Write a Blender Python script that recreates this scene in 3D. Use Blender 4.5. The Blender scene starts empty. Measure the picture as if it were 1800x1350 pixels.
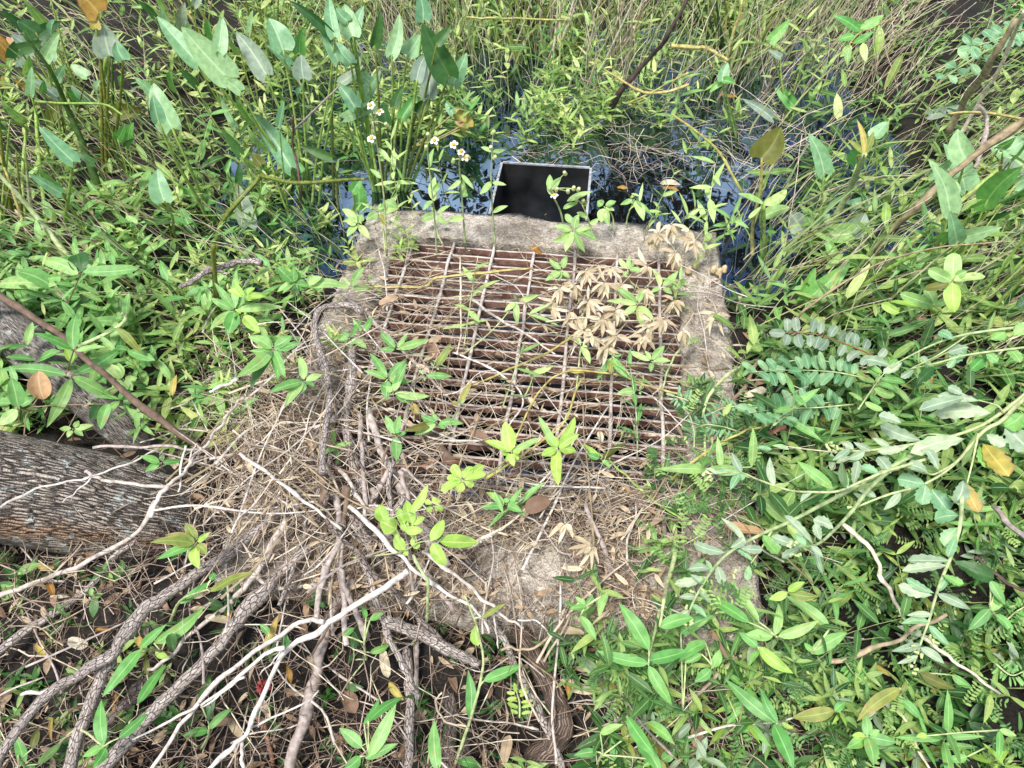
import bpy, math, random
import numpy as np
from mathutils import Vector, noise as mnoise
random.seed(11); rng = np.random.default_rng(11)
R = math.radians
sc = bpy.context.scene
COL = sc.collection

# ------------------------------------------------------------------ camera
PITCH = 46.3; CAMZ = 1.80; F = 1360.0
cam_d = bpy.data.cameras.new('camera'); cam = bpy.data.objects.new('camera', cam_d); COL.objects.link(cam)
cam.location = (0, 0, CAMZ); cam.rotation_euler = (R(90 - PITCH), 0, 0)
cam_d.sensor_width = 36; cam_d.lens = 36 * F / 1800; cam_d.clip_start = 0.02; cam_d.clip_end = 500
sc.camera = cam
CP = np.array([0, 0, CAMZ]); cp, sp = math.cos(R(PITCH)), math.sin(R(PITCH))
FWD = np.array([0, cp, -sp]); UPV = np.array([0, sp, cp]); RT = np.array([1., 0, 0])
def ray(px, py): return FWD + RT * (px - 900) / F + UPV * (675 - py) / F
def U(px, py, depth): return CP + ray(px, py) * depth
def D(px, py, z):
    d = ray(px, py); return CP + d * ((z - CAMZ) / d[2])
def depth_of(p): return float(np.dot(np.asarray(p) - CP, FWD))
def atY(px, py, y):
    d = ray(px, py); return CP + d * (y / d[1])
TO = dict(A=(0, 0), B=(600, 0), C=(1200, 0), D=(0, 450), E=(600, 450), F=(1200, 450), G=(0, 900), H=(600, 900), I=(1200, 900))
def T(t, x, y): return TO[t][0] + x / 3.0, TO[t][1] + y / 3.0

# ------------------------------------------------------------------ places
BOXZ = 0.30
YAW = 0.117
BD = np.array([math.sin(YAW), math.cos(YAW)]); BW = np.array([math.cos(YAW), -math.sin(YAW)])
_bl = D(650, 360, BOXZ)[:2]; _br = D(1268, 410, BOXZ)[:2]
BWID = float(np.linalg.norm(_br - _bl)); BDEP = 1.44
def box_uv(x, y):
    d = np.array([x, y]) - _bl
    return float(d @ BW), float(-(d @ BD))          # u to the right, v towards the camera
def box_xy(u, v): return _bl + BW * u - BD * v
GU0, GU1, GV0, GV1 = 0.135, BWID - 0.15, 0.17, 1.22      # grate opening
def sstep(a, b, x):
    t = min(1, max(0, (x - a) / (b - a))); return t * t * (3 - 2 * t)
def nz(x, y, s=1.0, o=0.0): return mnoise.noise(Vector((x * s + o, y * s - o, o * 1.7)))
WATERZ = 0.03
def ground(x, y):
    g = 0.07 + 0.05 * nz(x, y, 1.7) + 0.025 * nz(x, y, 5.3, 3)
    wob = 0.22 * nz(x, y, 1.3, 7)
    b = sstep(2.05, 2.35, y + wob) * (1 - sstep(4.0, 4.6, y + wob)) * sstep(-1.35, -0.9, x + wob) * (1 - sstep(1.3, 1.85, x + wob))
    g -= 0.28 * b
    g += 0.17 * math.exp(-((x + 0.62) / 0.28) ** 2 - ((y - 1.25) / 0.42) ** 2)
    g += 0.10 * sstep(0.75, 1.2, x) * (1 - sstep(2.0, 2.6, y))
    g -= 0.08 * (1 - sstep(0.55, 0.85, y))
    g += (0.11 + 0.07 * nz(x, y, 3.1, 17)) * math.exp(-((y - 0.74 + 0.117 * x) / 0.13) ** 2) * (1 - sstep(0.9, 1.3, abs(x)))
    g += 0.05 * sstep(-1.0, -1.8, x)
    u, v = box_uv(x, y)
    if 0.07 < u < BWID - 0.07 and 0.07 < v < BDEP - 0.07: g = -0.75
    return g
def inbox(x, y):
    u, v = box_uv(x, y); return -0.01 < u < BWID + 0.01 and -0.01 < v < BDEP + 0.01
def surf(x, y):
    if inbox(x, y): return BOXZ + 0.01
    return max(ground(x, y), WATERZ - 0.01)
def S(px, py, h=0.0):
    """the point h above whatever the pixel's ray lands on"""
    z = BOXZ
    for _ in range(6):
        p = D(px, py, z + h); z = 0.5 * z + 0.5 * surf(p[0], p[1])
    return D(px, py, z + h)

# ------------------------------------------------------------------ materials
def newmat(name):
    m = bpy.data.materials.new(name); m.use_nodes = True
    nt = m.node_tree; nt.nodes.clear(); return m, nt
def N(nt, t, **k):
    n = nt.nodes.new(t)
    for a, b in k.items():
        if a.startswith('i_'):
            key = a[2:]; key = int(key) if key.isdigit() else key.replace('_', ' ')
            n.inputs[key].default_value = b
        else: setattr(n, a, b)
    return n
def L(nt, a, b): nt.links.new(a, b)
def ramp(nt, fac, stops, interp='LINEAR'):
    r = N(nt, 'ShaderNodeValToRGB'); r.color_ramp.interpolation = interp
    e = r.color_ramp.elements
    while len(e) < len(stops): e.new(0.5)
    for x, (p, c) in zip(e, stops): x.position = p; x.color = (*c, 1) if len(c) == 3 else c
    L(nt, fac, r.inputs[0]); return r.outputs[0]
def math_(nt, op, a, b=None, c=None):
    n = N(nt, 'ShaderNodeMath', operation=op)
    for i, v in enumerate((a, b, c)):
        if v is None: continue
        if isinstance(v, (int, float)): n.inputs[i].default_value = v
        else: L(nt, v, n.inputs[i])
    return n.outputs[0]
def mix(nt, fac, a, b, bt='MIX'):
    n = N(nt, 'ShaderNodeMix', data_type='RGBA', blend_type=bt)
    if isinstance(fac, (int, float)): n.inputs[0].default_value = fac
    else: L(nt, fac, n.inputs[0])
    for i, v in ((6, a), (7, b)):
        if isinstance(v, tuple): n.inputs[i].default_value = (*v, 1)
        else: L(nt, v, n.inputs[i])
    return n.outputs[2]
MAT = {}
def rnd_out(nt):
    oi = N(nt, 'ShaderNodeObjectInfo'); at = N(nt, 'ShaderNodeAttribute', attribute_name='tint')
    return math_(nt, 'FRACT', math_(nt, 'ADD', oi.outputs['Random'], at.outputs['Fac']))
def leafmat(name, c0, c1, c2, rough=0.42, trans=0.3, spot=None, edge=None, spec=0.5, vein=0.35, ribc=None):
    """c0..c2: span of colours from leaf to leaf; spot: blemish colour; edge: dried rim"""
    m, nt = newmat(name)
    r = rnd_out(nt)
    col = ramp(nt, r, [(0, c0), (0.5, c1), (1, c2)])
    uv = N(nt, 'ShaderNodeUVMap'); sx = N(nt, 'ShaderNodeSeparateXYZ'); L(nt, uv.outputs[0], sx.inputs[0])
    au = math_(nt, 'ABSOLUTE', math_(nt, 'SUBTRACT', sx.outputs[0], 0.5))
    geo = N(nt, 'ShaderNodeNewGeometry')
    no = N(nt, 'ShaderNodeTexNoise', i_Scale=55.0, i_Detail=4.0); L(nt, geo.outputs['Position'], no.inputs['Vector'])
    col = mix(nt, 1.0, col, ramp(nt, no.outputs[0], [(0.3, (0.74, 0.77, 0.74)), (0.7, (1.2, 1.16, 1.12))]), 'MULTIPLY')
    if spot:
        n2 = N(nt, 'ShaderNodeTexNoise', i_Scale=38.0, i_Detail=3.0); L(nt, geo.outputs['Position'], n2.inputs['Vector'])
        f = math_(nt, 'ADD', n2.outputs[0], math_(nt, 'MULTIPLY', math_(nt, 'SUBTRACT', r, 0.5), 0.16))
        col = mix(nt, ramp(nt, f, [(0.66, (0, 0, 0)), (0.76, (0.8, 0.8, 0.8))]), col, spot)
    if edge:
        f = math_(nt, 'ADD', math_(nt, 'MULTIPLY', au, 1.6), math_(nt, 'MULTIPLY', no.outputs[0], 0.7))
        f = math_(nt, 'MULTIPLY', math_(nt, 'ADD', f, math_(nt, 'MULTIPLY', sx.outputs[1], 0.25)), 0.75)
        col = mix(nt, ramp(nt, f, [(0.83, (0, 0, 0)), (0.93, (1, 1, 1))]), col, edge)
    # veins: arching lines that leave the midrib
    vv = math_(nt, 'SUBTRACT', math_(nt, 'MULTIPLY', sx.outputs[1], 70.0), math_(nt, 'MULTIPLY', au, 75.0))
    w = math_(nt, 'POWER', math_(nt, 'ABSOLUTE', math_(nt, 'SINE', vv)), 6.0)
    rib = ramp(nt, au, [(0.0, (1, 1, 1)), (0.02, (0.8, 0.8, 0.8)), (0.055, (0, 0, 0))])
    col = mix(nt, math_(nt, 'MULTIPLY', w, 0.22 * vein / 0.35), col, mix(nt, 1.0, col, (0.55, 0.6, 0.5), 'MULTIPLY'))
    rc = ribc or tuple(min(0.85, c * 1.55 + 0.06) for c in c2)
    col = mix(nt, math_(nt, 'MULTIPLY', rib, 0.55), col, rc)
    # the underside is paler
    col = mix(nt, math_(nt, 'MULTIPLY', geo.outputs['Backfacing'], 0.35), col, tuple(0.5 * c + 0.16 for c in c1))
    bp = N(nt, 'ShaderNodeBump', i_Strength=0.25, i_Distance=0.002)
    L(nt, math_(nt, 'ADD', math_(nt, 'MULTIPLY', w, -0.5), no.outputs[0]), bp.inputs['Height'])
    p = N(nt, 'ShaderNodeBsdfPrincipled', i_Roughness=rough); p.inputs['Specular IOR Level'].default_value = spec
    L(nt, col, p.inputs['Base Color']); L(nt, bp.outputs[0], p.inputs['Normal'])
    tr = N(nt, 'ShaderNodeBsdfTranslucent'); L(nt, mix(nt, 0.5, col, mix(nt, 1.0, col, (1.5, 1.5, 0.6), 'MULTIPLY')), tr.inputs[0])
    ms = N(nt, 'ShaderNodeMixShader', i_0=trans); L(nt, p.outputs[0], ms.inputs[1]); L(nt, tr.outputs[0], ms.inputs[2])
    o = N(nt, 'ShaderNodeOutputMaterial'); L(nt, ms.outputs[0], o.inputs[0])
    MAT[name] = m
def stemmat(name, c0, c1, c2, rough=0.6, ring=0.0, nscale=60.0, spec=0.3, trans=0.0):
    m, nt = newmat(name)
    r = rnd_out(nt); col = ramp(nt, r, [(0, c0), (0.5, c1), (1, c2)])
    geo = N(nt, 'ShaderNodeNewGeometry')
    no = N(nt, 'ShaderNodeTexNoise', i_Scale=nscale, i_Detail=4.0); L(nt, geo.outputs['Position'], no.inputs['Vector'])
    col = mix(nt, 1.0, col, ramp(nt, no.outputs[0], [(0.3, (0.55, 0.52, 0.5)), (0.72, (1.3, 1.28, 1.25))]), 'MULTIPLY')
    bp = N(nt, 'ShaderNodeBump', i_Strength=0.5, i_Distance=0.002); L(nt, no.outputs[0], bp.inputs['Height'])
    p = N(nt, 'ShaderNodeBsdfPrincipled', i_Roughness=rough); p.inputs['Specular IOR Level'].default_value = spec
    L(nt, col, p.inputs['Base Color']); L(nt, bp.outputs[0], p.inputs['Normal'])
    o = N(nt, 'ShaderNodeOutputMaterial'); L(nt, p.outputs[0], o.inputs[0]); MAT[name] = m
def barkmat(name, c_plate, c_plate2, c_crack, plate=0.011, lichen=None, stretch=1.6, crackw=0.10, stripe=None, bump=1.0, dist=0.004):
    """uv of the tubes is in metres: plates of bark divided by cracks"""
    m, nt = newmat(name)
    uv = N(nt, 'ShaderNodeUVMap')
    geo = N(nt, 'ShaderNodeNewGeometry')
    dn = N(nt, 'ShaderNodeTexNoise', i_Scale=70.0, i_Detail=3.0); L(nt, geo.outputs['Position'], dn.inputs['Vector'])
    mp = N(nt, 'ShaderNodeMapping'); mp.inputs['Scale'].default_value = (1 / plate, 1 / (plate * stretch), 1); L(nt, uv.outputs[0], mp.inputs[0])
    dm = N(nt, 'ShaderNodeVectorMath', operation='MULTIPLY_ADD'); L(nt, dn.outputs['Color'], dm.inputs[0]); dm.inputs[1].default_value = (0.7, 0.7, 0); L(nt, mp.outputs[0], dm.inputs[2])
    vo = N(nt, 'ShaderNodeTexVoronoi', feature='DISTANCE_TO_EDGE', voronoi_dimensions='2D'); vo.inputs['Scale'].default_value = 1; L(nt, dm.outputs[0], vo.inputs['Vector'])
    vc = N(nt, 'ShaderNodeTexVoronoi', voronoi_dimensions='2D'); vc.inputs['Scale'].default_value = 1; L(nt, dm.outputs[0], vc.inputs['Vector'])
    n1 = N(nt, 'ShaderNodeTexNoise', i_Scale=14.0, i_Detail=6.0); L(nt, geo.outputs['Position'], n1.inputs['Vector'])
    n3 = N(nt, 'ShaderNodeTexNoise', i_Scale=240.0, i_Detail=3.0); L(nt, geo.outputs['Position'], n3.inputs['Vector'])
    col = mix(nt, n1.outputs[0], c_plate, c_plate2)
    sv = N(nt, 'ShaderNodeSeparateXYZ'); L(nt, vc.outputs['Color'], sv.inputs[0])
    col = mix(nt, 1.0, col, ramp(nt, sv.outputs[0], [(0, (0.75, 0.74, 0.74)), (1, (1.2, 1.2, 1.2))]), 'MULTIPLY')
    col = mix(nt, 1.0, col, ramp(nt, n3.outputs[0], [(0.3, (0.7, 0.7, 0.7)), (0.7, (1.2, 1.2, 1.2))]), 'MULTIPLY')
    mg = N(nt, 'ShaderNodeMapping'); mg.inputs['Scale'].default_value = (300, 26, 1); L(nt, uv.outputs[0], mg.inputs[0])
    ng = N(nt, 'ShaderNodeTexNoise', i_Scale=1.0, i_Detail=4.0); L(nt, mg.outputs[0], ng.inputs['Vector'])
    col = mix(nt, 1.0, col, ramp(nt, ng.outputs[0], [(0.3, (0.62, 0.60, 0.58)), (0.7, (1.25, 1.25, 1.25))]), 'MULTIPLY')
    if stripe:
        n5 = N(nt, 'ShaderNodeTexNoise', i_Scale=6.0, i_Detail=3.0); L(nt, geo.outputs['Position'], n5.inputs['Vector'])
        sz = N(nt, 'ShaderNodeSeparateXYZ'); L(nt, uv.outputs[0], sz.inputs[0])
        f = math_(nt, 'ADD', math_(nt, 'MULTIPLY', math_(nt, 'ABSOLUTE', math_(nt, 'SUBTRACT', sz.outputs[0], stripe[1])), 11.0), math_(nt, 'MULTIPLY', n5.outputs[0], 0.8))
        col = mix(nt, ramp(nt, f, [(0.45, (1, 1, 1)), (0.75, (0, 0, 0))]), col, stripe[0])
    ck = ramp(nt, vo.outputs[0], [(0.0, (0, 0, 0)), (crackw, (1, 1, 1))])
    n6 = N(nt, 'ShaderNodeTexNoise', i_Scale=30.0, i_Detail=3.0); L(nt, geo.outputs['Position'], n6.inputs['Vector'])
    ckf = math_(nt, 'MAXIMUM', ck, ramp(nt, n6.outputs[0], [(0.38, (0, 0, 0)), (0.68, (0.85, 0.85, 0.85))]))
    col = mix(nt, ckf, c_crack, col)
    if lichen:
        n4 = N(nt, 'ShaderNodeTexNoise', i_Scale=24.0, i_Detail=5.0, i_Roughness=0.6); L(nt, geo.outputs['Position'], n4.inputs['Vector'])
        col = mix(nt, ramp(nt, n4.outputs[0], [(0.57, (0, 0, 0)), (0.62, (0.85, 0.85, 0.85))]), col, lichen)
    bp = N(nt, 'ShaderNodeBump', i_Strength=bump, i_Distance=dist)
    L(nt, math_(nt, 'ADD', ck, math_(nt, 'MULTIPLY', n3.outputs[0], 0.5)), bp.inputs['Height'])
    p = N(nt, 'ShaderNodeBsdfPrincipled', i_Roughness=0.85); p.inputs['Specular IOR Level'].default_value = 0.25
    L(nt, col, p.inputs['Base Color']); L(nt, bp.outputs[0], p.inputs['Normal'])
    o = N(nt, 'ShaderNodeOutputMaterial'); L(nt, p.outputs[0], o.inputs[0]); MAT[name] = m

BR = (0.30, 0.20, 0.07)
leafmat('mint', (0.25, 0.47, 0.14), (0.39, 0.62, 0.21), (0.56, 0.76, 0.29), 0.38, 0.3, spot=(0.40, 0.36, 0.12))
leafmat('weed', (0.14, 0.38, 0.1), (0.24, 0.51, 0.15), (0.38, 0.61, 0.2), 0.36, 0.28, spot=(0.38, 0.34, 0.08))
leafmat('blue', (0.17, 0.38, 0.2), (0.25, 0.48, 0.25), (0.36, 0.57, 0.28), 0.34, 0.22, vein=0.5)
leafmat('grey', (0.2, 0.29, 0.22), (0.26, 0.35, 0.26), (0.36, 0.44, 0.31), 0.45, 0.2, spot=(0.2, 0.2, 0.12), vein=0.5)
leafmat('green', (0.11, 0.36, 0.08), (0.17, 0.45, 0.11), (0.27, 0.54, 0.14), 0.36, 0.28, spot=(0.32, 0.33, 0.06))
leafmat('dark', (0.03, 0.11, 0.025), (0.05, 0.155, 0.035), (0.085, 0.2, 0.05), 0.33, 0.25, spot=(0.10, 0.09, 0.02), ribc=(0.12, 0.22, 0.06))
leafmat('olive', (0.10, 0.13, 0.02), (0.14, 0.16, 0.03), (0.18, 0.19, 0.03), 0.4, 0.3, spot=(0.28, 0.15, 0.03))
leafmat('lime', (0.36, 0.6, 0.1), (0.44, 0.68, 0.14), (0.54, 0.74, 0.18), 0.38, 0.35)
leafmat('silver', (0.26, 0.38, 0.25), (0.35, 0.47, 0.32), (0.48, 0.58, 0.38), 0.5, 0.2, spot=(0.30, 0.30, 0.10))
leafmat('fern', (0.1, 0.28, 0.12), (0.17, 0.37, 0.18), (0.27, 0.47, 0.24), 0.42, 0.25, spot=(0.25, 0.30, 0.10))
leafmat('crowndark', (0.006, 0.012, 0.004), (0.01, 0.02, 0.006), (0.016, 0.03, 0.008), 0.6, 0.05)  # darkness put into the leaf colour, so sunlit crowns still mirror black
leafmat('yellow', (0.48, 0.40, 0.07), (0.55, 0.46, 0.10), (0.58, 0.42, 0.12), 0.45, 0.3, spot=(0.35, 0.17, 0.05), edge=(0.42, 0.25, 0.10))
leafmat('dying', (0.20, 0.30, 0.06), (0.26, 0.34, 0.07), (0.34, 0.36, 0.08), 0.45, 0.3, spot=(0.36, 0.20, 0.06), edge=(0.50, 0.36, 0.14))
leafmat('orange', (0.40, 0.19, 0.04), (0.46, 0.25, 0.05), (0.50, 0.32, 0.07), 0.5, 0.3, spot=(0.12, 0.12, 0.02), edge=(0.25, 0.12, 0.04))
leafmat('peach', (0.56, 0.33, 0.17), (0.58, 0.35, 0.19), (0.60, 0.37, 0.2), 0.6, 0.25, spot=(0.35, 0.17, 0.08))
leafmat('tan', (0.48, 0.39, 0.26), (0.66, 0.56, 0.41), (0.8, 0.73, 0.58), 0.6, 0.25, spot=(0.30, 0.20, 0.10), ribc=(0.40, 0.28, 0.15))
leafmat('litter', (0.16, 0.09, 0.06), (0.4, 0.27, 0.17), (0.7, 0.58, 0.42), 0.65, 0.1, spot=(0.10, 0.06, 0.04), ribc=(0.2, 0.12, 0.08))
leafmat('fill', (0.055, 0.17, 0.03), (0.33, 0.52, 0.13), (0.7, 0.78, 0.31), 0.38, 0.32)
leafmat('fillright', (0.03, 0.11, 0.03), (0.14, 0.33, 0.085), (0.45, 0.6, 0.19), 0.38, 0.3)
leafmat('blade', (0.06, 0.15, 0.03), (0.28, 0.42, 0.11), (0.66, 0.68, 0.3), 0.42, 0.3, vein=0.0)
stemmat('s_green', (0.195, 0.351, 0.065), (0.273, 0.429, 0.091), (0.364, 0.494, 0.13), 0.4)
stemmat('s_pale', (0.38, 0.5, 0.24), (0.46, 0.56, 0.28), (0.54, 0.6, 0.3), 0.45)
stemmat('s_dark', (0.025, 0.06, 0.015), (0.04, 0.09, 0.02), (0.06, 0.12, 0.025), 0.4)
stemmat('s_olive', (0.13, 0.17, 0.03), (0.17, 0.21, 0.04), (0.24, 0.26, 0.05), 0.4)
stemmat('s_yellow', (0.42, 0.40, 0.12), (0.48, 0.44, 0.15), (0.52, 0.44, 0.17), 0.45)
stemmat('s_brown', (0.28, 0.22, 0.13), (0.36, 0.29, 0.18), (0.44, 0.36, 0.24), 0.6)
stemmat('s_red', (0.22, 0.09, 0.05), (0.28, 0.13, 0.08), (0.34, 0.19, 0.12), 0.55)
stemmat('straw', (0.34, 0.26, 0.19), (0.6, 0.5, 0.38), (0.8, 0.73, 0.58), 0.6)
stemmat('root', (0.12, 0.08, 0.06), (0.29, 0.21, 0.165), (0.5, 0.41, 0.34), 0.75)
stemmat('bleached', (0.52, 0.46, 0.41), (0.62, 0.57, 0.52), (0.74, 0.7, 0.65), 0.65, nscale=90)
stemmat('greytwig', (0.33, 0.28, 0.26), (0.44, 0.38, 0.35), (0.54, 0.48, 0.44), 0.7, nscale=90)
stemmat('darktwig', (0.05, 0.035, 0.03), (0.09, 0.06, 0.05), (0.15, 0.10, 0.08), 0.7)
stemmat('wood', (0.16, 0.11, 0.08), (0.21, 0.15, 0.11), (0.28, 0.2, 0.15), 0.75, nscale=45)
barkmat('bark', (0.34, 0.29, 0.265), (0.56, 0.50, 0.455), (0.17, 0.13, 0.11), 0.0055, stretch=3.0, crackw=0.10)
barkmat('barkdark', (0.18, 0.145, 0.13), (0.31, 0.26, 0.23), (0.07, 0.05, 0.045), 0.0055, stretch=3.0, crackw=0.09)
barkmat('trunkbark', (0.32, 0.27, 0.22), (0.64, 0.57, 0.49), (0.06, 0.045, 0.035), 0.0062, lichen=(0.56, 0.58, 0.54), stretch=7.0, crackw=0.26, stripe=((0.40, 0.26, 0.17), -0.14), bump=1.0, dist=0.014)
barkmat('trunkpale', (0.24, 0.21, 0.19), (0.46, 0.42, 0.39), (0.05, 0.04, 0.033), 0.0065, lichen=(0.55, 0.56, 0.53), stretch=5.0, crackw=0.2)
barkmat('weathered', (0.22, 0.16, 0.125), (0.38, 0.29, 0.235), (0.07, 0.045, 0.035), 0.0032, stretch=22.0, crackw=0.3)

def groundmat():
    m, nt = newmat('mud'); geo = N(nt, 'ShaderNodeNewGeometry')
    a = N(nt, 'ShaderNodeTexNoise', i_Scale=9.0, i_Detail=8.0); L(nt, geo.outputs['Position'], a.inputs['Vector'])
    b = N(nt, 'ShaderNodeTexNoise', i_Scale=120.0, i_Detail=5.0); L(nt, geo.outputs['Position'], b.inputs['Vector'])
    col = ramp(nt, a.outputs[0], [(0.3, (0.006, 0.004, 0.003)), (0.55, (0.014, 0.010, 0.007)), (0.75, (0.032, 0.022, 0.015))])
    col = mix(nt, 1.0, col, ramp(nt, b.outputs[0], [(0.35, (0.4, 0.4, 0.4)), (0.7, (1.6, 1.5, 1.4))]), 'MULTIPLY')
    bp = N(nt, 'ShaderNodeBump', i_Strength=1.0, i_Distance=0.01); L(nt, b.outputs[0], bp.inputs['Height'])
    p = N(nt, 'ShaderNodeBsdfPrincipled', i_Roughness=0.8); L(nt, col, p.inputs['Base Color']); L(nt, bp.outputs[0], p.inputs['Normal'])
    o = N(nt, 'ShaderNodeOutputMaterial'); L(nt, p.outputs[0], o.inputs[0]); MAT['mud'] = m
groundmat()
def watermat():
    m, nt = newmat('water'); geo = N(nt, 'ShaderNodeNewGeometry')
    a = N(nt, 'ShaderNodeTexNoise', i_Scale=7.0, i_Detail=2.0); L(nt, geo.outputs['Position'], a.inputs['Vector'])
    bp = N(nt, 'ShaderNodeBump', i_Strength=0.035, i_Distance=0.02); L(nt, a.outputs[0], bp.inputs['Height'])
    p = N(nt, 'ShaderNodeBsdfPrincipled', i_Roughness=0.02, i_IOR=1.33); p.inputs['Base Color'].default_value = (0.006, 0.006, 0.005, 1)
    p.inputs['Specular IOR Level'].default_value = 1.0
    g = N(nt, 'ShaderNodeBsdfGlossy', i_Roughness=0.015); g.inputs[0].default_value = (0.42, 0.68, 1, 1)
    for x in (p, g): L(nt, bp.outputs[0], x.inputs['Normal'])
    ms = N(nt, 'ShaderNodeMixShader', i_0=0.34); L(nt, p.outputs[0], ms.inputs[1]); L(nt, g.outputs[0], ms.inputs[2])
    o = N(nt, 'ShaderNodeOutputMaterial'); L(nt, ms.outputs[0], o.inputs[0]); MAT['water'] = m
watermat()
def concretemat():
    m, nt = newmat('concrete'); geo = N(nt, 'ShaderNodeNewGeometry')
    ns = {}
    for k, s, d in (('big', 5.0, 6.0), ('mid', 38.0, 6.0), ('fine', 260.0, 3.0)):
        ns[k] = N(nt, 'ShaderNodeTexNoise', i_Scale=s, i_Detail=d); L(nt, geo.outputs['Position'], ns[k].inputs['Vector'])
    vo = N(nt, 'ShaderNodeTexVoronoi'); vo.inputs['Scale'].default_value = 190; L(nt, geo.outputs['Position'], vo.inputs['Vector'])
    col = ramp(nt, ns['mid'].outputs[0], [(0.28, (0.26, 0.235, 0.21)), (0.5, (0.45, 0.415, 0.37)), (0.72, (0.62, 0.58, 0.53))])
    col = mix(nt, 1.0, col, ramp(nt, ns['big'].outputs[0], [(0.35, (0.62, 0.58, 0.52)), (0.6, (1.05, 1.03, 1.0))]), 'MULTIPLY')
    sv = N(nt, 'ShaderNodeSeparateXYZ'); L(nt, vo.outputs['Color'], sv.inputs[0])
    col = mix(nt, 0.8, col, ramp(nt, sv.outputs[0], [(0, (0.55, 0.5, 0.45)), (0.5, (1, 1, 1)), (1, (1.35, 1.33, 1.3))]), 'MULTIPLY')
    col = mix(nt, 0.8, col, ramp(nt, ns['fine'].outputs[0], [(0.3, (0.55, 0.53, 0.5)), (0.7, (1.3, 1.3, 1.3))]), 'MULTIPLY')
    bp = N(nt, 'ShaderNodeBump', i_Strength=0.8, i_Distance=0.005)
    L(nt, math_(nt, 'ADD', math_(nt, 'MULTIPLY', vo.outputs['Distance'], 0.6), ns['mid'].outputs[0]), bp.inputs['Height'])
    p = N(nt, 'ShaderNodeBsdfPrincipled', i_Roughness=0.9); L(nt, col, p.inputs['Base Color']); L(nt, bp.outputs[0], p.inputs['Normal'])
    o = N(nt, 'ShaderNodeOutputMaterial'); L(nt, p.outputs[0], o.inputs[0]); MAT['concrete'] = m
concretemat()
def rustmat(name, c0, c1, c2, pale):
    m, nt = newmat(name); geo = N(nt, 'ShaderNodeNewGeometry')
    a = N(nt, 'ShaderNodeTexNoise', i_Scale=26.0, i_Detail=6.0); L(nt, geo.outputs['Position'], a.inputs['Vector'])
    b = N(nt, 'ShaderNodeTexNoise', i_Scale=150.0, i_Detail=4.0); L(nt, geo.outputs['Position'], b.inputs['Vector'])
    col = ramp(nt, a.outputs[0], [(0.3, c0), (0.5, c1), (0.7, c2)])
    col = mix(nt, ramp(nt, b.outputs[0], [(0.6, (0, 0, 0)), (0.66, (0.5, 0.5, 0.5))]), col, (0.40, 0.26, 0.15))
    sx = N(nt, 'ShaderNodeSeparateXYZ'); L(nt, geo.outputs['Normal'], sx.inputs[0])
    f = math_(nt, 'MULTIPLY', ramp(nt, sx.outputs[2], [(0.55, (0, 0, 0)), (0.85, (1, 1, 1))]), ramp(nt, a.outputs[0], [(0.35, (0.45, 0.45, 0.45)), (0.6, (1, 1, 1))]))
    col = mix(nt, f, col, pale)
    bp = N(nt, 'ShaderNodeBump', i_Strength=0.7, i_Distance=0.003); L(nt, b.outputs[0], bp.inputs['Height'])
    p = N(nt, 'ShaderNodeBsdfPrincipled', i_Roughness=0.8); L(nt, col, p.inputs['Base Color']); L(nt, bp.outputs[0], p.inputs['Normal'])
    o = N(nt, 'ShaderNodeOutputMaterial'); L(nt, p.outputs[0], o.inputs[0]); MAT[name] = m
rustmat('rust', (0.09, 0.045, 0.035), (0.25, 0.125, 0.09), (0.38, 0.22, 0.16), (0.62, 0.53, 0.48))
rustmat('rustrod', (0.22, 0.15, 0.12), (0.36, 0.27, 0.23), (0.72, 0.68, 0.65), (0.66, 0.60, 0.55))
def plainmat(name, c, rough, spec=0.5, ns=40.0, var=0.3):
    m, nt = newmat(name); geo = N(nt, 'ShaderNodeNewGeometry')
    a = N(nt, 'ShaderNodeTexNoise', i_Scale=ns, i_Detail=6.0); L(nt, geo.outputs['Position'], a.inputs['Vector'])
    col = ramp(nt, a.outputs[0], [(0.3, tuple(x * (1 - var) for x in c)), (0.7, tuple(x * (1 + var) for x in c))])
    p = N(nt, 'ShaderNodeBsdfPrincipled'); p.inputs['Specular IOR Level'].default_value = spec
    L(nt, col, p.inputs['Base Color']); L(nt, math_(nt, 'ADD', math_(nt, 'MULTIPLY', a.outputs[0], 0.25), rough - 0.12), p.inputs['Roughness'])
    bp = N(nt, 'ShaderNodeBump', i_Strength=0.2, i_Distance=0.002); L(nt, a.outputs[0], bp.inputs['Height']); L(nt, bp.outputs[0], p.inputs['Normal'])
    o = N(nt, 'ShaderNodeOutputMaterial'); L(nt, p.outputs[0], o.inputs[0]); MAT[name] = m
plainmat('blackplastic', (0.020, 0.019, 0.018), 0.45, 0.45, 9.0, 0.92)
plainmat('rimgrey', (0.34, 0.35, 0.37), 0.5, ns=60, var=0.5)
plainmat('petal', (0.80, 0.80, 0.76), 0.6, var=0.06)
plainmat('disc', (0.62, 0.42, 0.04), 0.7)
plainmat('bud', (0.50, 0.56, 0.25), 0.5, var=0.15)
plainmat('redfruit', (0.34, 0.05, 0.045), 0.5, ns=160, var=0.6)
plainmat('capcream', (0.55, 0.42, 0.24), 0.7, ns=120)

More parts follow.
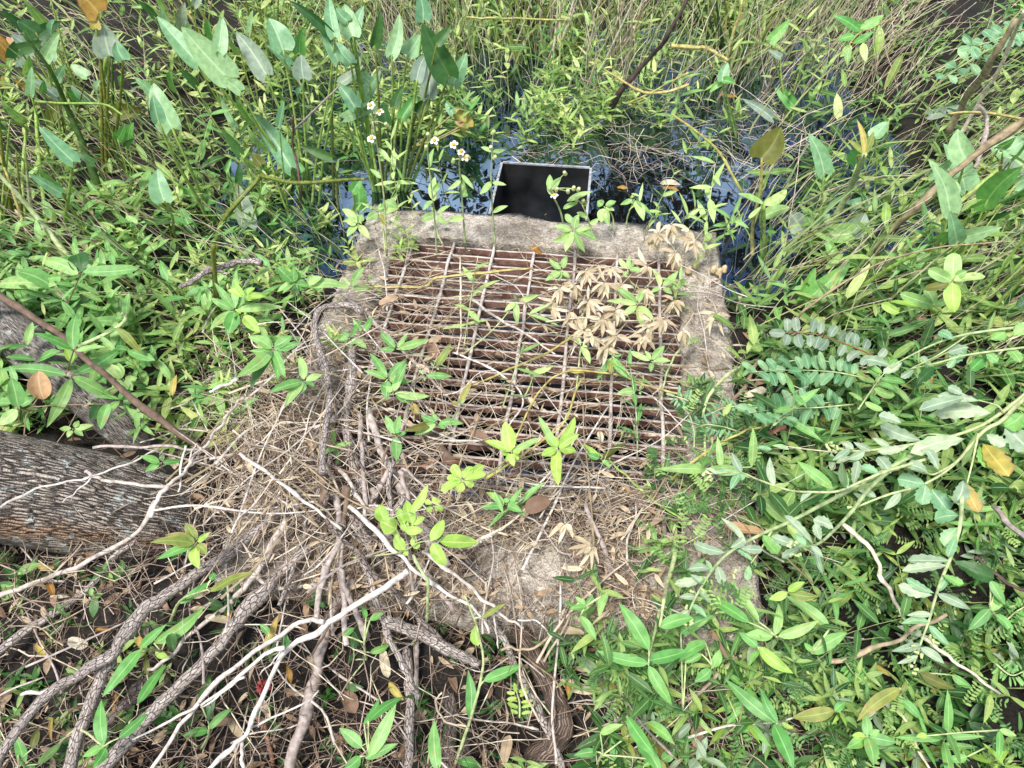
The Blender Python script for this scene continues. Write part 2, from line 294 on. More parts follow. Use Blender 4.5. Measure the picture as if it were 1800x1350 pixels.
# ------------------------------------------------------------------ objects
def props(o, label=None, cat=None, group=None, kind=None):
    for k, v in (('label', label), ('category', cat), ('group', group), ('kind', kind)):
        if v: o[k] = v
    return o
def empty(name, loc):
    o = bpy.data.objects.new(name, None); COL.objects.link(o); o.location = loc; o.empty_display_size = 0.02; return o
def mk(name, V, Fc, mat, parent=None, uv=None, tint=None, origin=None, smooth=True):
    """one mesh object out of world-space vertices; uv is one pair per vertex, tint one number per vertex"""
    V = np.asarray(V, dtype=np.float64)
    if parent is not None: org = np.array(parent['_w'])
    elif origin is not None: org = np.asarray(origin, dtype=float)
    else: org = V.mean(0); org[2] = V[:, 2].min()
    me = bpy.data.meshes.new(name)
    me.from_pydata((V - org).tolist(), [], [tuple(f) for f in Fc])
    if smooth: me.polygons.foreach_set('use_smooth', [True] * len(me.polygons))
    if uv is not None:
        idx = np.empty(len(me.loops), dtype=np.int64); me.loops.foreach_get('vertex_index', idx)
        l = me.uv_layers.new(name='UVMap'); l.data.foreach_set('uv', np.asarray(uv, dtype=np.float32)[idx].ravel())
    if tint is not None:
        a = me.attributes.new('tint', 'FLOAT', 'POINT'); a.data.foreach_set('value', np.asarray(tint, dtype=np.float32))
    mm = MAT[mat] if isinstance(mat, str) else mat
    me.materials.append(mm)
    o = bpy.data.objects.new(name, me); COL.objects.link(o)
    if parent is not None: o.parent = parent
    else: o.location = org
    o['_w'] = org.tolist()
    return o
def root(name, loc, label, cat, group=None):
    o = empty(name, tuple(loc)); o['_w'] = [float(c) for c in loc]; return props(o, label, cat, group)
def join(parts):
    """parts: list of (V, F, uv[, tint]) -> one"""
    Vs, Fs, Us, Ts, n = [], [], [], [], 0
    for p in parts:
        V, Fc, uv = p[0], p[1], p[2]
        Vs.append(V); Fs.extend([tuple(i + n for i in f) for f in Fc]); Us.append(uv)
        Ts.append(np.full(len(V), p[3] if len(p) > 3 else 0.0)); n += len(V)
    return np.concatenate(Vs), Fs, np.concatenate(Us), np.concatenate(Ts)
def unit(v):
    v = np.asarray(v, dtype=float); n = np.linalg.norm(v); return v / n if n > 1e-9 else np.array([0, 0, 1.])
def prof(kind, t):
    if kind == 'lance': w = (t + 0.004) ** 0.62 * (1 - t) ** 0.95 / 0.50
    elif kind == 'ovate': w = (t + 0.004) ** 0.5 * (1 - t) ** 0.72 / 0.545
    elif kind == 'oblong': w = ((t + 0.002) * (1.002 - t)) ** 0.36 / 0.607
    elif kind == 'obov': w = (t + 0.002) ** 0.85 * (1.0 - t) ** 0.5 / 0.53
    elif kind == 'cord': w = min(1, (t + 0.05) * 7) ** 0.5 * max(0, 1 - t ** 1.9) ** 0.85 * (0.93 + 0.25 * t)
    elif kind == 'tooth':
        w = (t + 0.002) ** 0.9 * (1.0 - t) ** 0.55 / 0.53
        w *= 0.82 + 0.36 * (((t * 4.6) % 1.0) if t < 0.93 else 0)
    else: w = 1
    return max(w, 0.004)
def leaf(B, Tp, w, n, kind='lance', fold=0.18, droop=0.12, wave=0.03, rows=None, cols=(-1, -0.55, 0, 0.55, 1), ph=None, curl=0.0):
    B = np.asarray(B, float); Y = np.asarray(Tp, float) - B; Lg = np.linalg.norm(Y); y = Y / max(Lg, 1e-6)
    x = unit(np.cross(y, n)); nn = np.cross(x, y)
    rows = rows or (15 if kind == 'tooth' else 11); ph = random.random() * 6.3 if ph is None else ph
    asym = random.uniform(-0.12, 0.12); side = random.uniform(-0.07, 0.07)
    V, uv = [], []
    for i in range(rows):
        t = i / (rows - 1); pw = prof(kind, t) * w / 2
        for s in cols:
            yo = t * Lg
            if kind == 'cord': yo -= 0.13 * Lg * abs(s) * (1 - t) ** 5
            if kind == 'tooth': yo += 0.02 * Lg * abs(s)
            X = s * pw * (1 + asym * s) + side * Lg * math.sin(t * math.pi)
            z = fold * abs(s) ** 1.3 * pw + droop * Lg * (math.sin(t * math.pi * 0.62) - 0.93 * t) + wave * w * math.sin(t * 9 + ph + s * 1.2) * abs(s) + curl * w * (s * pw / max(w, 1e-6) * 2) ** 2
            V.append(B + y * yo + x * X + nn * z); uv.append((0.5 + 0.5 * s, t))
    c = len(cols)
    Fc = [(i * c + j, i * c + j + 1, (i + 1) * c + j + 1, (i + 1) * c + j) for i in range(rows - 1) for j in range(c - 1)]
    return np.array(V), Fc, np.array(uv)
def catmull(P, n=6):
    P = [np.asarray(p, float) for p in P]
    if len(P) < 3: return [P[0] + (P[-1] - P[0]) * k / n for k in range(n + 1)]
    Q = [2 * P[0] - P[1]] + P + [2 * P[-1] - P[-2]]; out = []
    for i in range(1, len(Q) - 2):
        a, b, c, d = Q[i - 1:i + 3]
        for k in range(n):
            t = k / n
            out.append(0.5 * (2 * b + (c - a) * t + (2 * a - 5 * b + 4 * c - d) * t * t + (3 * b - a - 3 * c + d) * t ** 3))
    out.append(P[-1]); return out
def tube(P, r0, r1, sides=7, bump=0.0, n=6, jit=0.0, knots=0, closed=True):
    Q = catmull(P, n); M = len(Q)
    if jit:
        s0 = random.random() * 50
        Q = [q + np.array([nz(i * 0.37, s0), nz(i * 0.37, s0 + 9), nz(i * 0.37, s0 + 18)]) * jit * (0 if i in (0, M - 1) else 1) for i, q in enumerate(Q)]
    kn = [random.random() for _ in range(knots)]
    V, uv = [], []; ln = 0; s1 = random.random() * 40
    ref = np.array([0.13, 0.21, 0.97])
    for i, q in enumerate(Q):
        t = i / (M - 1); tg = unit(Q[min(i + 1, M - 1)] - Q[max(i - 1, 0)])
        a = np.cross(tg, ref)
        if np.linalg.norm(a) < 0.05: a = np.cross(tg, np.array([1., 0, 0]))
        a = unit(a); b = np.cross(tg, a); ref = unit(np.cross(a, tg)) if False else ref
        if i: ln += np.linalg.norm(q - Q[i - 1])
        r = r0 + (r1 - r0) * t
        for k in kn: r *= 1 + 0.28 * math.exp(-((t - k) * 28) ** 2)
        for j in range(sides + 1):
            an = 2 * math.pi * j / sides
            rr = r * (1 + bump * mnoise.noise(Vector((math.cos(an) * 1.4 + s1, math.sin(an) * 1.4, ln / max(r, 1e-4) * 0.35))))
            V.append(q + (a * math.cos(an) + b * math.sin(an)) * rr); uv.append((an * r0, ln))
    c = sides + 1
    Fc = [(i * c + j, i * c + j + 1, (i + 1) * c + j + 1, (i + 1) * c + j) for i in range(M - 1) for j in range(sides)]
    if closed:
        for e, base in ((0, 0), (1, (M - 1) * c)):
            V.append(Q[-1] if e else Q[0]); uv.append((0, 0)); ci = len(V) - 1
            for j in range(sides):
                f = (base + j, base + j + 1, ci); Fc.append(f if e else f[::-1])
    return np.array(V), Fc, np.array(uv)
def pxw(w3, depth): return w3 / 3.0 / F * depth     # width in tile pixels -> metres
def facing(P, k):
    """a normal between towards-the-viewer's-side-of-the-place (k=0) and straight up (k=1), with scatter"""
    c = unit(CP - P); n = c * (1 - k) + np.array([0, 0, 1.]) * k
    return unit(n + rng.normal(0, 0.16, 3))
def tip_on(P, n, px, py):
    d = ray(px, py); den = float(np.dot(d, n))
    if abs(den) < 0.12: return U(px, py, depth_of(P))
    return CP + d * (float(np.dot(P - CP, n)) / den)
def leafpx(parent, P, tip, w3, mat, kind, k=None, name='leaf', **kw):
    """a leaf from the point P to the pixel tip"""
    n = facing(P, random.uniform(0.15, 0.6) if k is None else k)
    Tp = tip_on(P, n, *tip)
    V, Fc, uv = leaf(P, Tp, pxw(w3, depth_of(P)), n, kind, **kw)
    return mk(name, V, Fc, mat, parent, uv)
# ------------------------------------------------------------------ setting
def grid(name, xs, ys, fz, mat):
    V = [(x, y, fz(x, y)) for y in ys for x in xs]; c = len(xs)
    Fc = [(j * c + i, j * c + i + 1, (j + 1) * c + i + 1, (j + 1) * c + i) for j in range(len(ys) - 1) for i in range(c - 1)]
    return mk(name, V, Fc, mat, origin=(0, 0, 0))
def spaced(a, b, step, far):
    m = list(np.arange(a, b, step)); lo = [a - step * 1.6 ** k for k in range(1, far)][::-1]; hi = [b + step * 1.6 ** k for k in range(1, far)]
    return lo + m + [b] + hi
props(grid('ground', spaced(-3.6, 3.6, 0.035, 17), spaced(0.2, 6.4, 0.035, 17), ground, 'mud'), kind='structure')
props(mk('water', [(-2.6, 1.9, WATERZ), (2.6, 1.9, WATERZ), (2.6, 5.3, WATERZ), (-2.6, 5.3, WATERZ)], [(0, 1, 2, 3)], 'water', origin=(0, 0, 0), smooth=False), kind='structure')

# concrete inlet box: a worn section swept round the opening
def ring_section(n_edge, outer, inner, name, mat, parent):
    secs = []
    zt, zb = BOXZ, -0.45
    prof_ = [(0, zb), (0, 0.02), (0, zt - 0.05), (0.008, zt - 0.02), (0.025, zt - 0.004)]
    m = 9
    prof_ += [(0.04 + (0.92) * k / (m - 1), zt) for k in range(m)]      # share of the wall's width
    prof_ += [('i', zt - 0.006), ('i', zt - 0.03), ('i', zt - 0.10), ('i', -0.6)]
    def edge(a, b, n): return [tuple(np.array(a) + (np.array(b) - np.array(a)) * k / n) for k in range(n)]
    (u0, u1, v0, v1), (p0, p1, q0, q1) = outer, inner
    oc = [(u0, v0), (u1, v0), (u1, v1), (u0, v1)]; ic = [(p0, q0), (p1, q0), (p1, q1), (p0, q1)]
    O, I = [], []
    for k in range(4):
        O += edge(oc[k], oc[(k + 1) % 4], n_edge); I += edge(ic[k], ic[(k + 1) % 4], n_edge)
    V, rows = [], len(prof_)
    for k, (o, i) in enumerate(zip(O, I)):
        o = np.array(o); i = np.array(i)
        for s, z in prof_:
            if s == 'i': q = i.copy()
            elif z < zt - 0.003: q = o + (i - o) / np.linalg.norm(i - o) * s
            else: q = o + (i - o) * s
            x, y = box_xy(*q)
            e = 0.016 * nz(x, y, 6, 2) + 0.008 * nz(x, y, 21, 4)
            if s != 'i' and z > zt - 0.06:
                if isinstance(s, float) and s < 0.1: x += e * 1.2; y += e * 1.5; 
                if z >= zt - 0.004: z += 0.005 * nz(x, y, 9, 1) + 0.003 * nz(x, y, 30, 5) - 0.012 * max(0, nz(x, y, 4.3, 11))
            elif s == 'i' and z > 0: x += e * 0.8; y += e * 0.8
            V.append((x, y, z))
    n = len(O)
    Fc = [(k * rows + j, k * rows + j + 1, ((k + 1) % n) * rows + j + 1, ((k + 1) % n) * rows + j) for k in range(n) for j in range(rows - 1)]
    return mk(name, V, Fc, mat, parent)
inlet = root('drain_inlet', (*box_xy(BWID / 2, BDEP / 2), 0.0), 'square concrete storm drain box with worn crumbling rim, half buried in weeds at the centre', 'storm drain')
ring_section(40, (0, BWID, 0, BDEP), (GU0, GU1, GV0, GV1), 'concrete_rim', 'concrete', inlet)
c4 = [box_xy(u, v) for u, v in ((GU0 - .02, GV0 - .02), (GU1 + .02, GV0 - .02), (GU1 + .02, GV1 + .02), (GU0 - .02, GV1 + .02))]
mk('pit_water', [(c[0], c[1], -0.30) for c in c4], [(3, 2, 1, 0)], 'water', inlet, smooth=False)

# the grate: bearing bars on edge, round cross rods welded on top
grate = root('drain_grate', (*box_xy((GU0 + GU1) / 2, (GV0 + GV1) / 2), BOXZ), 'rusty steel bar grate over the opening of the concrete drain box', 'grate')
def boxuv(u0, u1, v0, v1, z0, z1, nseg=12, wob=0.0):
    V, Fc = [], []
    for k in range(nseg + 1):
        u = u0 + (u1 - u0) * k / nseg
        for v, z in ((v0, z0), (v1, z0), (v1, z1), (v0, z1)):
            x, y = box_xy(u, v); V.append((x, y, z + wob * nz(x, y, 8, v0) + 0.3 * wob * nz(x, y, 40, v0)))
    for k in range(nseg):
        for j in range(4): Fc.append((k * 4 + j, k * 4 + (j + 1) % 4, k * 4 + 4 + (j + 1) % 4, k * 4 + 4 + j))
    Fc += [(3, 2, 1, 0), tuple(nseg * 4 + j for j in range(4))]
    return V, Fc
NB = 24; pitch_ = (GV1 - GV0 - 0.03) / NB
for k in range(NB + 1):
    v = GV0 + 0.015 + pitch_ * k
    V, Fc = boxuv(GU0 - 0.008, GU1 + 0.008, v - 0.0036, v + 0.0036, BOXZ - 0.037, BOXZ - 0.016, 14, 0.004)
    mk('bearing_bar', V, Fc, 'rust', grate, smooth=False)
NR = 7
for k in range(NR):
    u = GU0 + 0.055 + (GU1 - GU0 - 0.11) * k / (NR - 1)
    P = [np.array([*box_xy(u + 0.002 * random.uniform(-1, 1), v), BOXZ - 0.012]) for v in np.linspace(GV0 - 0.005, GV1 + 0.005, 12)]
    V, Fc, uv = tube(P, 0.0052, 0.0052, 7, 0.35, 3, 0.003)
    mk('cross_rod', V, Fc, 'rustrod', grate, uv)

# black open-topped bin fixed to the back of the drain
bx0, bx1 = 0.415, 0.745
binr = root('black_bin', (*box_xy((bx0 + bx1) / 2, -0.2), 0.0), 'open black square box with thin pale rim standing in the water behind the drain', 'box')
zt = BOXZ - 0.012; VB = -0.345
def slab(p, q, z0, z1, th, name, mat, parent):
    p, q = np.array(p), np.array(q); d = (q - p) / np.linalg.norm(q - p); nrm = np.array([-d[1], d[0]]) * th / 2
    V = [(*(a + s * nrm), z) for z in (z0, z1) for a, s in ((p, -1), (q, -1), (q, 1), (p, 1))]
    return mk(name, V, [(3, 2, 1, 0), (4, 5, 6, 7)] + [(j, (j + 1) % 4, 4 + (j + 1) % 4, 4 + j) for j in range(4)], mat, parent, smooth=False)
cb = [box_xy(bx0, VB), box_xy(bx1, VB), box_xy(bx1, -0.012), box_xy(bx0, -0.012)]
for a, b in ((0, 1), (1, 2), (3, 0)):
    w_ = slab(cb[a], cb[b], -0.3, zt, 0.008, 'side_panel', 'blackplastic', binr)
    d_ = unit(np.append(np.array(cb[b]) - np.array(cb[a]), 0))[:2] * 0.004
    slab(np.array(cb[a]) - d_, np.array(cb[b]) + d_, zt + 0.0005, zt + 0.006, 0.0085, 'rim', 'rimgrey', binr)
V = [(c[0], c[1], -0.02) for c in cb]; mk('standing_water', V, [(3, 2, 1, 0)], 'water', binr, smooth=False)

# ------------------------------------------------------------------ wood
def wood(name, label, cat, t, pts, w0, w1, mat, z0, z1, sides=9, bump=0.12, forks=(), group=None, jit=0.008, knots=5, n=5, z='abs'):
    """pts: tile pixels; z0 -> z1 heights of the two ends; forks: (pts, w0, w1, z0, z1)"""
    def line(pts, z0, z1):
        m = len(pts); return [D(*T(t, *p), z0 + (z1 - z0) * i / (m - 1)) for i, p in enumerate(pts)]
    P = line(pts, z0, z1)
    g = root(name, P[0], label, cat, group) if forks else None
    if mat in ('bark', 'barkdark', 'bleached'): w0 *= 0.8; w1 *= 0.8; forks = [(f[0], f[1] * 0.8, f[2] * 0.8) + tuple(f[3:]) for f in forks]
    V, Fc, uv = tube(P, pxw(w0, depth_of(P[0])) / 2, pxw(w1, depth_of(P[-1])) / 2, sides, bump, n, jit, knots)
    if not forks:
        return props(mk(name, V, Fc, mat, None, uv, origin=P[0]), label, cat, group)
    mk('main_stem', V, Fc, mat, g, uv)
    for f in forks:
        Q = line(f[0], f[3], f[4])
        V, Fc, uv = tube(Q, pxw(f[1], depth_of(Q[0])) / 2, pxw(f[2], depth_of(Q[-1])) / 2, max(6, sides - 2), bump, n, jit * 0.7, 2)
        mk('side_twig', V, Fc, f[5] if len(f) > 5 else mat, g, uv)
    return g
def trunk(name, label, pts, rad, mat, sides, z):
    P = []
    for (px, py), zz in zip(pts, z): P.append(D(px, py, zz))
    Q = catmull(P, 14); M = len(Q); V, uv = [], []; ln = 0
    for i, q in enumerate(Q):
        t = i / (M - 1); tg = unit(Q[min(i + 1, M - 1)] - Q[max(i - 1, 0)])
        a = unit(np.cross(tg, [0, 0, 1.])); b = np.cross(a, tg)
        if i: ln += np.linalg.norm(q - Q[i - 1])
        r = np.interp(t, np.linspace(0, 1, len(rad)), rad)
        for j in range(sides + 1):
            an = 2 * math.pi * j / sides
            c, s = math.cos(an), math.sin(an)
            k = 1 + 0.15 * mnoise.noise(Vector((c * 1.3, s * 1.3, ln * 4))) + 0.07 * mnoise.noise(Vector((c * 5 + 8, s * 5, ln * 3))) + 0.035 * mnoise.noise(Vector((c * 16, s * 16 + 3, ln * 9)))
            V.append(q + (a * c + b * s) * r * k); uv.append(((an - math.pi / 2) * 0.12, ln))
    cc = sides + 1
    Fc = [(i * cc + j, i * cc + j + 1, (i + 1) * cc + j + 1, (i + 1) * cc + j) for i in range(M - 1) for j in range(sides)]
    for base, ce, fl in ((0, Q[0], 1), ((M - 1) * cc, Q[-1], 0)):
        V.append(ce); uv.append((0, 0)); ci = len(V) - 1
        for j in range(sides): Fc.append((base + j + 1, base + j, ci) if fl else (base + j, base + j + 1, ci))
    return props(mk(name, V, Fc, mat, None, uv, origin=P[0]), label, 'tree trunk')
trunk('leaning_tree', 'thick grey leaning tree trunk with lichen and an orange peeled stripe, at the left edge',
      [(-420, 800), (-200, 830), (0, 858), (160, 885), (290, 915), (390, 945)], [0.150, 0.143, 0.137, 0.128, 0.112, 0.07], 'trunkbark', 40, [0.42, 0.34, 0.27, 0.2, 0.13, 0.02])
trunk('leaning_tree', 'slimmer pale lichen covered trunk sloping behind the thick trunk at the left edge',
      [(-180, 430), (-60, 520), (50, 610), (150, 690), (240, 765), (300, 815)], [0.07, 0.07, 0.067, 0.062, 0.054, 0.036], 'trunkpale', 24, [0.34, 0.28, 0.22, 0.16, 0.08, -0.02])

W = wood
DB = 'dead branch'
W('dead_branch', 'thick grey cracked-bark branch forking near the bottom left corner', DB, 'G', [(1500, -20), (1440, 30), (1200, 220), (900, 420), (780, 500), (650, 660), (560, 775), (330, 905), (180, 1035), (0, 1300), (-60, 1420)], 74, 62, 'bark', 0.36, 0.22,
  forks=[([(590, 740), (555, 830), (500, 950), (420, 1150), (360, 1380)], 78, 86, 0.27, 0.16)], sides=11)
W('dead_branch', 'straight thick grey cracked-bark branch right of the forked one, bottom left', DB, 'G', [(1640, 190), (1450, 350), (1280, 540), (1150, 700), (1000, 870), (850, 1010), (700, 1180), (530, 1370), (480, 1440)], 66, 96, 'bark', 0.34, 0.14, sides=11)
W('dead_branch', 'slender whitish branch crossing in front of the thick trunk down to the left edge', DB, 'G', [(820, -60), (740, 90), (600, 190), (400, 290), (150, 390), (-60, 465)], 26, 34, 'bleached', 0.30, 0.18)
W('dead_branch', 'pinkish grey branch with jointed bark below the thick trunk at the left', DB, 'G', [(720, 130), (580, 270), (480, 390), (330, 510), (120, 640), (-60, 790)], 36, 56, 'bark', 0.26, 0.14,
  forks=[([(500, 370), (560, 440), (680, 575)], 30, 18, 0.2, 0.14, 'wood'), ([(590, 345), (720, 385), (840, 440)], 22, 12, 0.2, 0.16, 'straw')])
W('dead_branch', 'pale knobbly forked branch between the two thick barky branches', DB, 'G', [(1510, 30), (1420, 200), (1345, 330), (1240, 450), (1160, 530), (1000, 650), (900, 760), (780, 830)], 40, 22, 'bleached', 0.36, 0.2,
  forks=[([(1345, 330), (1420, 380), (1520, 400), (1650, 388), (1800, 430)], 34, 20, 0.31, 0.27), ([(1340, 350), (1200, 425), (1060, 510), (960, 590)], 26, 14, 0.3, 0.22), ([(1170, 525), (1010, 650), (1020, 690), (960, 850)], 14, 8, 0.25, 0.17)])
W('dead_branch', 'smooth purplish grey branch hanging down at the bottom, left of centre', DB, 'G', [(1850, 380), (1800, 440), (1740, 570), (1690, 750), (1640, 960), (1560, 1220), (1520, 1380)], 44, 62, 'greytwig', 0.34, 0.08, bump=0.08)
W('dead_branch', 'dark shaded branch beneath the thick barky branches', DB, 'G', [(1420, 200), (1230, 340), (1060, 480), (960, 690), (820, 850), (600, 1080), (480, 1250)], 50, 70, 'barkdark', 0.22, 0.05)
W('bleached_twig', 'large bone-white bare twig forking down to the bottom edge', 'twig', 'G', [(2150, 310), (2000, 420), (1800, 545), (1660, 640), (1520, 720), (1400, 940), (1290, 1180), (1180, 1275), (1060, 1390)], 42, 24, 'bleached', 0.44, 0.20,
  forks=[([(1700, 580), (1640, 570), (1550, 600), (1350, 735), (1150, 890), (1020, 1040), (900, 1200), (790, 1370)], 36, 26, 0.38, 0.2), ([(1500, 715), (1400, 745), (1250, 880), (1060, 1020)], 30, 18, 0.36, 0.27), ([(1270, 1200), (1280, 1290), (1285, 1400)], 26, 22, 0.25, 0.18), ([(1050, 1010), (900, 1105), (700, 1200)], 22, 12, 0.27, 0.22), ([(1490, 730), (1440, 790), (1370, 860)], 14, 8, 0.35, 0.3), ([(1300, 1150), (1450, 1080), (1620, 1000), (1680, 940)], 16, 10, 0.25, 0.24), ([(1290, 870), (1190, 945), (1060, 1030)], 18, 10, 0.33, 0.26)], bump=0.1)
W('dead_branch', 'long grey branch running from the drain straight down to the bottom edge', DB, 'H', [(60, 60), (150, 200), (220, 330), (270, 470), (320, 620), (350, 800), (365, 1000), (345, 1380)], 60, 56, 'bark', 0.36, 0.1)
W('dead_branch', 'thin grey branch ending in a blunt elbow below the drain', DB, 'H', [(110, 240), (170, 420), (240, 600), (310, 780), (360, 910), (405, 985)], 40, 44, 'bark', 0.36, 0.2)
W('dead_branch', 'short broken thick branch with pale bark jutting right below the drain', DB, 'H', [(230, 560), (330, 610), (430, 650), (560, 720), (640, 760), (725, 805)], 84, 62, 'bark', 0.31, 0.22)
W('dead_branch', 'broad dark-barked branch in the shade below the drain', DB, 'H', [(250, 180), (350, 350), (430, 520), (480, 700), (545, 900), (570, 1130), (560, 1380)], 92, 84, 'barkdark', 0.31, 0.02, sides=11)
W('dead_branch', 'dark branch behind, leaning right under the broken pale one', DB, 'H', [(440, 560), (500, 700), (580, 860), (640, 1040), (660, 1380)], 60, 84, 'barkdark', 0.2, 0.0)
W('driftwood_root', 'weathered brown root with stringy grain curving down at the bottom centre', 'root', 'H', [(600, 220), (700, 330), (860, 470), (950, 620), (1040, 800), (1110, 950), (1150, 1080), (1120, 1230), (1020, 1320), (930, 1400)], 84, 130, 'weathered', 0.31, 0.02, sides=13, bump=0.22)
W('dead_branch', 'slim grey barky branch crossing over the weathered brown root', DB, 'H', [(780, 570), (860, 680), (940, 840), (1010, 990), (1080, 1130), (1165, 1370)], 42, 50, 'bark', 0.27, 0.08)
W('dead_branch', 'curved barky branch arching over the left side of the grate', DB, 'E', [(110, 300), (60, 265), (-40, 262), (-120, 290), (-140, 370), (-120, 480), (-75, 640), (-65, 780), (-90, 960), (-100, 1150)], 38, 46, 'bark', 0.38, 0.42, jit=0.004)
W('dead_branch', 'thick brown branch lying down the left side of the grate, behind the curved one', DB, 'E', [(60, 440), (55, 640), (20, 860), (60, 1080), (130, 1250), (240, 1420), (330, 1560)], 50, 76, 'bark', 0.36, 0.33)
W('dead_branch', 'stout brown stick poking out of the grate near its front left corner', DB, 'E', [(440, 920), (500, 980), (560, 1060), (610, 1110)], 62, 48, 'wood', 0.31, 0.34)
W('dead_branch', 'grey branch running down from the grate, right of the thick brown branch', DB, 'E', [(150, 820), (200, 1000), (270, 1130), (350, 1300), (470, 1500), (560, 1640)], 34, 48, 'greytwig', 0.36, 0.33)
W('dead_branch', 'dark grey curved stick in the greenery left of the drain', DB, 'D', [(950, 165), (1020, 130), (1100, 75), (1200, 50), (1300, 25), (1380, 40)], 30, 44, 'bark', 0.34, 0.34, forks=[([(1110, 75), (1160, 80), (1200, 100)], 26, 18, 0.34, 0.33)])
W('dead_branch', 'long olive brown branch slanting across the left side to the drain', DB, 'D', [(-90, 130), (40, 230), (300, 400), (520, 610), (740, 780), (960, 940), (1160, 1070)], 36, 28, 'wood', 0.42, 0.33, bump=0.05)
W('bleached_twig', 'white bent twig with side shoots lying over the end of the thick trunk', 'twig', 'D', [(450, 1140), (520, 1172), (700, 1202), (870, 1210), (960, 1150), (1020, 1070), (1120, 950), (1180, 870), (1240, 790), (1290, 740)], 24, 16, 'bleached', 0.36, 0.36,
  forks=[([(890, 1205), (830, 1290), (795, 1380)], 28, 30, 0.36, 0.33), ([(980, 1000), (955, 1130), (940, 1245)], 16, 12, 0.37, 0.34), ([(1000, 1090), (1010, 1030), (1040, 990)], 14, 8, 0.36, 0.4)])
W('bleached_twig', 'thin pale twig running along the top of the thick trunk to the left edge', 'twig', 'D', [(-40, 1370), (150, 1240), (350, 1190), (520, 1150), (700, 1080), (840, 1015)], 16, 10, 'bleached', 0.42, 0.36, forks=[([(480, 1170), (420, 1230), (330, 1300)], 12, 7, 0.41, 0.4)])
W('dry_stick', 'thin grey stick lying level above the end of the thick trunk', 'stick', 'D', [(490, 1012), (700, 1008), (900, 1012), (1050, 1018)], 16, 12, 'greytwig', 0.36, 0.34)
W('dry_stick', 'short white stick poking out of the straw left of the drain', 'stick', 'D', [(1105, 718), (1180, 685), (1255, 648)], 18, 22, 'bleached', 0.4, 0.4)
W('dry_stick', 'pinkish white stick slanting down over the straw heap left of the grate', 'stick', 'D', [(1265, 1040), (1400, 1140), (1520, 1230), (1680, 1340), (1800, 1440)], 24, 18, 'bleached', 0.42, 0.4)
W('dry_stick', 'long white stick slanting down to the right over the middle of the grate', 'stick', 'E', [(680, 225), (780, 300), (900, 370), (1000, 425), (1130, 520)], 20, 10, 'bleached', 0.33, 0.33)
W('dry_stick', 'grey stick sloping from the left rim up to the straw over the grate', 'stick', 'E', [(-20, 180), (120, 300), (240, 420), (420, 600), (560, 740)], 22, 12, 'greytwig', 0.36, 0.33)
W('dry_stick', 'white stick slanting over the front left corner of the grate', 'stick', 'E', [(-10, 1130), (60, 1230), (110, 1330), (150, 1420)], 26, 22, 'bleached', 0.38, 0.38)
W('dry_stick', 'thin upright pale stick in front of the dark left end of the grate', 'stick', 'E', [(90, 830), (110, 1000), (120, 1180), (130, 1320)], 20, 24, 'greytwig', 0.38, 0.37)
W('dry_stick', 'reddish thin stick lying level across the front of the grate', 'stick', 'E', [(-60, 1130), (150, 1130), (300, 1110), (470, 1100), (620, 1085)], 14, 9, 's_red', 0.37, 0.36)
W('bleached_twig', 'long white twig from the hub of branches down past the broken branch', 'twig', 'H', [(40, -30), (200, 130), (310, 240), (450, 360), (600, 440), (720, 540), (780, 640)], 30, 16, 'bleached', 0.4, 0.32)
W('bleached_twig', 'slender white twig lying over the weathered root with a short drooping shoot', 'twig', 'H', [(430, 210), (560, 300), (680, 400), (790, 500), (880, 560), (960, 612)], 24, 16, 'bleached', 0.38, 0.33, forks=[([(795, 510), (815, 610), (828, 720)], 14, 9, 0.35, 0.3), ([(930, 570), (1030, 580), (1110, 665)], 13, 8, 0.33, 0.3)])
W('dry_stick', 'grey stick hanging down at the left of the branch bundle', 'stick', 'H', [(-10, 300), (30, 420), (80, 530), (135, 665)], 24, 34, 'greytwig', 0.38, 0.3)
W('dry_stick', 'upright pale stick under the elbow of the thin branch', 'stick', 'H', [(405, 560), (400, 700), (395, 850), (400, 1010)], 22, 24, 'greytwig', 0.28, 0.12)
W('dry_stick', 'grey stick leaning at the right of the straw on the front rim', 'stick', 'H', [(1290, -40), (1370, 150), (1415, 280), (1400, 430)], 22, 24, 'greytwig', 0.36, 0.30)
W('dry_stick', 'thin stick across the gap beside the weathered root', 'stick', 'H', [(840, 730), (930, 718), (1010, 715), (1150, 620)], 14, 10, 's_brown', 0.3, 0.3)
W('dry_stick', 'rusty brown stick beside the red fruit', 'stick', 'G', [(1220, 860), (1330, 1020), (1400, 1150), (1440, 1340)], 26, 24, 's_red', 0.1, 0.02)
W('dry_stick', 'short white twig left of the forked branch', 'stick', 'G', [(110, 965), (240, 940), (330, 925)], 20, 26, 'bleached', 0.2, 0.22)
W('dry_stick', 'white thin twig lying on the litter at the left, under the jointed branch', 'stick', 'G', [(260, 590), (330, 660), (380, 760), (430, 960)], 16, 9, 'bleached', 0.1, 0.06, forks=[([(315, 550), (320, 700), (350, 820)], 10, 6, 0.1, 0.06)])
W('dry_stick', 'thin white stick lying level under the thick forked branch', 'stick', 'G', [(350, 535), (430, 562), (560, 555), (680, 575)], 14, 10, 'bleached', 0.12, 0.12)
W('dry_stick', 'black leaning stick over the water near the top', 'stick', 'B', [(1830, -20), (1720, 190), (1620, 310), (1480, 470), (1400, 600)], 18, 28, 'darktwig', 0.62, 0.08)
W('dry_stick', 'thin dark brown stick leaning up at the left of the pickerelweed', 'stick', 'A', [(1590, 1100), (1580, 960), (1545, 750), (1545, 610)], 16, 10, 'darktwig', 0.1, 0.5, forks=[([(1545, 690), (1640, 600), (1790, 450)], 12, 9, 0.38, 0.62, 'greytwig')])
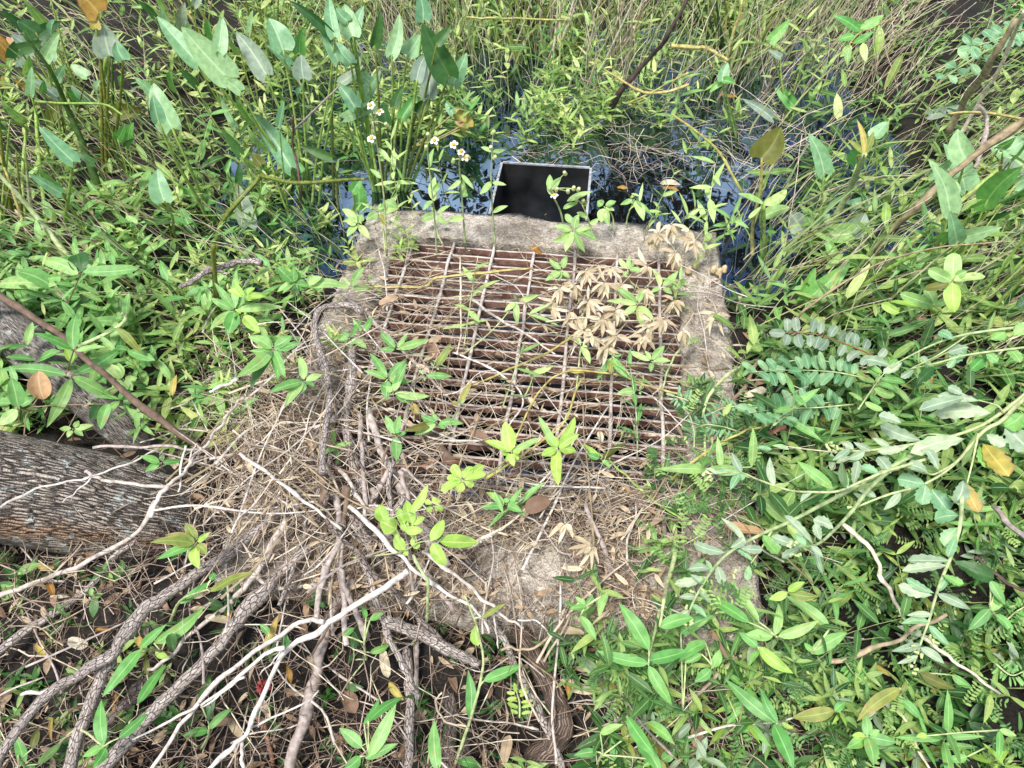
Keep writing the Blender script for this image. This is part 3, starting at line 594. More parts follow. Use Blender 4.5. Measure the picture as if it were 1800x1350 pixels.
W('dry_stick', 'thick tan stick slanting up the right bank', 'stick', 'C', [(955, 1360), (1100, 1210), (1250, 1080), (1480, 860), (1800, 640), (1960, 540)], 40, 30, 's_brown', 0.18, 0.75, bump=0.06)
W('dry_stick', 'brown woody stem slanting up near the top right corner', 'stick', 'C', [(1400, 700), (1480, 540), (1560, 430), (1640, 300), (1760, 100)], 34, 30, 's_brown', 0.25, 0.8, bump=0.06)
W('dry_stick', 'grey bent twig above the heart-shaped leaves on the right', 'stick', 'C', [(1560, 560), (1605, 630), (1590, 760), (1540, 885)], 22, 18, 'greytwig', 0.55, 0.4)
W('dry_stick', 'pale thin stick leaning across the top right corner', 'stick', 'C', [(1460, 720), (1560, 540), (1660, 380), (1740, 200), (1800, 60)], 20, 16, 'straw', 0.28, 0.85)
W('dry_stick', 'thin brown stick sloping through the rushes right of the drain', 'stick', 'F', [(560, 370), (680, 260), (900, 110), (1210, -20), (1700, -80)], 13, 8, 's_brown', 0.3, 0.62)
W('dry_stick', 'brown stick lying on the right rim of the drain', 'stick', 'F', [(140, 1120), (280, 1040), (400, 970), (540, 900)], 16, 22, 's_red', 0.33, 0.34)
W('dry_stick', 'dark twig with withered tip on the right rim of the drain', 'stick', 'F', [(200, 830), (260, 760), (330, 690), (390, 560)], 26, 14, 'wood', 0.33, 0.36)
W('dry_stick', 'straw coloured stem slanting through the lower right greenery', 'stick', 'I', [(840, 60), (1000, 210), (1060, 360), (1120, 470), (1175, 590)], 24, 16, 'straw', 0.36, 0.26)
W('dry_stick', 'brown woody stem lying level in the lower right greenery', 'stick', 'I', [(300, 920), (440, 885), (640, 850), (700, 800), (1000, 730), (1220, 620), (1390, 540)], 26, 20, 's_brown', 0.16, 0.28)
W('dry_stick', 'long tan straw slanting down at the lower right', 'stick', 'I', [(1260, 655), (1400, 760), (1540, 860), (1680, 965)], 18, 14, 'straw', 0.3, 0.22)
W('dry_stick', 'pale thin branch in the right edge greenery', 'stick', 'I', [(1640, -30), (1720, 60), (1830, 150)], 26, 30, 'greytwig', 0.4, 0.42)
W('dry_stick', 'black thin twig at the right edge', 'stick', 'I', [(1540, 240), (1640, 310), (1740, 390), (1840, 420)], 18, 18, 'darktwig', 0.3, 0.28)
W('dry_stick', 'pale tendril arching over the dark soil at the lower right', 'stick', 'I', [(1130, 1050), (1200, 1130), (1240, 1240), (1310, 1380)], 16, 12, 'straw', 0.2, 0.1)
W('dry_stick', 'pale vine stem lying from the bottom left of the right greenery to the drain corner', 'stick', 'I', [(-20, 1010), (110, 930), (240, 800), (310, 760)], 16, 20, 'straw', 0.2, 0.26)
W('dry_stick', 'yellow branch curving over the water near the top', 'stick', 'B', [(1385, 365), (1440, 400), (1510, 445), (1580, 480), (1650, 492), (1730, 482), (1830, 445)], 9, 17, 's_yellow', 0.22, 0.34, forks=[([(1830, 385), (1740, 430), (1650, 480), (1510, 545)], 14, 9, 0.36, 0.18)], jit=0.004)
W('dry_stick', 'yellow stalk lying level among the reeds at the top centre', 'stick', 'B', [(660, 90), (800, 97), (1000, 98), (1190, 105)], 11, 9, 's_yellow', 0.3, 0.3)
W('dry_stick', 'yellow stalk lying level across the base of the rush clump', 'stick', 'C', [(-60, 240), (60, 250), (150, 262), (240, 320)], 24, 18, 's_yellow', 0.3, 0.25)
# thick green stalks
W('green_stalk', 'thick green stalk bent over sideways left of the drain', 'stalk', 'A', [(1125, 1420), (1135, 1320), (1165, 1190), (1240, 1080), (1370, 940), (1395, 932), (1560, 965), (1800, 950), (1920, 945)], 34, 16, 's_olive', 0.05, 0.62, jit=0, bump=0.03, knots=0)
W('green_stalk', 'kinked yellow green stalk at the upper left, its top bent level', 'stalk', 'A', [(265, 1340), (235, 1100), (213, 900), (195, 700), (188, 545), (205, 537), (330, 545), (545, 550), (645, 605)], 24, 10, 's_green', 0.1, 0.62, jit=0, bump=0.03, knots=0)
W('green_stalk', 'kinked yellow green stalk at the left edge, beside the level topped one', 'stalk', 'A', [(160, 1340), (130, 1150), (118, 980), (128, 780), (140, 685), (100, 655), (0, 628), (-60, 610)], 22, 12, 's_green', 0.1, 0.55, jit=0, bump=0.03, knots=0)
W('green_stalk', 'yellow green stalk in pair, leaning at the left edge', 'stalk', 'A', [(190, 1350), (150, 1250), (90, 1080), (30, 900), (-40, 720)], 18, 12, 's_yellow', 0.1, 0.5, jit=0, bump=0.03, knots=0)
W('green_stalk', 'long pale green strap leaf stalk sloping across the left edge', 'stalk', 'A', [(460, 1440), (350, 1340), (200, 1150), (80, 1010), (-60, 860)], 34, 22, 's_pale', 0.12, 0.5, jit=0, bump=0.03, knots=0)
W('green_stalk', 'blackish green thick stalk leaning at the upper left', 'stalk', 'A', [(590, 1150), (520, 990), (440, 770), (350, 560), (270, 380), (120, 170)], 48, 14, 's_dark', 0.06, 0.75, jit=0, bump=0.03, knots=0)
W('green_stalk', 'dark green upright stalk beside the orange-tipped one', 'stalk', 'A', [(600, 890), (597, 600), (590, 310)], 18, 12, 's_dark', 0.06, 0.5, jit=0, bump=0.03, knots=0)
W('green_stalk', 'bright green upright stalk against the orange-tipped one', 'stalk', 'A', [(560, 930), (532, 640), (540, 470), (560, 300)], 28, 20, 's_green', 0.06, 0.5, jit=0, bump=0.03, knots=0)
W('green_stalk', 'olive upright stalk left of the drain, below the bent thick one', 'stalk', 'D', [(1150, 340), (1140, 200), (1128, 60), (1125, -60)], 30, 26, 's_olive', 0.15, 0.45, jit=0, bump=0.03, knots=0)
W('green_stalk', 'dark strap stalk slanting through the left greenery', 'stalk', 'D', [(1040, 400), (900, 170), (760, 60), (560, -120)], 22, 14, 's_dark', 0.15, 0.4, jit=0, bump=0.03, knots=0)
W('green_stalk', 'yellow green thin stalk curving over the lower left greenery', 'stalk', 'D', [(410, 480), (560, 410), (640, 360), (665, 320), (640, 300)], 22, 16, 's_pale', 0.3, 0.36, jit=0, bump=0.03, knots=0)
W('green_stalk', 'thick pale stalk leaning left under the yellow leaves on the right bank', 'stalk', 'C', [(800, 1150), (870, 1020), (920, 910), (960, 815)], 34, 28, 's_pale', 0.15, 0.5, jit=0, bump=0.03, knots=0)
W('green_stalk', 'long bright green stalk sloping up to the large leaf at the right edge', 'stalk', 'C', [(1120, 1360), (1300, 1200), (1480, 1050), (1660, 895)], 34, 20, 's_green', 0.18, 0.45, jit=0, bump=0.03, knots=0)
W('green_stalk', 'thin yellow stalk leaning left at the edge of the dark water', 'stalk', 'C', [(315, 1020), (260, 920), (190, 800), (80, 700), (-60, 600)], 16, 12, 's_yellow', 0.08, 0.35, jit=0, bump=0.03, knots=0)
W('green_stalk', 'yellow stalk arching over the right bank towards the right edge', 'stalk', 'C', [(1400, 600), (1500, 592), (1620, 598), (1740, 618), (1860, 645)], 12, 18, 's_yellow', 0.4, 0.5, jit=0, bump=0.03, knots=0)
W('green_stalk', 'bright green straight rush leaf at the right edge', 'stalk', 'F', [(1540, 365), (1680, 230), (1830, 90)], 22, 14, 's_green', 0.25, 0.5, jit=0, bump=0.03, knots=0)
W('green_stalk', 'dark green thick stalk running level behind the pinnate leaves', 'stalk', 'F', [(700, 290), (900, 200), (1150, 140), (1450, 90), (1800, 20)], 40, 34, 's_dark', 0.2, 0.4, jit=0, bump=0.03, knots=0)
W('green_stalk', 'bright green stalk above the dark thick one, right of the drain', 'stalk', 'F', [(840, 230), (960, 150), (1080, 70), (1230, -10)], 26, 20, 's_green', 0.25, 0.5, jit=0, bump=0.03, knots=0)

HB = 'bare branches in the bundle at the front left of the drain'
for i in range(34):
    x0, y0 = random.uniform(520, 720), random.uniform(770, 930); a = R(random.uniform(40, 130)); l = random.uniform(130, 330)
    m = random.choice(['bark', 'bark', 'greytwig', 'greytwig', 'wood', 'barkdark'])
    pts = [((x0 + math.cos(a) * l * s + random.uniform(-9, 9)) * 3, (y0 + math.sin(a) * l * s + random.uniform(-9, 9) - 900) * 3) for s in (0, 0.22, 0.45, 0.72, 1)]
    wd = random.uniform(12, 36)
    W('bare_branch', 'bare grey branch in the bundle spilling over the front left corner of the drain', 'branch', 'G', pts, wd, wd * random.uniform(0.7, 1.2), m, random.uniform(0.35, 0.42), random.uniform(0.18, 0.33), group=HB)
# ------------------------------------------------------------------ plants
def nums(s): return [float(x) for x in s.split()]
PICK = 'pickerelweeds around the water'
def tall(label, t, foot, leaves, smat='s_green', sw=16, name='pickerelweed', cat='water plant', kind='cord', group=PICK, k=0.12, spread=26, hz=None):
    """leaves: 'bx by tx ty w mat [fx fy]' - each blade stands on its own stalk from the foot"""
    fz = hz if hz is not None else max(surf(*S(*T(t, *foot))[:2]) - 0.02, -0.02)
    B0 = D(*T(t, *foot), fz)
    g = root(name, B0, label, cat, group)
    for e in leaves.split(';'):
        q = e.split(); bx, by, tx, ty, w = map(float, q[:5]); mat = q[5]
        fx, fy = (float(q[6]), float(q[7])) if len(q) > 7 else (foot[0] + random.uniform(-spread, spread), foot[1] + random.uniform(-8, 8))
        kd = q[8] if len(q) > 8 else kind
        Bf = D(*T(t, fx, fy), fz)
        y = Bf[1] + random.uniform(-0.10, 0.04)
        P = atY(*T(t, bx, by), y)
        if P[2] < fz + 0.05: P = D(*T(t, bx, by), fz + 0.15)
        # stalk: bows a little
        mids = [Bf + (P - Bf) * s + np.array([random.uniform(-1, 1) * 0.012, random.uniform(-1, 1) * 0.02, 0.0]) * math.sin(s * 3.14) for s in (0.35, 0.7)]
        ps = unit(P - mids[1])
        V, Fc, uv = tube([Bf] + mids + [P], pxw(sw, depth_of(Bf)) / 2, pxw(sw * 0.55, depth_of(P)) / 2, 6, 0.04, 4, 0)
        st = mk('stem', V, Fc, smat if mat not in ('dark',) else 's_olive', g, uv)
        ww = random.uniform(0.9, 1.05)
        if mat in ('dark', 'olive', 'orange'): kk = 0.02
        else: kk = random.uniform(0.0, 0.3) + k
        leafpx(st, P, T(t, tx, ty), w * ww, mat, kd, kk, 'leaf_blade', fold=random.uniform(0.18, 0.4), droop=random.uniform(-0.04, 0.16), wave=0.02, rows=15, cols=(-1, -0.75, -0.4, 0, 0.4, 0.75, 1))
    return g
tall('tall pickerelweed with two overlapping long pale blades, upper left of the water', 'A', (1640, 1040),
     '1045 332 828 85 118 blue;1196 408 955 140 165 blue;1152 268 1172 85 84 blue 1560 1000;1402 392 1245 170 118 grey;1492 262 1418 95 135 blue;1600 412 1590 288 108 grey;1265 480 1150 400 80 blue')
tall('pickerelweed stalks whose lower blade hangs over the water at the left', 'A', (1680, 1120), '1532 880 1318 590 118 blue 1640 1100;1748 832 1580 765 58 dark 1790 1130;1740 182 1520 0 66 dark 1760 1090;1782 320 1690 150 80 blue;1765 190 1738 -20 84 blue;1590 905 1565 855 46 green', spread=60)
tall('single pickerelweed with an upright oval blade left of the tall clump', 'A', (1130, 1225), '905 672 808 436 132 blue;835 640 805 500 80 blue;1105 1080 912 980 88 green', sw=22)
tall('small pickerelweed with a rounded oval pale blade, below the upright one', 'A', (965, 1350), '865 1057 832 890 128 blue;885 1160 705 1172 46 dark', sw=20)
tall('pickerelweed with a narrow pale blade pointing left, at the left side', 'A', (345, 1300), '383 850 203 665 98 blue', sw=26)
tall('pickerelweed with an orange withered top blade on an olive stalk', 'A', (558, 950), '517 68 400 -45 150 orange;578 292 548 128 150 grey;650 314 612 218 84 blue;505 150 490 70 60 yellow', smat='s_olive', sw=22)
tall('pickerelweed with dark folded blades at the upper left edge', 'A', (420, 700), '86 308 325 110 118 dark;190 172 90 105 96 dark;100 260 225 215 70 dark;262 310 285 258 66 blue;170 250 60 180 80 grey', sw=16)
tall('withered pickerelweed blade, orange and yellow, at the left edge', 'A', (10, 560), '62 300 -40 160 96 orange;60 200 110 290 60 peach;0 420 60 480 60 yellow;150 465 70 420 44 orange', sw=12)
tall('pickerelweed with drooping olive blades below the kinked level stalk', 'A', (330, 800), '320 535 258 690 88 olive;600 605 750 582 92 olive;300 512 158 415 62 grey;460 402 372 340 62 blue;40 930 10 1060 76 olive', smat='s_olive', sw=12)
tall('pickerelweed with a grey green blade dipping to the water, left of the tall clump', 'A', (1300, 1290), '1308 1192 1252 965 118 grey;1375 868 1330 805 66 olive;1190 900 1220 830 30 green;1255 960 1260 860 46 dark', sw=12)
tall('dense clump of pickerelweed standing in the water behind the drain', 'B', (270, 1035),
     '60 190 18 20 112 blue 190 1040;66 190 118 28 66 blue 200 1042;176 236 208 50 66 dark 230 1030;266 286 306 72 76 blue 262 1040;350 288 418 182 112 blue 255 1040;432 102 408 -40 92 blue 300 1038;568 398 428 120 150 dark 330 1040;505 225 578 140 72 dark 335 1030;590 442 662 278 84 blue 345 1040;398 420 455 280 88 grey 320 1030;462 512 440 300 92 grey 330 1036;95 555 208 374 100 blue 210 1040;72 566 -20 440 90 blue 195 1040;20 622 232 552 62 blue 180 1040;396 592 472 524 82 dark 312 1040;0 436 116 344 66 grey 180 1030;50 332 -30 220 88 blue 200 1030;240 650 222 535 70 dark 240 1040;320 622 402 495 66 green 300 1040;150 430 100 380 60 blue 215 1040;30 110 -30 40 70 blue 185 1036;280 560 330 450 56 dark 280 1040;60 1010 110 940 60 green 60 1200;90 1100 70 930 80 green 60 1210', sw=18)
tall('dying pickerelweed blade turned yellow, leaning over the water behind the drain', 'B', (400, 770), '665 672 582 562 96 yellow;590 600 543 535 44 blue;640 660 600 640 30 peach', smat='s_yellow', sw=14, hz=0.06)
tall('single pickerelweed with small oval blade beside the rush clump', 'C', (272, 740), '210 428 238 330 72 blue;215 425 140 490 40 green;215 425 280 440 40 green', sw=12)
tall('pickerelweed with a dark olive blade in the middle of the right side water edge', 'C', (385, 1370), '418 832 520 668 172 olive', smat='s_yellow', sw=24)
tall('plant with three broad pale leaves right of the drain, under the olive blade', 'C', (400, 1385), '425 1078 288 1022 68 mint;430 1082 550 1000 70 mint;408 1150 564 1092 78 mint', name='broadleaf_plant', cat='plant', kind='ovate', sw=26, k=0.4, group=None)
tall('pickerelweed with curled pale blades over the dark water on the right', 'C', (545, 660), '582 556 484 460 66 green;472 622 318 525 58 grey;515 302 450 262 50 grey;462 212 566 100 62 green;660 262 668 242 30 blue;690 520 668 478 36 green', sw=12, spread=90)
tall('pickerelweed with paired heart-shaped pale blades on the right bank', 'C', (1370, 1320), '1492 838 1450 680 136 blue;1490 1004 1374 755 128 blue;1428 1004 1296 840 78 blue', sw=20)
tall('pickerelweed with a very large blade at the right edge', 'C', (1560, 1150), '1805 880 1602 742 130 blue;1675 885 1815 935 110 grey;1690 800 1840 720 120 blue', sw=24)
tall('pickerelweed with broad blades in a fan right of the drain', 'C', (720, 1370), '652 1264 562 1118 140 grey;888 1232 684 1226 120 mint;890 1232 965 1120 130 grey;720 1200 775 1128 90 blue;800 1340 760 1250 60 green', sw=20)
tall('pickerelweed with narrow blades at the middle of the right bank', 'C', (1000, 1180), '885 1082 1050 1022 66 blue;1385 1012 1180 1040 64 green 1300 1180;1300 606 1470 552 60 grey 1320 720;1010 720 1080 640 90 blue', sw=12)
tall('yellowed forked plant with three upright leaves on the right bank', 'C', (945, 850), '958 812 918 630 44 yellow;962 812 1008 690 56 dying;955 808 870 735 40 dying', name='yellowed_plant', cat='plant', kind='lance', smat='s_yellow', sw=14, group=None, hz=0.42)
tall('long pale yellow leaf hanging down on the right bank', 'C', (1200, 260), '1158 290 1060 475 72 dying', name='hanging_leaf', cat='leaf', kind='lance', smat='s_yellow', sw=10, group=None, hz=0.5)
tall('bright green broad strap blade right of the drain, beside the pale leaves', 'F', (600, 300), '650 232 884 35 118 green;640 200 700 60 70 green', sw=20)
tall('pickerelweed with dark blades leaning in the left greenery', 'D', (520, 300), '385 262 520 140 84 dark;620 308 640 160 112 dark;540 190 640 120 70 dark', sw=14)

def low(name, label, cat, t, stem, leaves, h=0.08, smat='s_green', sw=9, kind='lance', k=None, group=None, h0=0.0, droop=0.12, fold=0.2, wave=0.03, seg=0):
    """a plant close to the ground: stem pixels from foot to top, leaves 'bx by tx ty w mat [kind]'"""
    n = len(stem)
    P = [S(*T(t, *p), h0 + (h - h0) * (i / (n - 1)) ** 0.7) for i, p in enumerate(stem)]
    P0, P1 = P[0], P[-1]
    d0, d1 = depth_of(P0), depth_of(P1)
    P = [P0] + [U(*T(t, *p), d0 + (d1 - d0) * (i + 1) / (n - 1)) for i, p in enumerate(stem[1:])]
    g = root(name, P0, label, cat, group)
    V, Fc, uv = tube(P, pxw(sw, d0) / 2, pxw(sw * 0.6, d1) / 2, 6, 0.05, 5, 0.001)
    mk('stem', V, Fc, smat, g, uv)
    pix = np.array([T(t, *p) for p in stem]); deps = [depth_of(p) for p in P]
    for e in leaves.split(';'):
        q = e.split(); bx, by, tx, ty, w = map(float, q[:5]); mat = q[5]; kd = q[6] if len(q) > 6 else kind
        b = np.array(T(t, bx, by)); i = int(np.argmin(((pix - b) ** 2).sum(1)))
        B = U(*b, deps[i] - random.uniform(-0.004, 0.01))
        far = np.linalg.norm(pix[i] - b)
        if far > 5:        # a stalk of its own between stem and blade
            V, Fc, uv = tube([P[i], (P[i] + B) / 2 + np.array([0, 0, 0.003]), B], pxw(sw * 0.55, d1) / 2, pxw(sw * 0.45, d1) / 2, 5, 0, 3)
            mk('leaf_stalk', V, Fc, smat, g, uv)
        leafpx(g, B, T(t, tx, ty), w, mat, kd, k, 'leaf', droop=droop * random.uniform(0.5, 1.4), fold=fold * random.uniform(0.6, 1.5), wave=wave)
    return g
def star(t, c, tips, w, mat, kind='', off=10):
    """leaves that leave one node towards the given tips"""
    out = []
    for q in tips.split(';'):
        z = q.split(); x, y = float(z[0]), float(z[1]); ww = float(z[2]) if len(z) > 2 else w; mm = z[3] if len(z) > 3 else mat
        d = math.hypot(x - c[0], y - c[1]); s = off / max(d, 1)
        out.append(f'{c[0] + (x - c[0]) * s} {c[1] + (y - c[1]) * s} {x} {y} {ww} {mm} {kind}')
    return ';'.join(out)
DV = 'creeping weed sprigs trailing over the drain'
def trail(label, t, c, tips, foot, w=46, mat='weed', h=0.07, **kw):
    mid = ((foot[0] + c[0]) / 2 + random.uniform(-25, 25), (foot[1] + c[1]) / 2 + random.uniform(-25, 25))
    return low('creeping_sprig', label, 'weed sprig', t, [foot, mid, c], star(t, c, tips, w, mat), h, 's_pale', kw.pop('sw', 9), group=DV, **kw)
trail('creeping sprig with four leaves on the grate just above its middle', 'E', (925, 240), '1040 205;860 292;930 362 50;905 205 30', (640, 520), mat='mint')
trail('creeping sprig with narrow leaf pair right above the grate middle', 'E', (985, 305), '1092 255 30;1150 370 30;1120 270 22', (1150, 420), mat='mint')
trail('single blue green leaf pair by the left rim of the grate', 'E', (112, 405), '162 318 50;130 380 20;60 330 30', (150, 470))
trail('creeping sprig with broad leaves crossing the back left corner of the rim', 'E', (50, 165), '125 55 60;-60 158 44;150 168 48;10 110 30', (-40, 300), mat='mint')
trail('creeping sprig at the left rim beside the curved barky branch', 'E', (45, 435), '112 330 40;-10 440 50;138 490 56;10 395 44;50 490 36', (-20, 560))
trail('creeping sprig with two long leaves at the left end of the grate', 'E', (290, 490), '205 398 62;465 438 64;200 492 46;350 400 36;330 480 30', (560, 590), mat='weed')
trail('lone yellowish leaf standing over the grate left of its middle', 'E', (495, 588), '578 462 62 dying;470 560 16;515 600 14', (600, 480), mat='mint')
trail('leafy creeping cluster on the left part of the grate, upper of two', 'E', (245, 650), '150 512 66;345 550 60;118 605 50;240 760 80;320 655 60;200 580 46;360 668 56', (100, 780))
trail('lone leaf pointing right, beside the leafy cluster on the left of the grate', 'E', (438, 630), '585 635 56;410 600 20;440 660 20', (330, 670))
trail('leafy creeping cluster on the left part of the grate, lower of two', 'E', (275, 722), '470 738 62;380 772 54;235 690 50;312 610 62;345 560 58', (120, 830))
trail('thin yellow green leaf standing upright left of the grate middle', 'E', (620, 790), '690 655 46 dying;585 765 34 dying;660 740 22', (560, 900), mat='mint')
trail('lone twisted pale leaf at the middle of the grate', 'E', (1000, 615), '1120 578 44;970 590 18;1010 650 24', (960, 760), mat='mint')
trail('creeping sprig with four leaves near the right rim of the grate', 'E', (1635, 555), '1515 500 48;1705 472 60;1740 555 48;1630 612 40;1600 500 30', (1760, 660), mat='mint')
trail('creeping sprig with drooping leaves left of the right rim sprig', 'E', (1430, 530), '1400 465 46;1512 645 60;1425 625 50 dying;1345 662 54;1480 520 30', (1560, 700))
trail('creeping sprig among tan leaves at the back of the grate', 'E', (1165, 75), '1075 130 62;1190 0 50;1095 15 46;1205 118 40;1150 130 34', (1250, 200), mat='mint')
trail('creeping sprig with long leaf pairs in the middle of the tan leaves', 'E', (1565, 255), '1450 165 60;1592 180 44;1475 315 54;1592 385 56;1650 345 44;1400 235 46', (1460, 370), mat='mint')
trail('bright creeping sprig at the back right corner of the grate', 'E', (1690, 165), '1640 68 46;1778 78 54;1630 195 42;1745 200 40', (1620, 280), mat='mint')
trail('creeping sprig right behind the tan leaves, by the back rim', 'E', (1510, 72), '1462 15 44;1520 0 34;1585 75 40;1490 112 36;1540 30 30', (1580, 180), mat='mint')
trail('lone drooping leaf under the tan leaves', 'E', (1262, 468), '1312 570 52;1250 430 22;1300 480 20', (1180, 420), mat='mint')
trail('lone folded leaf pair at the right side of the grate', 'E', (1565, 710), '1452 725 60;1590 680 20;1580 730 20', (1590, 620), mat='mint')
trail('creeping sprig with long drooping leaf at the front left of the grate', 'E', (288, 945), '232 838 64;312 840 56;288 1085 82;300 905 44;345 930 40;270 880 40', (60, 1010))
trail('creeping sprig with five leaves right beside the front left sprig', 'E', (505, 880), '418 838 60;645 885 56;385 945 70;322 925 56 olive;548 912 46;480 830 46', (330, 800))
trail('creeping sprig with dark leaves at the front right of the grate', 'E', (1368, 1070), '1298 1045 52 green;1448 1028 54 olive;1415 1118 40;1275 992 44 lime;1512 985 44 olive', (1500, 900), mat='green')
trail('creeping sprig with four green leaves on the front rim', 'E', (868, 1312), '762 1245 56;730 1325 56;955 1352 60;872 1272 44;935 1300 40', (960, 1180), mat='weed')
trail('creeping sprig leaning over the back rim left of its middle', 'B', (500, 1130), '420 1170 60;575 1085 34;560 1185 46;470 1090 30', (540, 1300), mat='mint', h=0.05)
trail('creeping sprig with bright leaves over the right half of the back rim', 'B', (1225, 1215), '1120 1190 60;1252 1130 66;1355 1272 70;1110 1275 56;1320 1200 40;1180 1330 60;1285 1330 52', (1250, 1360), mat='mint', h=0.1)
trail('creeping sprig of paired leaves at the back rim right end', 'B', (1385, 1090), '1350 1060 66;1450 1060 56;1370 1175 76;1412 1190 62;1440 1110 40', (1440, 1230), mat='mint', h=0.1)
trail('creeping sprig hanging over the water right of the black box', 'B', (1545, 1050), '1595 1165 66;1530 1030 44;1470 1080 40;1640 1140 36', (1500, 1190), mat='mint', h=0.1)
trail('creeping sprig with drooping leaves at the back left corner', 'B', (200, 1120), '130 1160 66;195 1090 56;300 1100 60;250 1060 50;230 1190 50 dying', (230, 1330), mat='mint', h=0.09)
trail('creeping sprig climbing at the left of the back corner', 'B', (90, 1180), '20 1160 70;110 1130 60;150 1260 56;30 1250 56;0 1100 60', (60, 1340), mat='mint', h=0.1)
trail('creeping sprig of broad leaves left of the curved branch, upper', 'D', (1550, 145), '1455 55 78;1500 38 56 lime;1628 170 84;1706 190 50;1580 200 56 dark;1545 60 60', (1640, 300), mat='weed', h=0.16)
trail('creeping sprig with long level leaf by the back left rim', 'D', (1620, 155), '1830 160 74;1700 110 60;1650 95 50', (1600, 280), mat='mint', h=0.14)
trail('creeping sprig of broad leaves left of the drain, with a round lime leaf', 'D', (1240, 285), '1105 395 74;1108 220 60;1130 140 56;1245 72 60;1200 420 110 green;1500 270 70;1330 160 74', (1400, 420), mat='weed', h=0.18)
trail('round lime leaf standing beside the broad leaved sprig left of the drain', 'D', (1278, 310), '1368 405 92 lime;1240 280 24;1300 300 20', (1250, 480), mat='lime', h=0.22)
trail('small lime leaf cluster above the round lime leaf', 'D', (1290, 215), '1200 180 56;1345 165 62;1400 215 56;1240 130 40;1330 230 40', (1330, 330), mat='lime', h=0.24)
trail('large creeping cluster of drooping leaves left of the grate', 'D', (1440, 490), '1308 425 82;1545 420 80;1245 640 96;1320 705 86 dark;1465 660 74;1505 645 68 green;1590 450 60;1380 400 60;1360 590 74;1480 570 62;1310 500 40 green', (1640, 620), mat='weed', h=0.22)
trail('creeping sprig of four broad leaves beside the curved branch', 'D', (1605, 660), '1578 525 66;1702 625 58;1505 795 74;1415 720 70;1600 720 40;1660 690 40', (1720, 780), mat='weed', h=0.16)
trail('small sprig of four leaves on the end of the thick trunk', 'D', (850, 1092), '738 1055 56;962 1080 44;765 1138 50;862 1040 40 dark', (900, 1160), mat='green', h=0.2)
trail('small sprig with pale leaves above the thick trunk', 'D', (385, 912), '312 910 44;415 868 40;495 890 50;355 958 46;440 950 44', (400, 990), mat='mint', h=0.2)
trail('pale leaved sprig in the gap between trunk and straw', 'D', (1085, 745), '988 698 66;1010 790 50;1165 775 56;1120 710 40', (1150, 860), mat='weed', h=0.1)
trail('pale heart leaves in the greenery above the slim trunk', 'D', (650, 650), '542 572 84;590 690 66;725 640 60;700 710 60;610 560 60', (690, 760), mat='mint', h=0.18, k=0.3)
trail('sprig with wilted brown edged leaves on the bottom of the thick trunk', 'G', (1035, 165), '872 120 110 dying;975 55 80 dying;1092 225 70 dying;790 160 70 dying;825 250 70;1050 300 90 lime;1108 108 44 lime', (1080, 330), mat='green', h=0.16)

BL = 'large-leaved trailing weeds in front of the drain'
def big(label, t, stem, leaves, h=0.2, mat='green', sw=18, smat='s_pale', **kw):
    return low('trailing_weed', label, 'weed', t, stem, leaves, h, smat, sw, group=BL, **kw)
big('trailing weed with a long bright leaf lying over the forked barky branch', 'G', [(930, 770), (850, 735), (745, 722)], '742 724 540 975 104 green;738 716 880 590 66 green;812 692 1080 495 98 green;900 640 915 740 80 dark;820 735 890 770 56 lime', 0.3)
big('trailing weed with yellow-tipped long leaf above the forked barky branch', 'G', [(890, 600), (950, 470), (1090, 410)], '950 482 1108 365 76 green;1108 420 1340 318 74 dying;1110 360 1135 320 50 green', 0.36)
big('trailing weed with an upright leaf between the barky branches near the bottom', 'G', [(240, 1310), (400, 1150), (548, 1235)], '546 1228 535 990 98 green;548 1238 436 1292 66 green;556 1245 488 1352 74 green;628 1192 780 1062 76 green', 0.24)
big('trailing weed with one drooping leaf under the long bright one', 'G', [(900, 870), (800, 950), (725, 1015)], '725 1012 878 800 78 green;775 860 765 740 44 olive', 0.18)
big('trailing weed at the bottom left corner with a curled bright leaf', 'G', [(140, 1400), (130, 1340), (110, 1310)], '124 1340 72 1170 76 green;150 1320 190 1400 66 dark;200 1330 330 1210 60 weed;170 1250 200 1130 60 olive', 0.16)
big('trailing weed of dark leaves under the bone-white twig', 'G', [(1060, 1250), (1100, 1180), (1105, 1120)], '1102 1145 1225 1035 62 green;1100 1150 965 1180 66 green;1098 1105 1140 945 66 dark;1050 990 1110 850 66 dark;930 1150 1080 1055 74 dark', 0.12)
big('yellow long leaf and small green ones right of the bone-white twig', 'G', [(1440, 800), (1420, 760), (1400, 740)], '1392 742 1470 540 66 yellow;1520 730 1490 620 66 green;1575 720 1520 640 46 green;1420 640 1370 590 50 weed', 0.16)
big('small green sprig in the dark gap at the left under the white branch', 'G', [(490, 470), (500, 440), (490, 420)], '490 440 480 400 40 green;495 450 545 430 40 weed;500 450 490 560 70 dark;470 450 540 520 56 dark', 0.14)
big('four-leaved dull sprig on the soil at the left edge', 'G', [(100, 380), (90, 340), (80, 320)], '95 340 20 290 74 dark;95 330 220 272 74 weed;60 390 160 370 66 green;70 390 -20 385 74 green;70 410 10 480 66 weed', 0.1)
big('trailing weed with a long upright leaf at the bottom edge, left of centre', 'H', [(130, 1420), (140, 1350), (145, 1290)], '145 1292 290 1005 104 weed;142 1102 330 975 68 green;110 1242 -10 1140 92 weed;120 1120 200 980 60 green;130 1300 300 1220 70 weed;100 1290 10 1360 84 green', 0.3)
big('trailing weed with one tall upright leaf at the bottom edge centre', 'H', [(500, 1460), (505, 1400), (508, 1340)], '508 1370 490 1095 98 weed', 0.3)
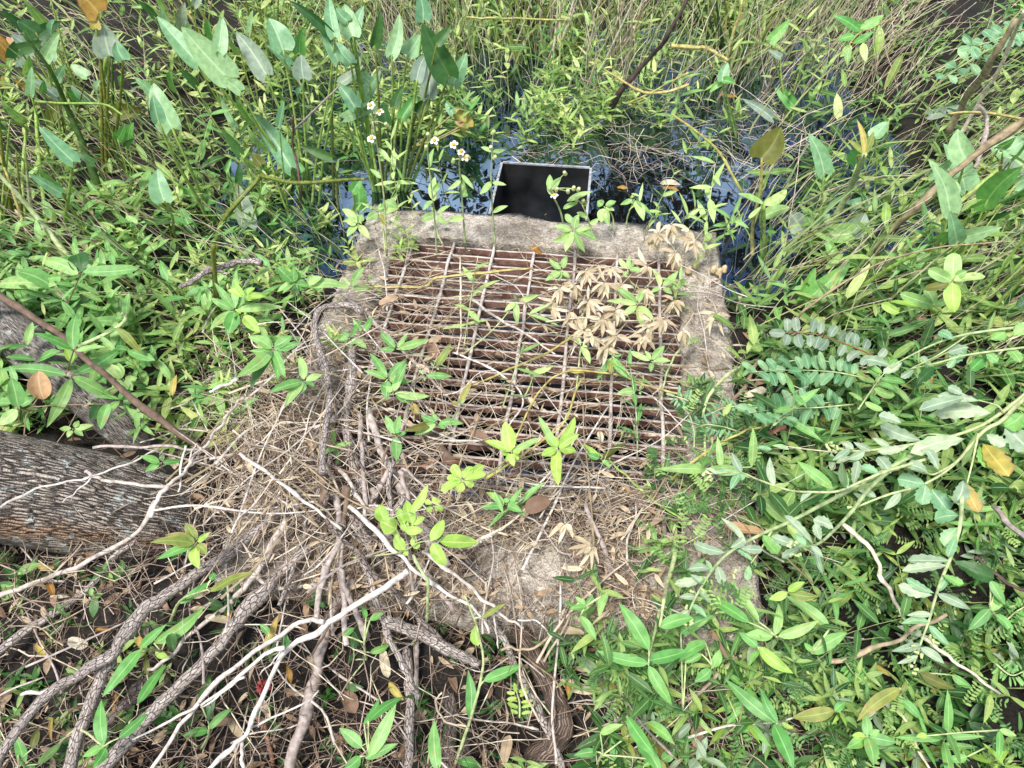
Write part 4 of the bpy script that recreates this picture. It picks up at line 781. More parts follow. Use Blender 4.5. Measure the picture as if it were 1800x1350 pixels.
big('long vine stem with three leaves climbing from the bottom edge to the front rim', 'H', [(580, 1390), (630, 1240), (680, 1090), (725, 930), (748, 800), (735, 690), (700, 560), (650, 440)], '680 1092 668 832 86 green;750 892 962 805 84 green;720 705 704 600 84 lime;740 560 870 480 40 dying;610 1312 745 1345 66 green', 0.24)
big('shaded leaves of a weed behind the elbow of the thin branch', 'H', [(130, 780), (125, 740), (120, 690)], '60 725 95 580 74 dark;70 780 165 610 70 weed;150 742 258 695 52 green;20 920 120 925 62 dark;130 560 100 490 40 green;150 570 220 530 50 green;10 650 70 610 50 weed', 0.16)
big('bamboo-like weed with four long leaves right of the front rim', 'H', [(1700, 440), (1660, 600), (1622, 770)], '1622 728 1465 480 114 green;1620 800 1345 732 88 green;1625 782 1830 730 106 green;1620 812 1745 1020 92 green', 0.26, k=0.35)
big('pale green jointed stalk with a broad leaf at the front right corner', 'H', [(1735, -60), (1765, 180), (1720, 380), (1700, 470)], '1680 605 1860 555 100 green;1735 230 1830 220 60 weed;1660 20 1590 -60 70 weed;1620 60 1660 90 50 green', 0.3, sw=30)
big('trailing weed with one glossy leaf and small sprigs below the front rim', 'H', [(1370, 720), (1300, 600), (1285, 500)], '1262 548 1345 680 66 green;1290 490 1232 445 40 weed;1290 490 1325 435 50 weed;1290 500 1200 515 44 green;1260 520 1310 500 36 green;1400 430 1360 560 60 weed', 0.2)
big('trailing weed with a long narrow leaf falling to the bottom edge', 'H', [(1520, 1000), (1512, 1050), (1508, 1085)], '1508 1082 1668 1300 96 green;1560 1200 1690 1400 100 green;1500 965 1400 1060 62 weed;1510 970 1590 940 56 green;1440 960 1360 1035 56 weed;1520 990 1540 1060 60 lime', 0.26)
big('weed with pale oval leaves low at the bottom right of the brown root', 'H', [(1340, 1340), (1360, 1300), (1380, 1280)], '1352 1265 1225 1285 66 weed;1365 1170 1485 1120 62 weed;1440 1310 1425 1190 60 green;1390 1330 1530 1310 66 green;1610 1110 1760 1228 80 green;1690 1310 1760 1250 80 green', 0.12)
big('weed with four leaves at the lower right corner of the drain', 'I', [(640, 700), (560, 690), (490, 655)], '488 648 505 480 66 weed;505 655 718 572 82 weed;475 655 330 645 90 weed;350 582 135 452 92 green;402 580 265 400 66 weed', 0.24)
big('weed with broad shaded leaves in the middle of the lower right greenery', 'I', [(880, 720), (830, 650), (780, 610)], '775 605 540 440 88 weed;678 745 868 635 106 weed;660 832 558 665 86 dark;1000 742 1095 585 86 green;900 740 1090 810 90 olive;690 740 640 690 44 green', 0.22)
big('glossy bright weed leaf below the lower right corner of the drain', 'I', [(440, 880), (420, 790), (398, 712)], '402 712 585 852 92 lime;395 712 295 635 74 green;398 730 352 808 50 green', 0.22)
big('two lime leaves on the soil right of the drain corner', 'I', [(430, 380), (500, 400), (555, 425)], '556 424 720 445 74 dying;552 428 455 460 66 lime;556 418 645 368 60 lime', 0.24, sw=10)
big('weed with one very long leaf hanging to the bottom edge, lower right', 'I', [(560, 1060), (530, 1100), (495, 1115)], '488 1112 226 882 106 weed;500 1112 410 930 70 green;482 1120 585 1360 118 green;520 1110 585 1140 36 lime', 0.28)
big('weed with a brown-edged leaf beside the very long one', 'I', [(860, 1120), (850, 1070), (805, 1045)], '802 1048 575 1085 100 dying;800 1050 860 1000 60 green;860 1080 920 1150 66 weed', 0.22)
big('weed with a curled yellowing leaf in the lower right', 'I', [(1180, 1000), (1160, 950), (1145, 930)], '1148 930 918 1105 96 dying;1140 975 1275 1110 66 green;1160 950 1180 890 40 dying', 0.26)
big('light green rosette of broad leaves near the bottom edge, lower right', 'I', [(980, 1300), (975, 1230), (975, 1180)], '972 1180 960 1062 74 weed;960 1190 865 1245 84 green;985 1185 1130 1215 84 weed;975 1190 1005 1340 100 weed;965 1185 890 1180 60 lime;985 1175 1040 1150 50 weed', 0.24)
big('weed with small oval leaves below the drain corner', 'I', [(180, 880), (170, 840), (158, 815)], '158 818 195 722 72 green;150 830 62 895 78 green;100 750 10 795 60 weed;120 690 -20 790 80 green', 0.2)
big('leafy weed at the right edge of the lower right greenery', 'I', [(1700, 640), (1660, 560), (1620, 510)], '1618 512 1505 625 80 weed;1630 520 1690 430 66 weed;1650 540 1740 640 66 green;1610 690 1555 880 62 green;1640 430 1690 500 60 green;1780 560 1850 480 80 weed;1620 360 1700 490 70 weed', 0.24)
big('weed with an olive leaf under the hanging silvery spray', 'I', [(1200, 900), (1230, 870), (1250, 850)], '1252 850 1435 932 82 olive;1240 850 1330 900 50 dark;1420 860 1530 930 60 green', 0.12)
big('leaf tips at the left of the lower right corner, by the tendril', 'I', [(20, 1100), (10, 1080), (0, 1060)], '0 1085 100 1005 82 green;-30 1340 150 1335 120 dark;735 1350 885 1308 66 weed;20 720 120 680 84 weed;-10 640 165 548 96 green', 0.16)
big('tall lanceolate leaf and sprigs at the bottom right corner', 'I', [(1730, 1300), (1690, 1200), (1670, 1150)], '1672 1150 1660 1310 50 green;1670 1150 1760 1180 50 weed;1580 1310 1600 1230 50 lime;1500 1290 1380 1300 60 weed;1290 1180 1230 1185 44 lime', 0.14)

# the shrub sprigs on the left
SH = 'shrub seedlings at the left edge'
low('shrub_sprig', 'shrub sprig with long oval leaves on a red stem, above the slim trunk', 'shrub', 'D', [(310, 400), (360, 250), (430, 85)], '412 92 238 25 70 weed;440 84 725 68 62 weed;425 80 408 -10 104 dark;285 168 98 82 88 weed;292 150 -10 150 80 mint;300 195 420 215 50 weed;320 110 250 120 40 green', 0.42, 's_brown', 11, 'oblong', group=SH, k=0.4)
low('shrub_sprig', 'shrub sprig with a whorl of long leaves over the slim trunk', 'shrub', 'D', [(320, 700), (355, 600), (395, 480)], '388 492 405 302 92 weed;382 492 168 405 58 green;395 622 660 470 80 weed;385 636 602 748 92 weed;376 648 245 905 92 weed;345 756 212 978 84 green;350 628 -10 602 84 weed;375 560 340 480 66 lime;400 500 560 480 46 weed', 0.44, 's_brown', 11, 'lance', group=SH, k=0.3)
low('shrub_sprig', 'dull leaved sprig at the left edge below the whorled one', 'shrub', 'D', [(100, 900), (110, 800), (90, 790)], '95 795 60 640 96 weed;100 795 190 745 60 weed;90 812 -10 890 80 mint;110 800 200 810 50 olive;520 780 480 870 70 dark;575 780 530 915 70 green', 0.34, 's_brown', 10, 'ovate', group=SH)
low('yellow_leaf', 'single slender yellow leaf hanging in the left greenery', 'leaf', 'D', [(600, 350), (612, 365), (620, 380)], '620 380 748 518 62 dying', 0.3, 's_pale', 6)
low('yellow_leaf', 'small brown spotted yellow leaf in the greenery left of the straw', 'leaf', 'D', [(910, 760), (908, 745), (908, 735)], '908 735 932 625 50 yellow', 0.2, 's_pale', 6)
low('dried_leaf', 'peach coloured dried oval leaf hanging at the left edge', 'leaf', 'D', [(250, 790), (240, 770), (228, 755)], '230 756 205 605 135 peach ovate', 0.4, 's_brown', 6, fold=0.5, k=0.05, droop=0.3)
low('dried_leaf', 'broad tan dead leaf lying at the front rim', 'leaf', 'E', [(950, 1355), (960, 1345), (970, 1340)], '970 1342 1105 1290 110 litter ovate', 0.05, 's_brown', 5)
low('dried_leaf', 'yellow curled leaf fallen on the drain back rim', 'leaf', 'B', [(985, 1290), (990, 1295), (995, 1300)], '995 1300 1060 1345 50 orange', 0.03, 's_brown', 5)

# the lime green seedlings over the front of the drain
LG = 'lime green seedlings over the drain'
low('lime_seedling', 'lime seedling with toothed top leaf, left of the four-leaved one', 'seedling', 'E', [(760, 1160), (830, 1110), (900, 1040)], star('E', (895, 1035), '862 875 100;755 975 56;1045 960 52 mint;910 1110 44;850 1050 40;945 1030 40;880 1000 40;935 1075 36;870 1085 34;905 990 30', 60, 'lime', 'ovate'), 0.16, 's_pale', 10, group=LG, k=0.4)
low('lime_seedling', 'lime seedling with a whorl of big smooth leaves at the front of the grate', 'seedling', 'E', [(800, 1140), (980, 1060), (1140, 1015)], star('E', (1140, 1015), '1146 1210 74;1055 1052 60;1238 1030 66;1254 940 66;1078 925 56;1232 848 62;1040 845 52 mint;1120 950 40', 60, 'lime', 'ovate'), 0.17, 's_pale', 10, group=LG, k=0.4)
low('lime_seedling', 'lime seedling of many small round leaves at the front left of the grate', 'seedling', 'E', [(760, 1150), (700, 1170), (640, 1185)], star('E', (640, 1180), '585 1100 66;690 1110 60;752 1105 60;555 1170 50;522 1238 60;612 1245 60;700 1210 50;765 1150 50;575 1205 44;650 1130 40;730 1170 36', 50, 'lime', 'obov'), 0.14, 's_pale', 8, group=LG, k=0.4)
low('lime_seedling', 'big lime seedling with toothed leaflets on a red stem at the front rim', 'seedling', 'H', [(20, 245), (190, 228), (330, 205), (400, 165), (480, 152)],
    '290 90 205 45 116 lime ovate;330 60 300 -20 60 lime;330 200 285 120 74 lime ovate;345 100 320 30 56 lime;370 60 440 30 60 lime;375 60 345 -60 80 lime;475 150 540 42 78 lime ovate;520 155 722 162 96 lime ovate;482 165 552 285 86 lime ovate;330 208 350 230 40 lime;380 190 415 160 40 lime;340 100 430 95 60 lime;300 100 270 110 50 lime;375 180 385 125 30 lime', 0.2, 's_pale', 11, 'ovate', group=LG, k=0.35)
low('lime_seedling', 'pair of tall lime leaves left of the big lime seedling', 'seedling', 'E', [(400, 1420), (380, 1380), (365, 1350)], '365 1352 458 1200 66 lime;230 1400 200 1310 90 lime ovate', 0.22, 's_pale', 9, group=LG, k=0.2)
low('lime_seedling', 'tiny lime rosette right of the tall pair', 'seedling', 'E', [(500, 1370), (490, 1340), (485, 1320)], star('E', (485, 1315), '440 1290 40;520 1285 40;455 1350 44;535 1340 40;490 1270 36', 40, 'lime', 'obov'), 0.12, 's_pale', 7, group=LG)

# bidens with white flowers behind and over the back rim
def bidens(label, t, stem, heads, leaves, y=None):
    fz = BOXZ + 0.01 if inbox(*S(*T(t, *stem[0]))[:2]) else WATERZ
    B0 = D(*T(t, *stem[0]), fz); n = len(stem)
    Yp = B0[1]
    P = [B0] + [atY(*T(t, *p), Yp - 0.015 * i) for i, p in enumerate(stem[1:])]
    g = root('white_flower_weed', B0, label, 'flower', 'white flowered weeds at the back rim')
    V, Fc, uv = tube(P, 0.0035, 0.002, 6, 0, 5); mk('stem', V, Fc, 's_pale', g, uv)
    for (hx, hy, opened) in heads:
        H = atY(*T(t, hx, hy), P[-1][1])
        V, Fc, uv = tube([P[-1], (P[-1] + H) / 2 + np.array([0, 0, 0.004]), H], 0.0018, 0.0014, 5, 0, 3); fs = mk('flower_stalk', V, Fc, 's_pale', g, uv)
        ax = unit(unit(CP - H) * 0.5 + np.array([random.uniform(-.5, .5), random.uniform(-.3, .3), 0.7]))
        V, Fc, uv = tube([H - ax * 0.004, H + ax * 0.002, H + ax * 0.006, H + ax * 0.009], 0.0065, 0.005, 8, 0.1, 3)
        mk('flower_disc', V, Fc, 'disc' if opened else 'bud', fs, uv)
        if opened:
            a = unit(np.cross(ax, [0.3, 0.2, 0.9])); b = np.cross(ax, a); parts = []
            for q in range(5):
                an = q * 1.2566 + random.uniform(-.2, .2); d = unit(a * math.cos(an) + b * math.sin(an) - ax * 0.15)
                parts.append(leaf(H + ax * 0.005 + d * 0.003, H + ax * 0.004 + d * 0.013, 0.009, ax, 'oblong', rows=6))
            V, Fc, uv, _ = join(parts); mk('petals', V, Fc, 'petal', fs, uv)
    for e in leaves.split(';'):
        bx, by, tx, ty, w, mat = e.split(); B = atY(*T(t, float(bx), float(by)), Yp - 0.01)
        leafpx(g, B, T(t, float(tx), float(ty)), float(w), mat, 'lance', 0.3)
bidens('white flowered weed left of the black box, flower heads side by side', 'B', [(655, 1310), (640, 1100), (622, 880), (628, 840)], [(630, 805, 1), (595, 765, 1), (655, 835, 1), (590, 850, 0), (670, 830, 0)], '640 1020 668 1030 44 mint;630 950 560 1000 40 mint;632 920 700 1000 34 mint;645 1150 560 1165 50 mint;640 980 655 930 30 mint;650 1040 640 950 40 mint')
bidens('budded weed stalk between white flowers and the black box', 'B', [(815, 1320), (800, 1150), (790, 960), (795, 800)], [(808, 832, 0), (790, 780, 0), (800, 700, 0)], '790 960 730 1025 50 mint;795 960 870 975 36 mint;797 800 735 775 34 mint;797 800 865 790 34 mint;800 1120 880 1085 36 mint')
bidens('flowering weed on the back rim with yellow bud and drooping white petals', 'B', [(505, 1360), (490, 1130), (465, 900), (452, 760)], [(460, 712, 0), (492, 745, 1), (448, 780, 0)], '485 1010 520 960 46 mint;490 1060 495 930 66 mint;470 880 490 780 36 mint;480 1060 430 1110 40 mint')
bidens('tall white flowered weed leaning before the pickerelweed clump', 'B', [(240, 1350), (228, 1080), (200, 840), (165, 640)], [(158, 560, 1), (205, 595, 1), (160, 735, 1), (240, 660, 0)], '200 830 225 850 40 mint;190 780 260 860 44 mint;215 940 150 890 40 mint;230 1060 300 1100 60 mint')
bidens('low white budded weed in front of the black box', 'B', [(1180, 1260), (1160, 1130), (1120, 1040), (1100, 1000)], [(1125, 1035, 1), (1180, 915, 0), (1135, 1000, 0), (1250, 1000, 0), (1195, 1010, 0), (1225, 995, 0)], '1105 1005 1100 920 56 mint;1110 1000 1160 935 54 mint;1120 1030 1085 980 40 mint;1170 1100 1250 1070 40 mint;1190 1060 1325 1010 46 mint;1180 1130 1240 1180 50 mint')
bidens('budded weed leaning over the back rim right of the black box', 'B', [(1330, 1250), (1300, 1150), (1270, 1080)], [(1240, 1055, 0), (1275, 1060, 0), (855, 1130, 1)] [:2], '1265 1080 1300 1060 44 dying;1300 1150 1240 1120 44 mint;1310 1180 1360 1150 40 mint')

# the tan dead sprigs
TANG = 'dead tan sprigs on the back right corner of the drain'
def tan_sprig(label, t, c, n, lo, hi, a0, a1, foot, w=30):
    w = min(w, 32)
    n = max(7, int(n * 1.15))
    tips = []
    for i in range(n):
        a = R(a0 + (a1 - a0) * random.random()) if random.random() < 0.3 else R(random.gauss(95, 38)); l = random.uniform(lo * 0.6, hi * 0.92)
        tips.append(f'{c[0] + math.cos(a) * l} {c[1] + math.sin(a) * l} {w * random.uniform(0.7, 1.15)}')
    low('dead_sprig', label, 'dead plant', t, [foot, ((foot[0] + c[0]) / 2 + 10, (foot[1] + c[1]) / 2 - 10), c], star(t, c, ';'.join(tips), w, 'tan', random.choice(['lance', 'lance', 'ovate']), 6), random.uniform(0.05, 0.12), 'straw', 8, group=TANG, k=None, droop=0.3, fold=0.45, wave=0.08)
tan_sprig('dead tan sprig at the left end of the tan heap, tips drooping', 'E', (1150, 165), 9, 80, 130, 30, 190, (1250, 60))
tan_sprig('dead tan sprig in a wide whorl at the centre of the tan heap', 'E', (1300, 235), 12, 80, 125, -20, 330, (1400, 120))
tan_sprig('dead tan sprig at the back left of the tan heap', 'E', (1290, 75), 9, 70, 130, -60, 180, (1400, 20))
tan_sprig('dead tan sprig with long upright leaves at the back of the tan heap', 'E', (1615, 50), 9, 80, 140, 20, 320, (1700, 20))
tan_sprig('dead tan sprig at the lower edge of the tan heap', 'E', (1280, 390), 12, 70, 120, -60, 280, (1380, 300))
tan_sprig('dead tan sprig hanging at the lower right of the tan heap', 'E', (1640, 350), 10, 80, 150, 20, 240, (1720, 260))
tan_sprig('dead tan sprig lying towards the right rim from the tan heap', 'E', (1755, 235), 8, 60, 120, 10, 300, (1690, 280))
tan_sprig('dead tan sprig in the middle right of the tan heap', 'E', (1450, 280), 11, 70, 120, 0, 340, (1500, 180))
tan_sprig('dead tan sprig under the middle of the tan heap', 'E', (1450, 415), 9, 60, 110, 0, 300, (1520, 330))
tan_sprig('dead tan sprig on the back rim right of the middle', 'C', (-130, 1230), 9, 60, 130, 60, 330, (-60, 1330), 52)
tan_sprig('dead tan sprig on the back right corner of the rim', 'C', (40, 1215), 8, 70, 130, 20, 200, (20, 1310), 50)
tan_sprig('dead tan sprig hanging over the outer right edge of the rim', 'F', (320, 215), 8, 70, 130, 30, 170, (250, 150), 36)
tan_sprig('dead tan sprig lying on the right rim', 'F', (180, 300), 8, 80, 150, 40, 200, (120, 210), 46)
tan_sprig('dead tan sprig in front of the lower right of the tan heap', 'F', (0, 390), 7, 80, 140, -40, 200, (60, 300), 46)
tan_sprig('dead tan sprig on the straw of the front rim', 'H', (1180, 60), 9, 70, 150, 20, 200, (1150, -20), 34)
tan_sprig('dead tan sprig with narrow leaves, right on the front rim', 'H', (1320, 180), 10, 70, 150, 30, 240, (1280, 80), 30)
tan_sprig('dead tan sprig between the whorls at the upper right of the tan heap', 'E', (1480, 150), 9, 70, 120, 20, 320, (1560, 60))
tan_sprig('dead tan sprig in the gap at the upper middle of the tan heap', 'E', (1390, 140), 9, 70, 120, 20, 320, (1440, 40))
tan_sprig('dead tan sprig at the left flank of the tan heap, below the drooping one', 'E', (1210, 290), 8, 70, 120, 30, 260, (1290, 200))
tan_sprig('dead tan sprig on the right flank of the tan heap', 'E', (1600, 170), 9, 70, 130, 20, 330, (1680, 90))
tan_sprig('dead tan sprig in the gap at the lower middle of the tan heap', 'E', (1370, 330), 9, 70, 120, 20, 330, (1440, 240))
tan_sprig('dead tan sprig hanging between the two back whorls of the tan heap', 'E', (1230, 150), 9, 70, 125, 10, 200, (1300, 60))
tan_sprig('dead tan sprig hanging at the middle front of the tan heap', 'E', (1320, 420), 9, 70, 125, 10, 200, (1390, 330))
tan_sprig('dead tan sprig at the front right end of the tan heap', 'E', (1590, 420), 9, 70, 125, 10, 200, (1660, 330))
tan_sprig('dead tan sprig lowest of all in the tan heap', 'E', (1400, 470), 9, 70, 125, 10, 200, (1470, 380))
tan_sprig('dead tan sprig against the back rim over the tan heap', 'E', (1420, 60), 9, 70, 125, 10, 200, (1490, -30))
tan_sprig('dead tan sprig leaning left from the tan heap over the bars', 'E', (1120, 240), 9, 70, 125, 10, 200, (1190, 150))
tan_sprig('dead tan sprig on the right rim beside the seed capsules', 'E', (1740, 120), 9, 70, 125, 10, 200, (1810, 30))
tan_sprig('dead tan sprig at the far right of the tan heap', 'E', (1700, 330), 9, 70, 125, 10, 200, (1770, 240))
tan_sprig('dead tan sprig at the back rim, left of the far right corner', 'C', (-170, 1250), 8, 60, 120, 10, 200, (-110, 1180))
tan_sprig('dead tan sprig lying on the far right corner of the rim', 'C', (60, 1270), 8, 60, 120, 10, 200, (120, 1200))
tan_sprig('dead tan sprig beside the back rim right end, over the water edge', 'C', (-60, 1180), 8, 60, 120, 10, 200, (0, 1110))
tan_sprig('dead tan sprig on the inner edge of the right rim', 'C', (-40, 1330), 8, 60, 120, 10, 200, (20, 1260))
for i, (x, y) in enumerate([(160, 80), (190, 95), (215, 80), (30, 85), (-20, 70), (70, 60)]):
    P = S(*T('F', x, y), 0.004); V, Fc, uv = tube([P, P + np.array([0, 0, 0.008]), P + np.array([0.001, 0, 0.016]), P + np.array([0, 0, 0.02])], 0.011, 0.006, 9, 0.1, 2)
    props(mk('seed_capsule', V, Fc, 'capcream', None, uv, origin=P), 'small round cream seed capsule lying on the back right corner of the rim', 'seed', 'round cream seed capsules on the rim')

# pinnate fronds
FG = 'pinnate leaves right of the drain'
def frond(label, t, rachis, n, length, w, mat='fern', h=0.16, lift=0.0, back=0.25, kind='oblong', k=0.5, smat='s_pale'):
    P = [S(*T(t, *p), h + lift * i / (len(rachis) - 1)) for i, p in enumerate(rachis)]
    g = root('pinnate_frond', P[0], label, 'fern leaf', FG)
    V, Fc, uv = tube(P, 0.0022, 0.0012, 6, 0, 5); mk('rachis', V, Fc, smat, g, uv)
    Q = catmull(P, 12); M = len(Q)
    for i in range(n):
        s = 0.14 + 0.84 * i / (n - 1); q = Q[min(M - 2, int(s * (M - 1)))]; tg = unit(Q[min(M - 1, int(s * (M - 1)) + 1)] - Q[max(0, int(s * (M - 1)) - 1)])
        nrm = facing(q, k); sd = unit(np.cross(nrm, tg))
        ll = length * (0.72 + 0.34 * math.sin(s * 2.7)) / 3 / F * depth_of(q); ww = w / 3 / F * depth_of(q)
        for sgn in (-1, 1):
            if random.random() < 0.07: continue
            d = unit(sd * sgn + tg * (back + random.uniform(-.12, .2)) + rng.normal(0, 0.13, 3)); nn = unit(nrm + rng.normal(0, 0.28, 3) + sd * sgn * random.uniform(-.5, .1))
            b = q + d * 0.004
            V, Fc, uv = leaf(b, b + d * ll * random.uniform(0.75, 1.1), ww * random.uniform(0.8, 1.1), nn, kind, rows=8, fold=random.uniform(0, .4), droop=random.uniform(-.05, .3))
            mk('leaflet', V, Fc, mat, g, uv)
    V, Fc, uv = leaf(Q[-1], Q[-1] + unit(Q[-1] - Q[-3]) * ll, ww, facing(Q[-1], k), kind, rows=8); mk('leaflet', V, Fc, mat, g, uv)
frond('topmost pinnate leaf with large grey green oval leaflets on a reddish rib', 'F', [(1085, 572), (970, 510), (840, 458), (700, 412), (540, 405)], 11, 92, 46, 'grey', 0.3, smat='s_red', back=0.0)
frond('long blue green pinnate leaf below the topmost one', 'F', [(965, 645), (800, 612), (600, 602), (370, 612)], 13, 92, 42, 'fern', 0.26)
frond('large pinnate leaf with crowded leaflets, lower left of the fan', 'F', [(905, 782), (700, 800), (520, 806), (350, 828)], 15, 96, 42, 'fern', 0.22)
frond('bright upright pinnate leaf at the right of the fan', 'F', [(925, 810), (990, 715), (1035, 650), (1080, 600)], 7, 104, 42, 'weed', 0.26)
frond('pinnate leaf in front, its leaflets drooping on the stem', 'F', [(480, 892), (560, 835), (640, 795), (780, 770)], 9, 72, 36, 'fern', 0.2)
frond('short dark pinnate leaf between the upper fronds', 'F', [(900, 600), (780, 560), (660, 545), (520, 560)], 8, 60, 38, 'dark', 0.22)
frond('small feathery pinnate leaf on the right rim', 'F', [(320, 935), (230, 905), (140, 890), (40, 900)], 14, 56, 15, 'fern', 0.07)
frond('small feathery pinnate leaf hanging over the right end of the grate', 'F', [(60, 1010), (60, 930), (40, 850), (0, 790)], 14, 60, 15, 'dark', 0.07)
frond('small blue feathery pinnate leaf by the right rim of the grate', 'F', [(80, 800), (20, 760), (-40, 740)], 10, 56, 14, 'blue', 0.07)
frond('tiny feathery frond beside the blue one', 'F', [(300, 790), (220, 800), (150, 830)], 9, 44, 13, 'fern', 0.08)
frond('pinnate leaf with big round leaflets at the top right corner, lower branch', 'C', [(1800, 190), (1650, 245), (1500, 335), (1380, 395)], 6, 84, 62, 'blue', 0.5, back=0.1, kind='obov')
frond('pinnate leaf with big round leaflets at the top right corner, upper branch', 'C', [(1830, 150), (1740, 170), (1640, 215), (1520, 250)], 6, 84, 60, 'blue', 0.6, back=0.1, kind='obov')
for i, (a, b, c, lab) in enumerate([((740, 240), (850, 300), (960, 400), 'long feathery frond under the silvery spray, lower right'), ((760, 330), (700, 310), (620, 300), 'short feathery frond beside the lime leaves, lower right'), ((860, 790), (900, 850), (960, 900), 'yellow green feathery frond over the brown woody stem'), ((1640, 640), (1740, 540), (1800, 500), 'feathery frond at the right edge, lower right'), ((230, 960), (290, 1100), (320, 1240), 'dull feathery frond on the dark soil, lower right'), ((1650, 800), (1730, 860), (1800, 840), 'feathery frond above the tan straw at the right edge'), ((660, 1010), (620, 940), (560, 900), 'tiny feathery frond left of the pale twig, lower right')]):
    frond(lab, 'I', [a, b, c], 11, 52, 15, random.choice(['fern', 'weed', 'green']), 0.1)
frond('small yellow green pinnate seedling on the soil at the bottom centre', 'H', [(940, 1085), (940, 1010), (925, 950)], 5, 60, 22, 'lime', 0.12)
frond('dark small pinnate seedling on the soil at the bottom, right of the brown root', 'H', [(1630, 1040), (1625, 1000), (1625, 960)], 6, 60, 18, 'weed', 0.1)

# yellow green sprigs with elliptic leaves, right
EL = 'elliptic leaved sprigs on the right'
low('elliptic_sprig', 'elliptic leaved sprig with one large yellow green leaf at the right side', 'shrub', 'F', [(1530, -30), (1470, 40), (1420, 132)], '1412 128 1296 72 64 mint oblong;1425 125 1430 -15 84 mint oblong;1432 128 1595 108 54 mint oblong;1422 142 1435 298 104 lime ovate;1405 145 1275 172 48 olive oblong;1440 110 1500 80 56 mint ovate;1425 140 1390 90 40 mint', 0.42, 's_brown', 10, 'oblong', group=EL)
low('elliptic_sprig', 'elliptic leaved sprig low beside the rushes at the right', 'shrub', 'F', [(1400, 330), (1360, 290), (1322, 262)], '1318 258 1148 200 60 mint;1325 250 1285 175 60 mint;1310 265 1195 262 40 lime;1320 275 1100 240 40 lime;1330 262 1400 230 40 mint;1140 300 1050 250 46 lime', 0.3, 's_pale', 9, 'oblong', group=EL)
low('elliptic_sprig', 'sprig with glossy toothed elliptic leaves at the top right', 'shrub', 'C', [(1330, -10), (1150, 80), (1030, 130), (940, 170), (880, 230)], '940 168 788 80 72 green;935 152 1062 78 76 green;900 228 1010 165 56 green;1028 128 1018 322 78 lime;950 228 966 330 56 mint;908 190 815 215 66 green;960 140 905 120 50 green;890 240 830 300 60 mint;880 250 870 350 46 mint', 0.55, 's_yellow', 12, 'lance', group=EL, k=0.2)

# silvery shrub branches hanging in from the right edge
SV = 'silvery shrub branches from the right edge'
def silver(label, t, lines, leaves, h, buds=(), sw=26):
    P = [S(*T(t, *p), h[0] + (h[1] - h[0]) * i / (len(lines[0]) - 1)) for i, p in enumerate(lines[0])]
    P = [U(*T(t, *p), depth_of(P[0]) + (depth_of(P[-1]) - depth_of(P[0])) * i / (len(P) - 1)) for i, p in enumerate(lines[0])]
    g = root('silver_branch', P[0], label, 'shrub', SV)
    V, Fc, uv = tube(P, pxw(sw, depth_of(P[0])) / 2, pxw(sw * 0.4, depth_of(P[-1])) / 2, 7, 0.04, 6); mk('stem', V, Fc, 's_pale', g, uv)
    pix = [np.array(T(t, *p)) for p in lines[0]]; dep = [depth_of(p) for p in P]
    def near(b): return int(np.argmin([((q - b) ** 2).sum() for q in pix]))
    for ln in lines[1:]:
        i = near(np.array(T(t, *ln[0]))); Q = [U(*T(t, *p), dep[i] - 0.012 * j) for j, p in enumerate(ln)]
        V, Fc, uv = tube(Q, pxw(sw * 0.5, dep[i]) / 2, pxw(sw * 0.25, dep[i]) / 2, 6, 0, 5); mk('side_stem', V, Fc, 's_pale', g, uv)
        pix += [np.array(T(t, *p)) for p in ln]; dep += [depth_of(q) for q in Q]
    for e in leaves.split(';'):
        q = e.split(); b = np.array(T(t, float(q[0]), float(q[1]))); i = near(b)
        leafpx(g, U(*b, dep[i] - 0.004), T(t, float(q[2]), float(q[3])), float(q[4]), q[5] if len(q) > 5 else 'silver', q[6] if len(q) > 6 else 'tooth', random.uniform(0.25, 0.6), fold=random.uniform(0.15, 0.45), droop=0.15)
    for bx, by in buds:
        b = np.array(T(t, bx, by)); B = U(*b, dep[near(b)] - 0.008); s = pxw(22, depth_of(B)) / 2
        ax = unit(rng.normal(0, 1, 3) + np.array([-0.5, 0, 0.3]))
        V, Fc, uv = tube([B - ax * s, B - ax * s * 0.4, B + ax * s * 0.5, B + ax * s * 1.3], s * 0.95, s * 0.5, 7, 0, 3); mk('flower_bud', V, Fc, 'bud', g, uv)
silver('silvery branch with the largest toothed leaves, at the right edge', 'F', [[(1900, 640), (1800, 735), (1690, 820), (1600, 880), (1500, 925), (1400, 955), (1260, 985), (950, 1028), (790, 1010)], [(1690, 830), (1660, 790), (1560, 760)], [(1420, 950), (1300, 940), (1240, 960)]],
       '1495 962 1205 1035 118;1635 830 1335 832 124;1490 745 1250 812 96;1570 765 1345 738 66;1800 830 1700 900 130 green;1700 880 1830 1020 140;1260 975 1045 895 96;1155 880 1035 840 86;1200 1000 1030 1030 60;1000 1025 900 980 50 silver lance;960 1030 860 1070 60 silver lance;900 1020 830 980 50 silver lance;1090 1010 1000 960 50 silver lance;880 1020 790 1080 56 silver lance;1480 730 1400 690 60 silver;1180 1030 1110 1130 60 green', (0.5, 0.36), [(790, 1000), (770, 1015), (800, 1030), (780, 985), (815, 1010), (760, 1000)])
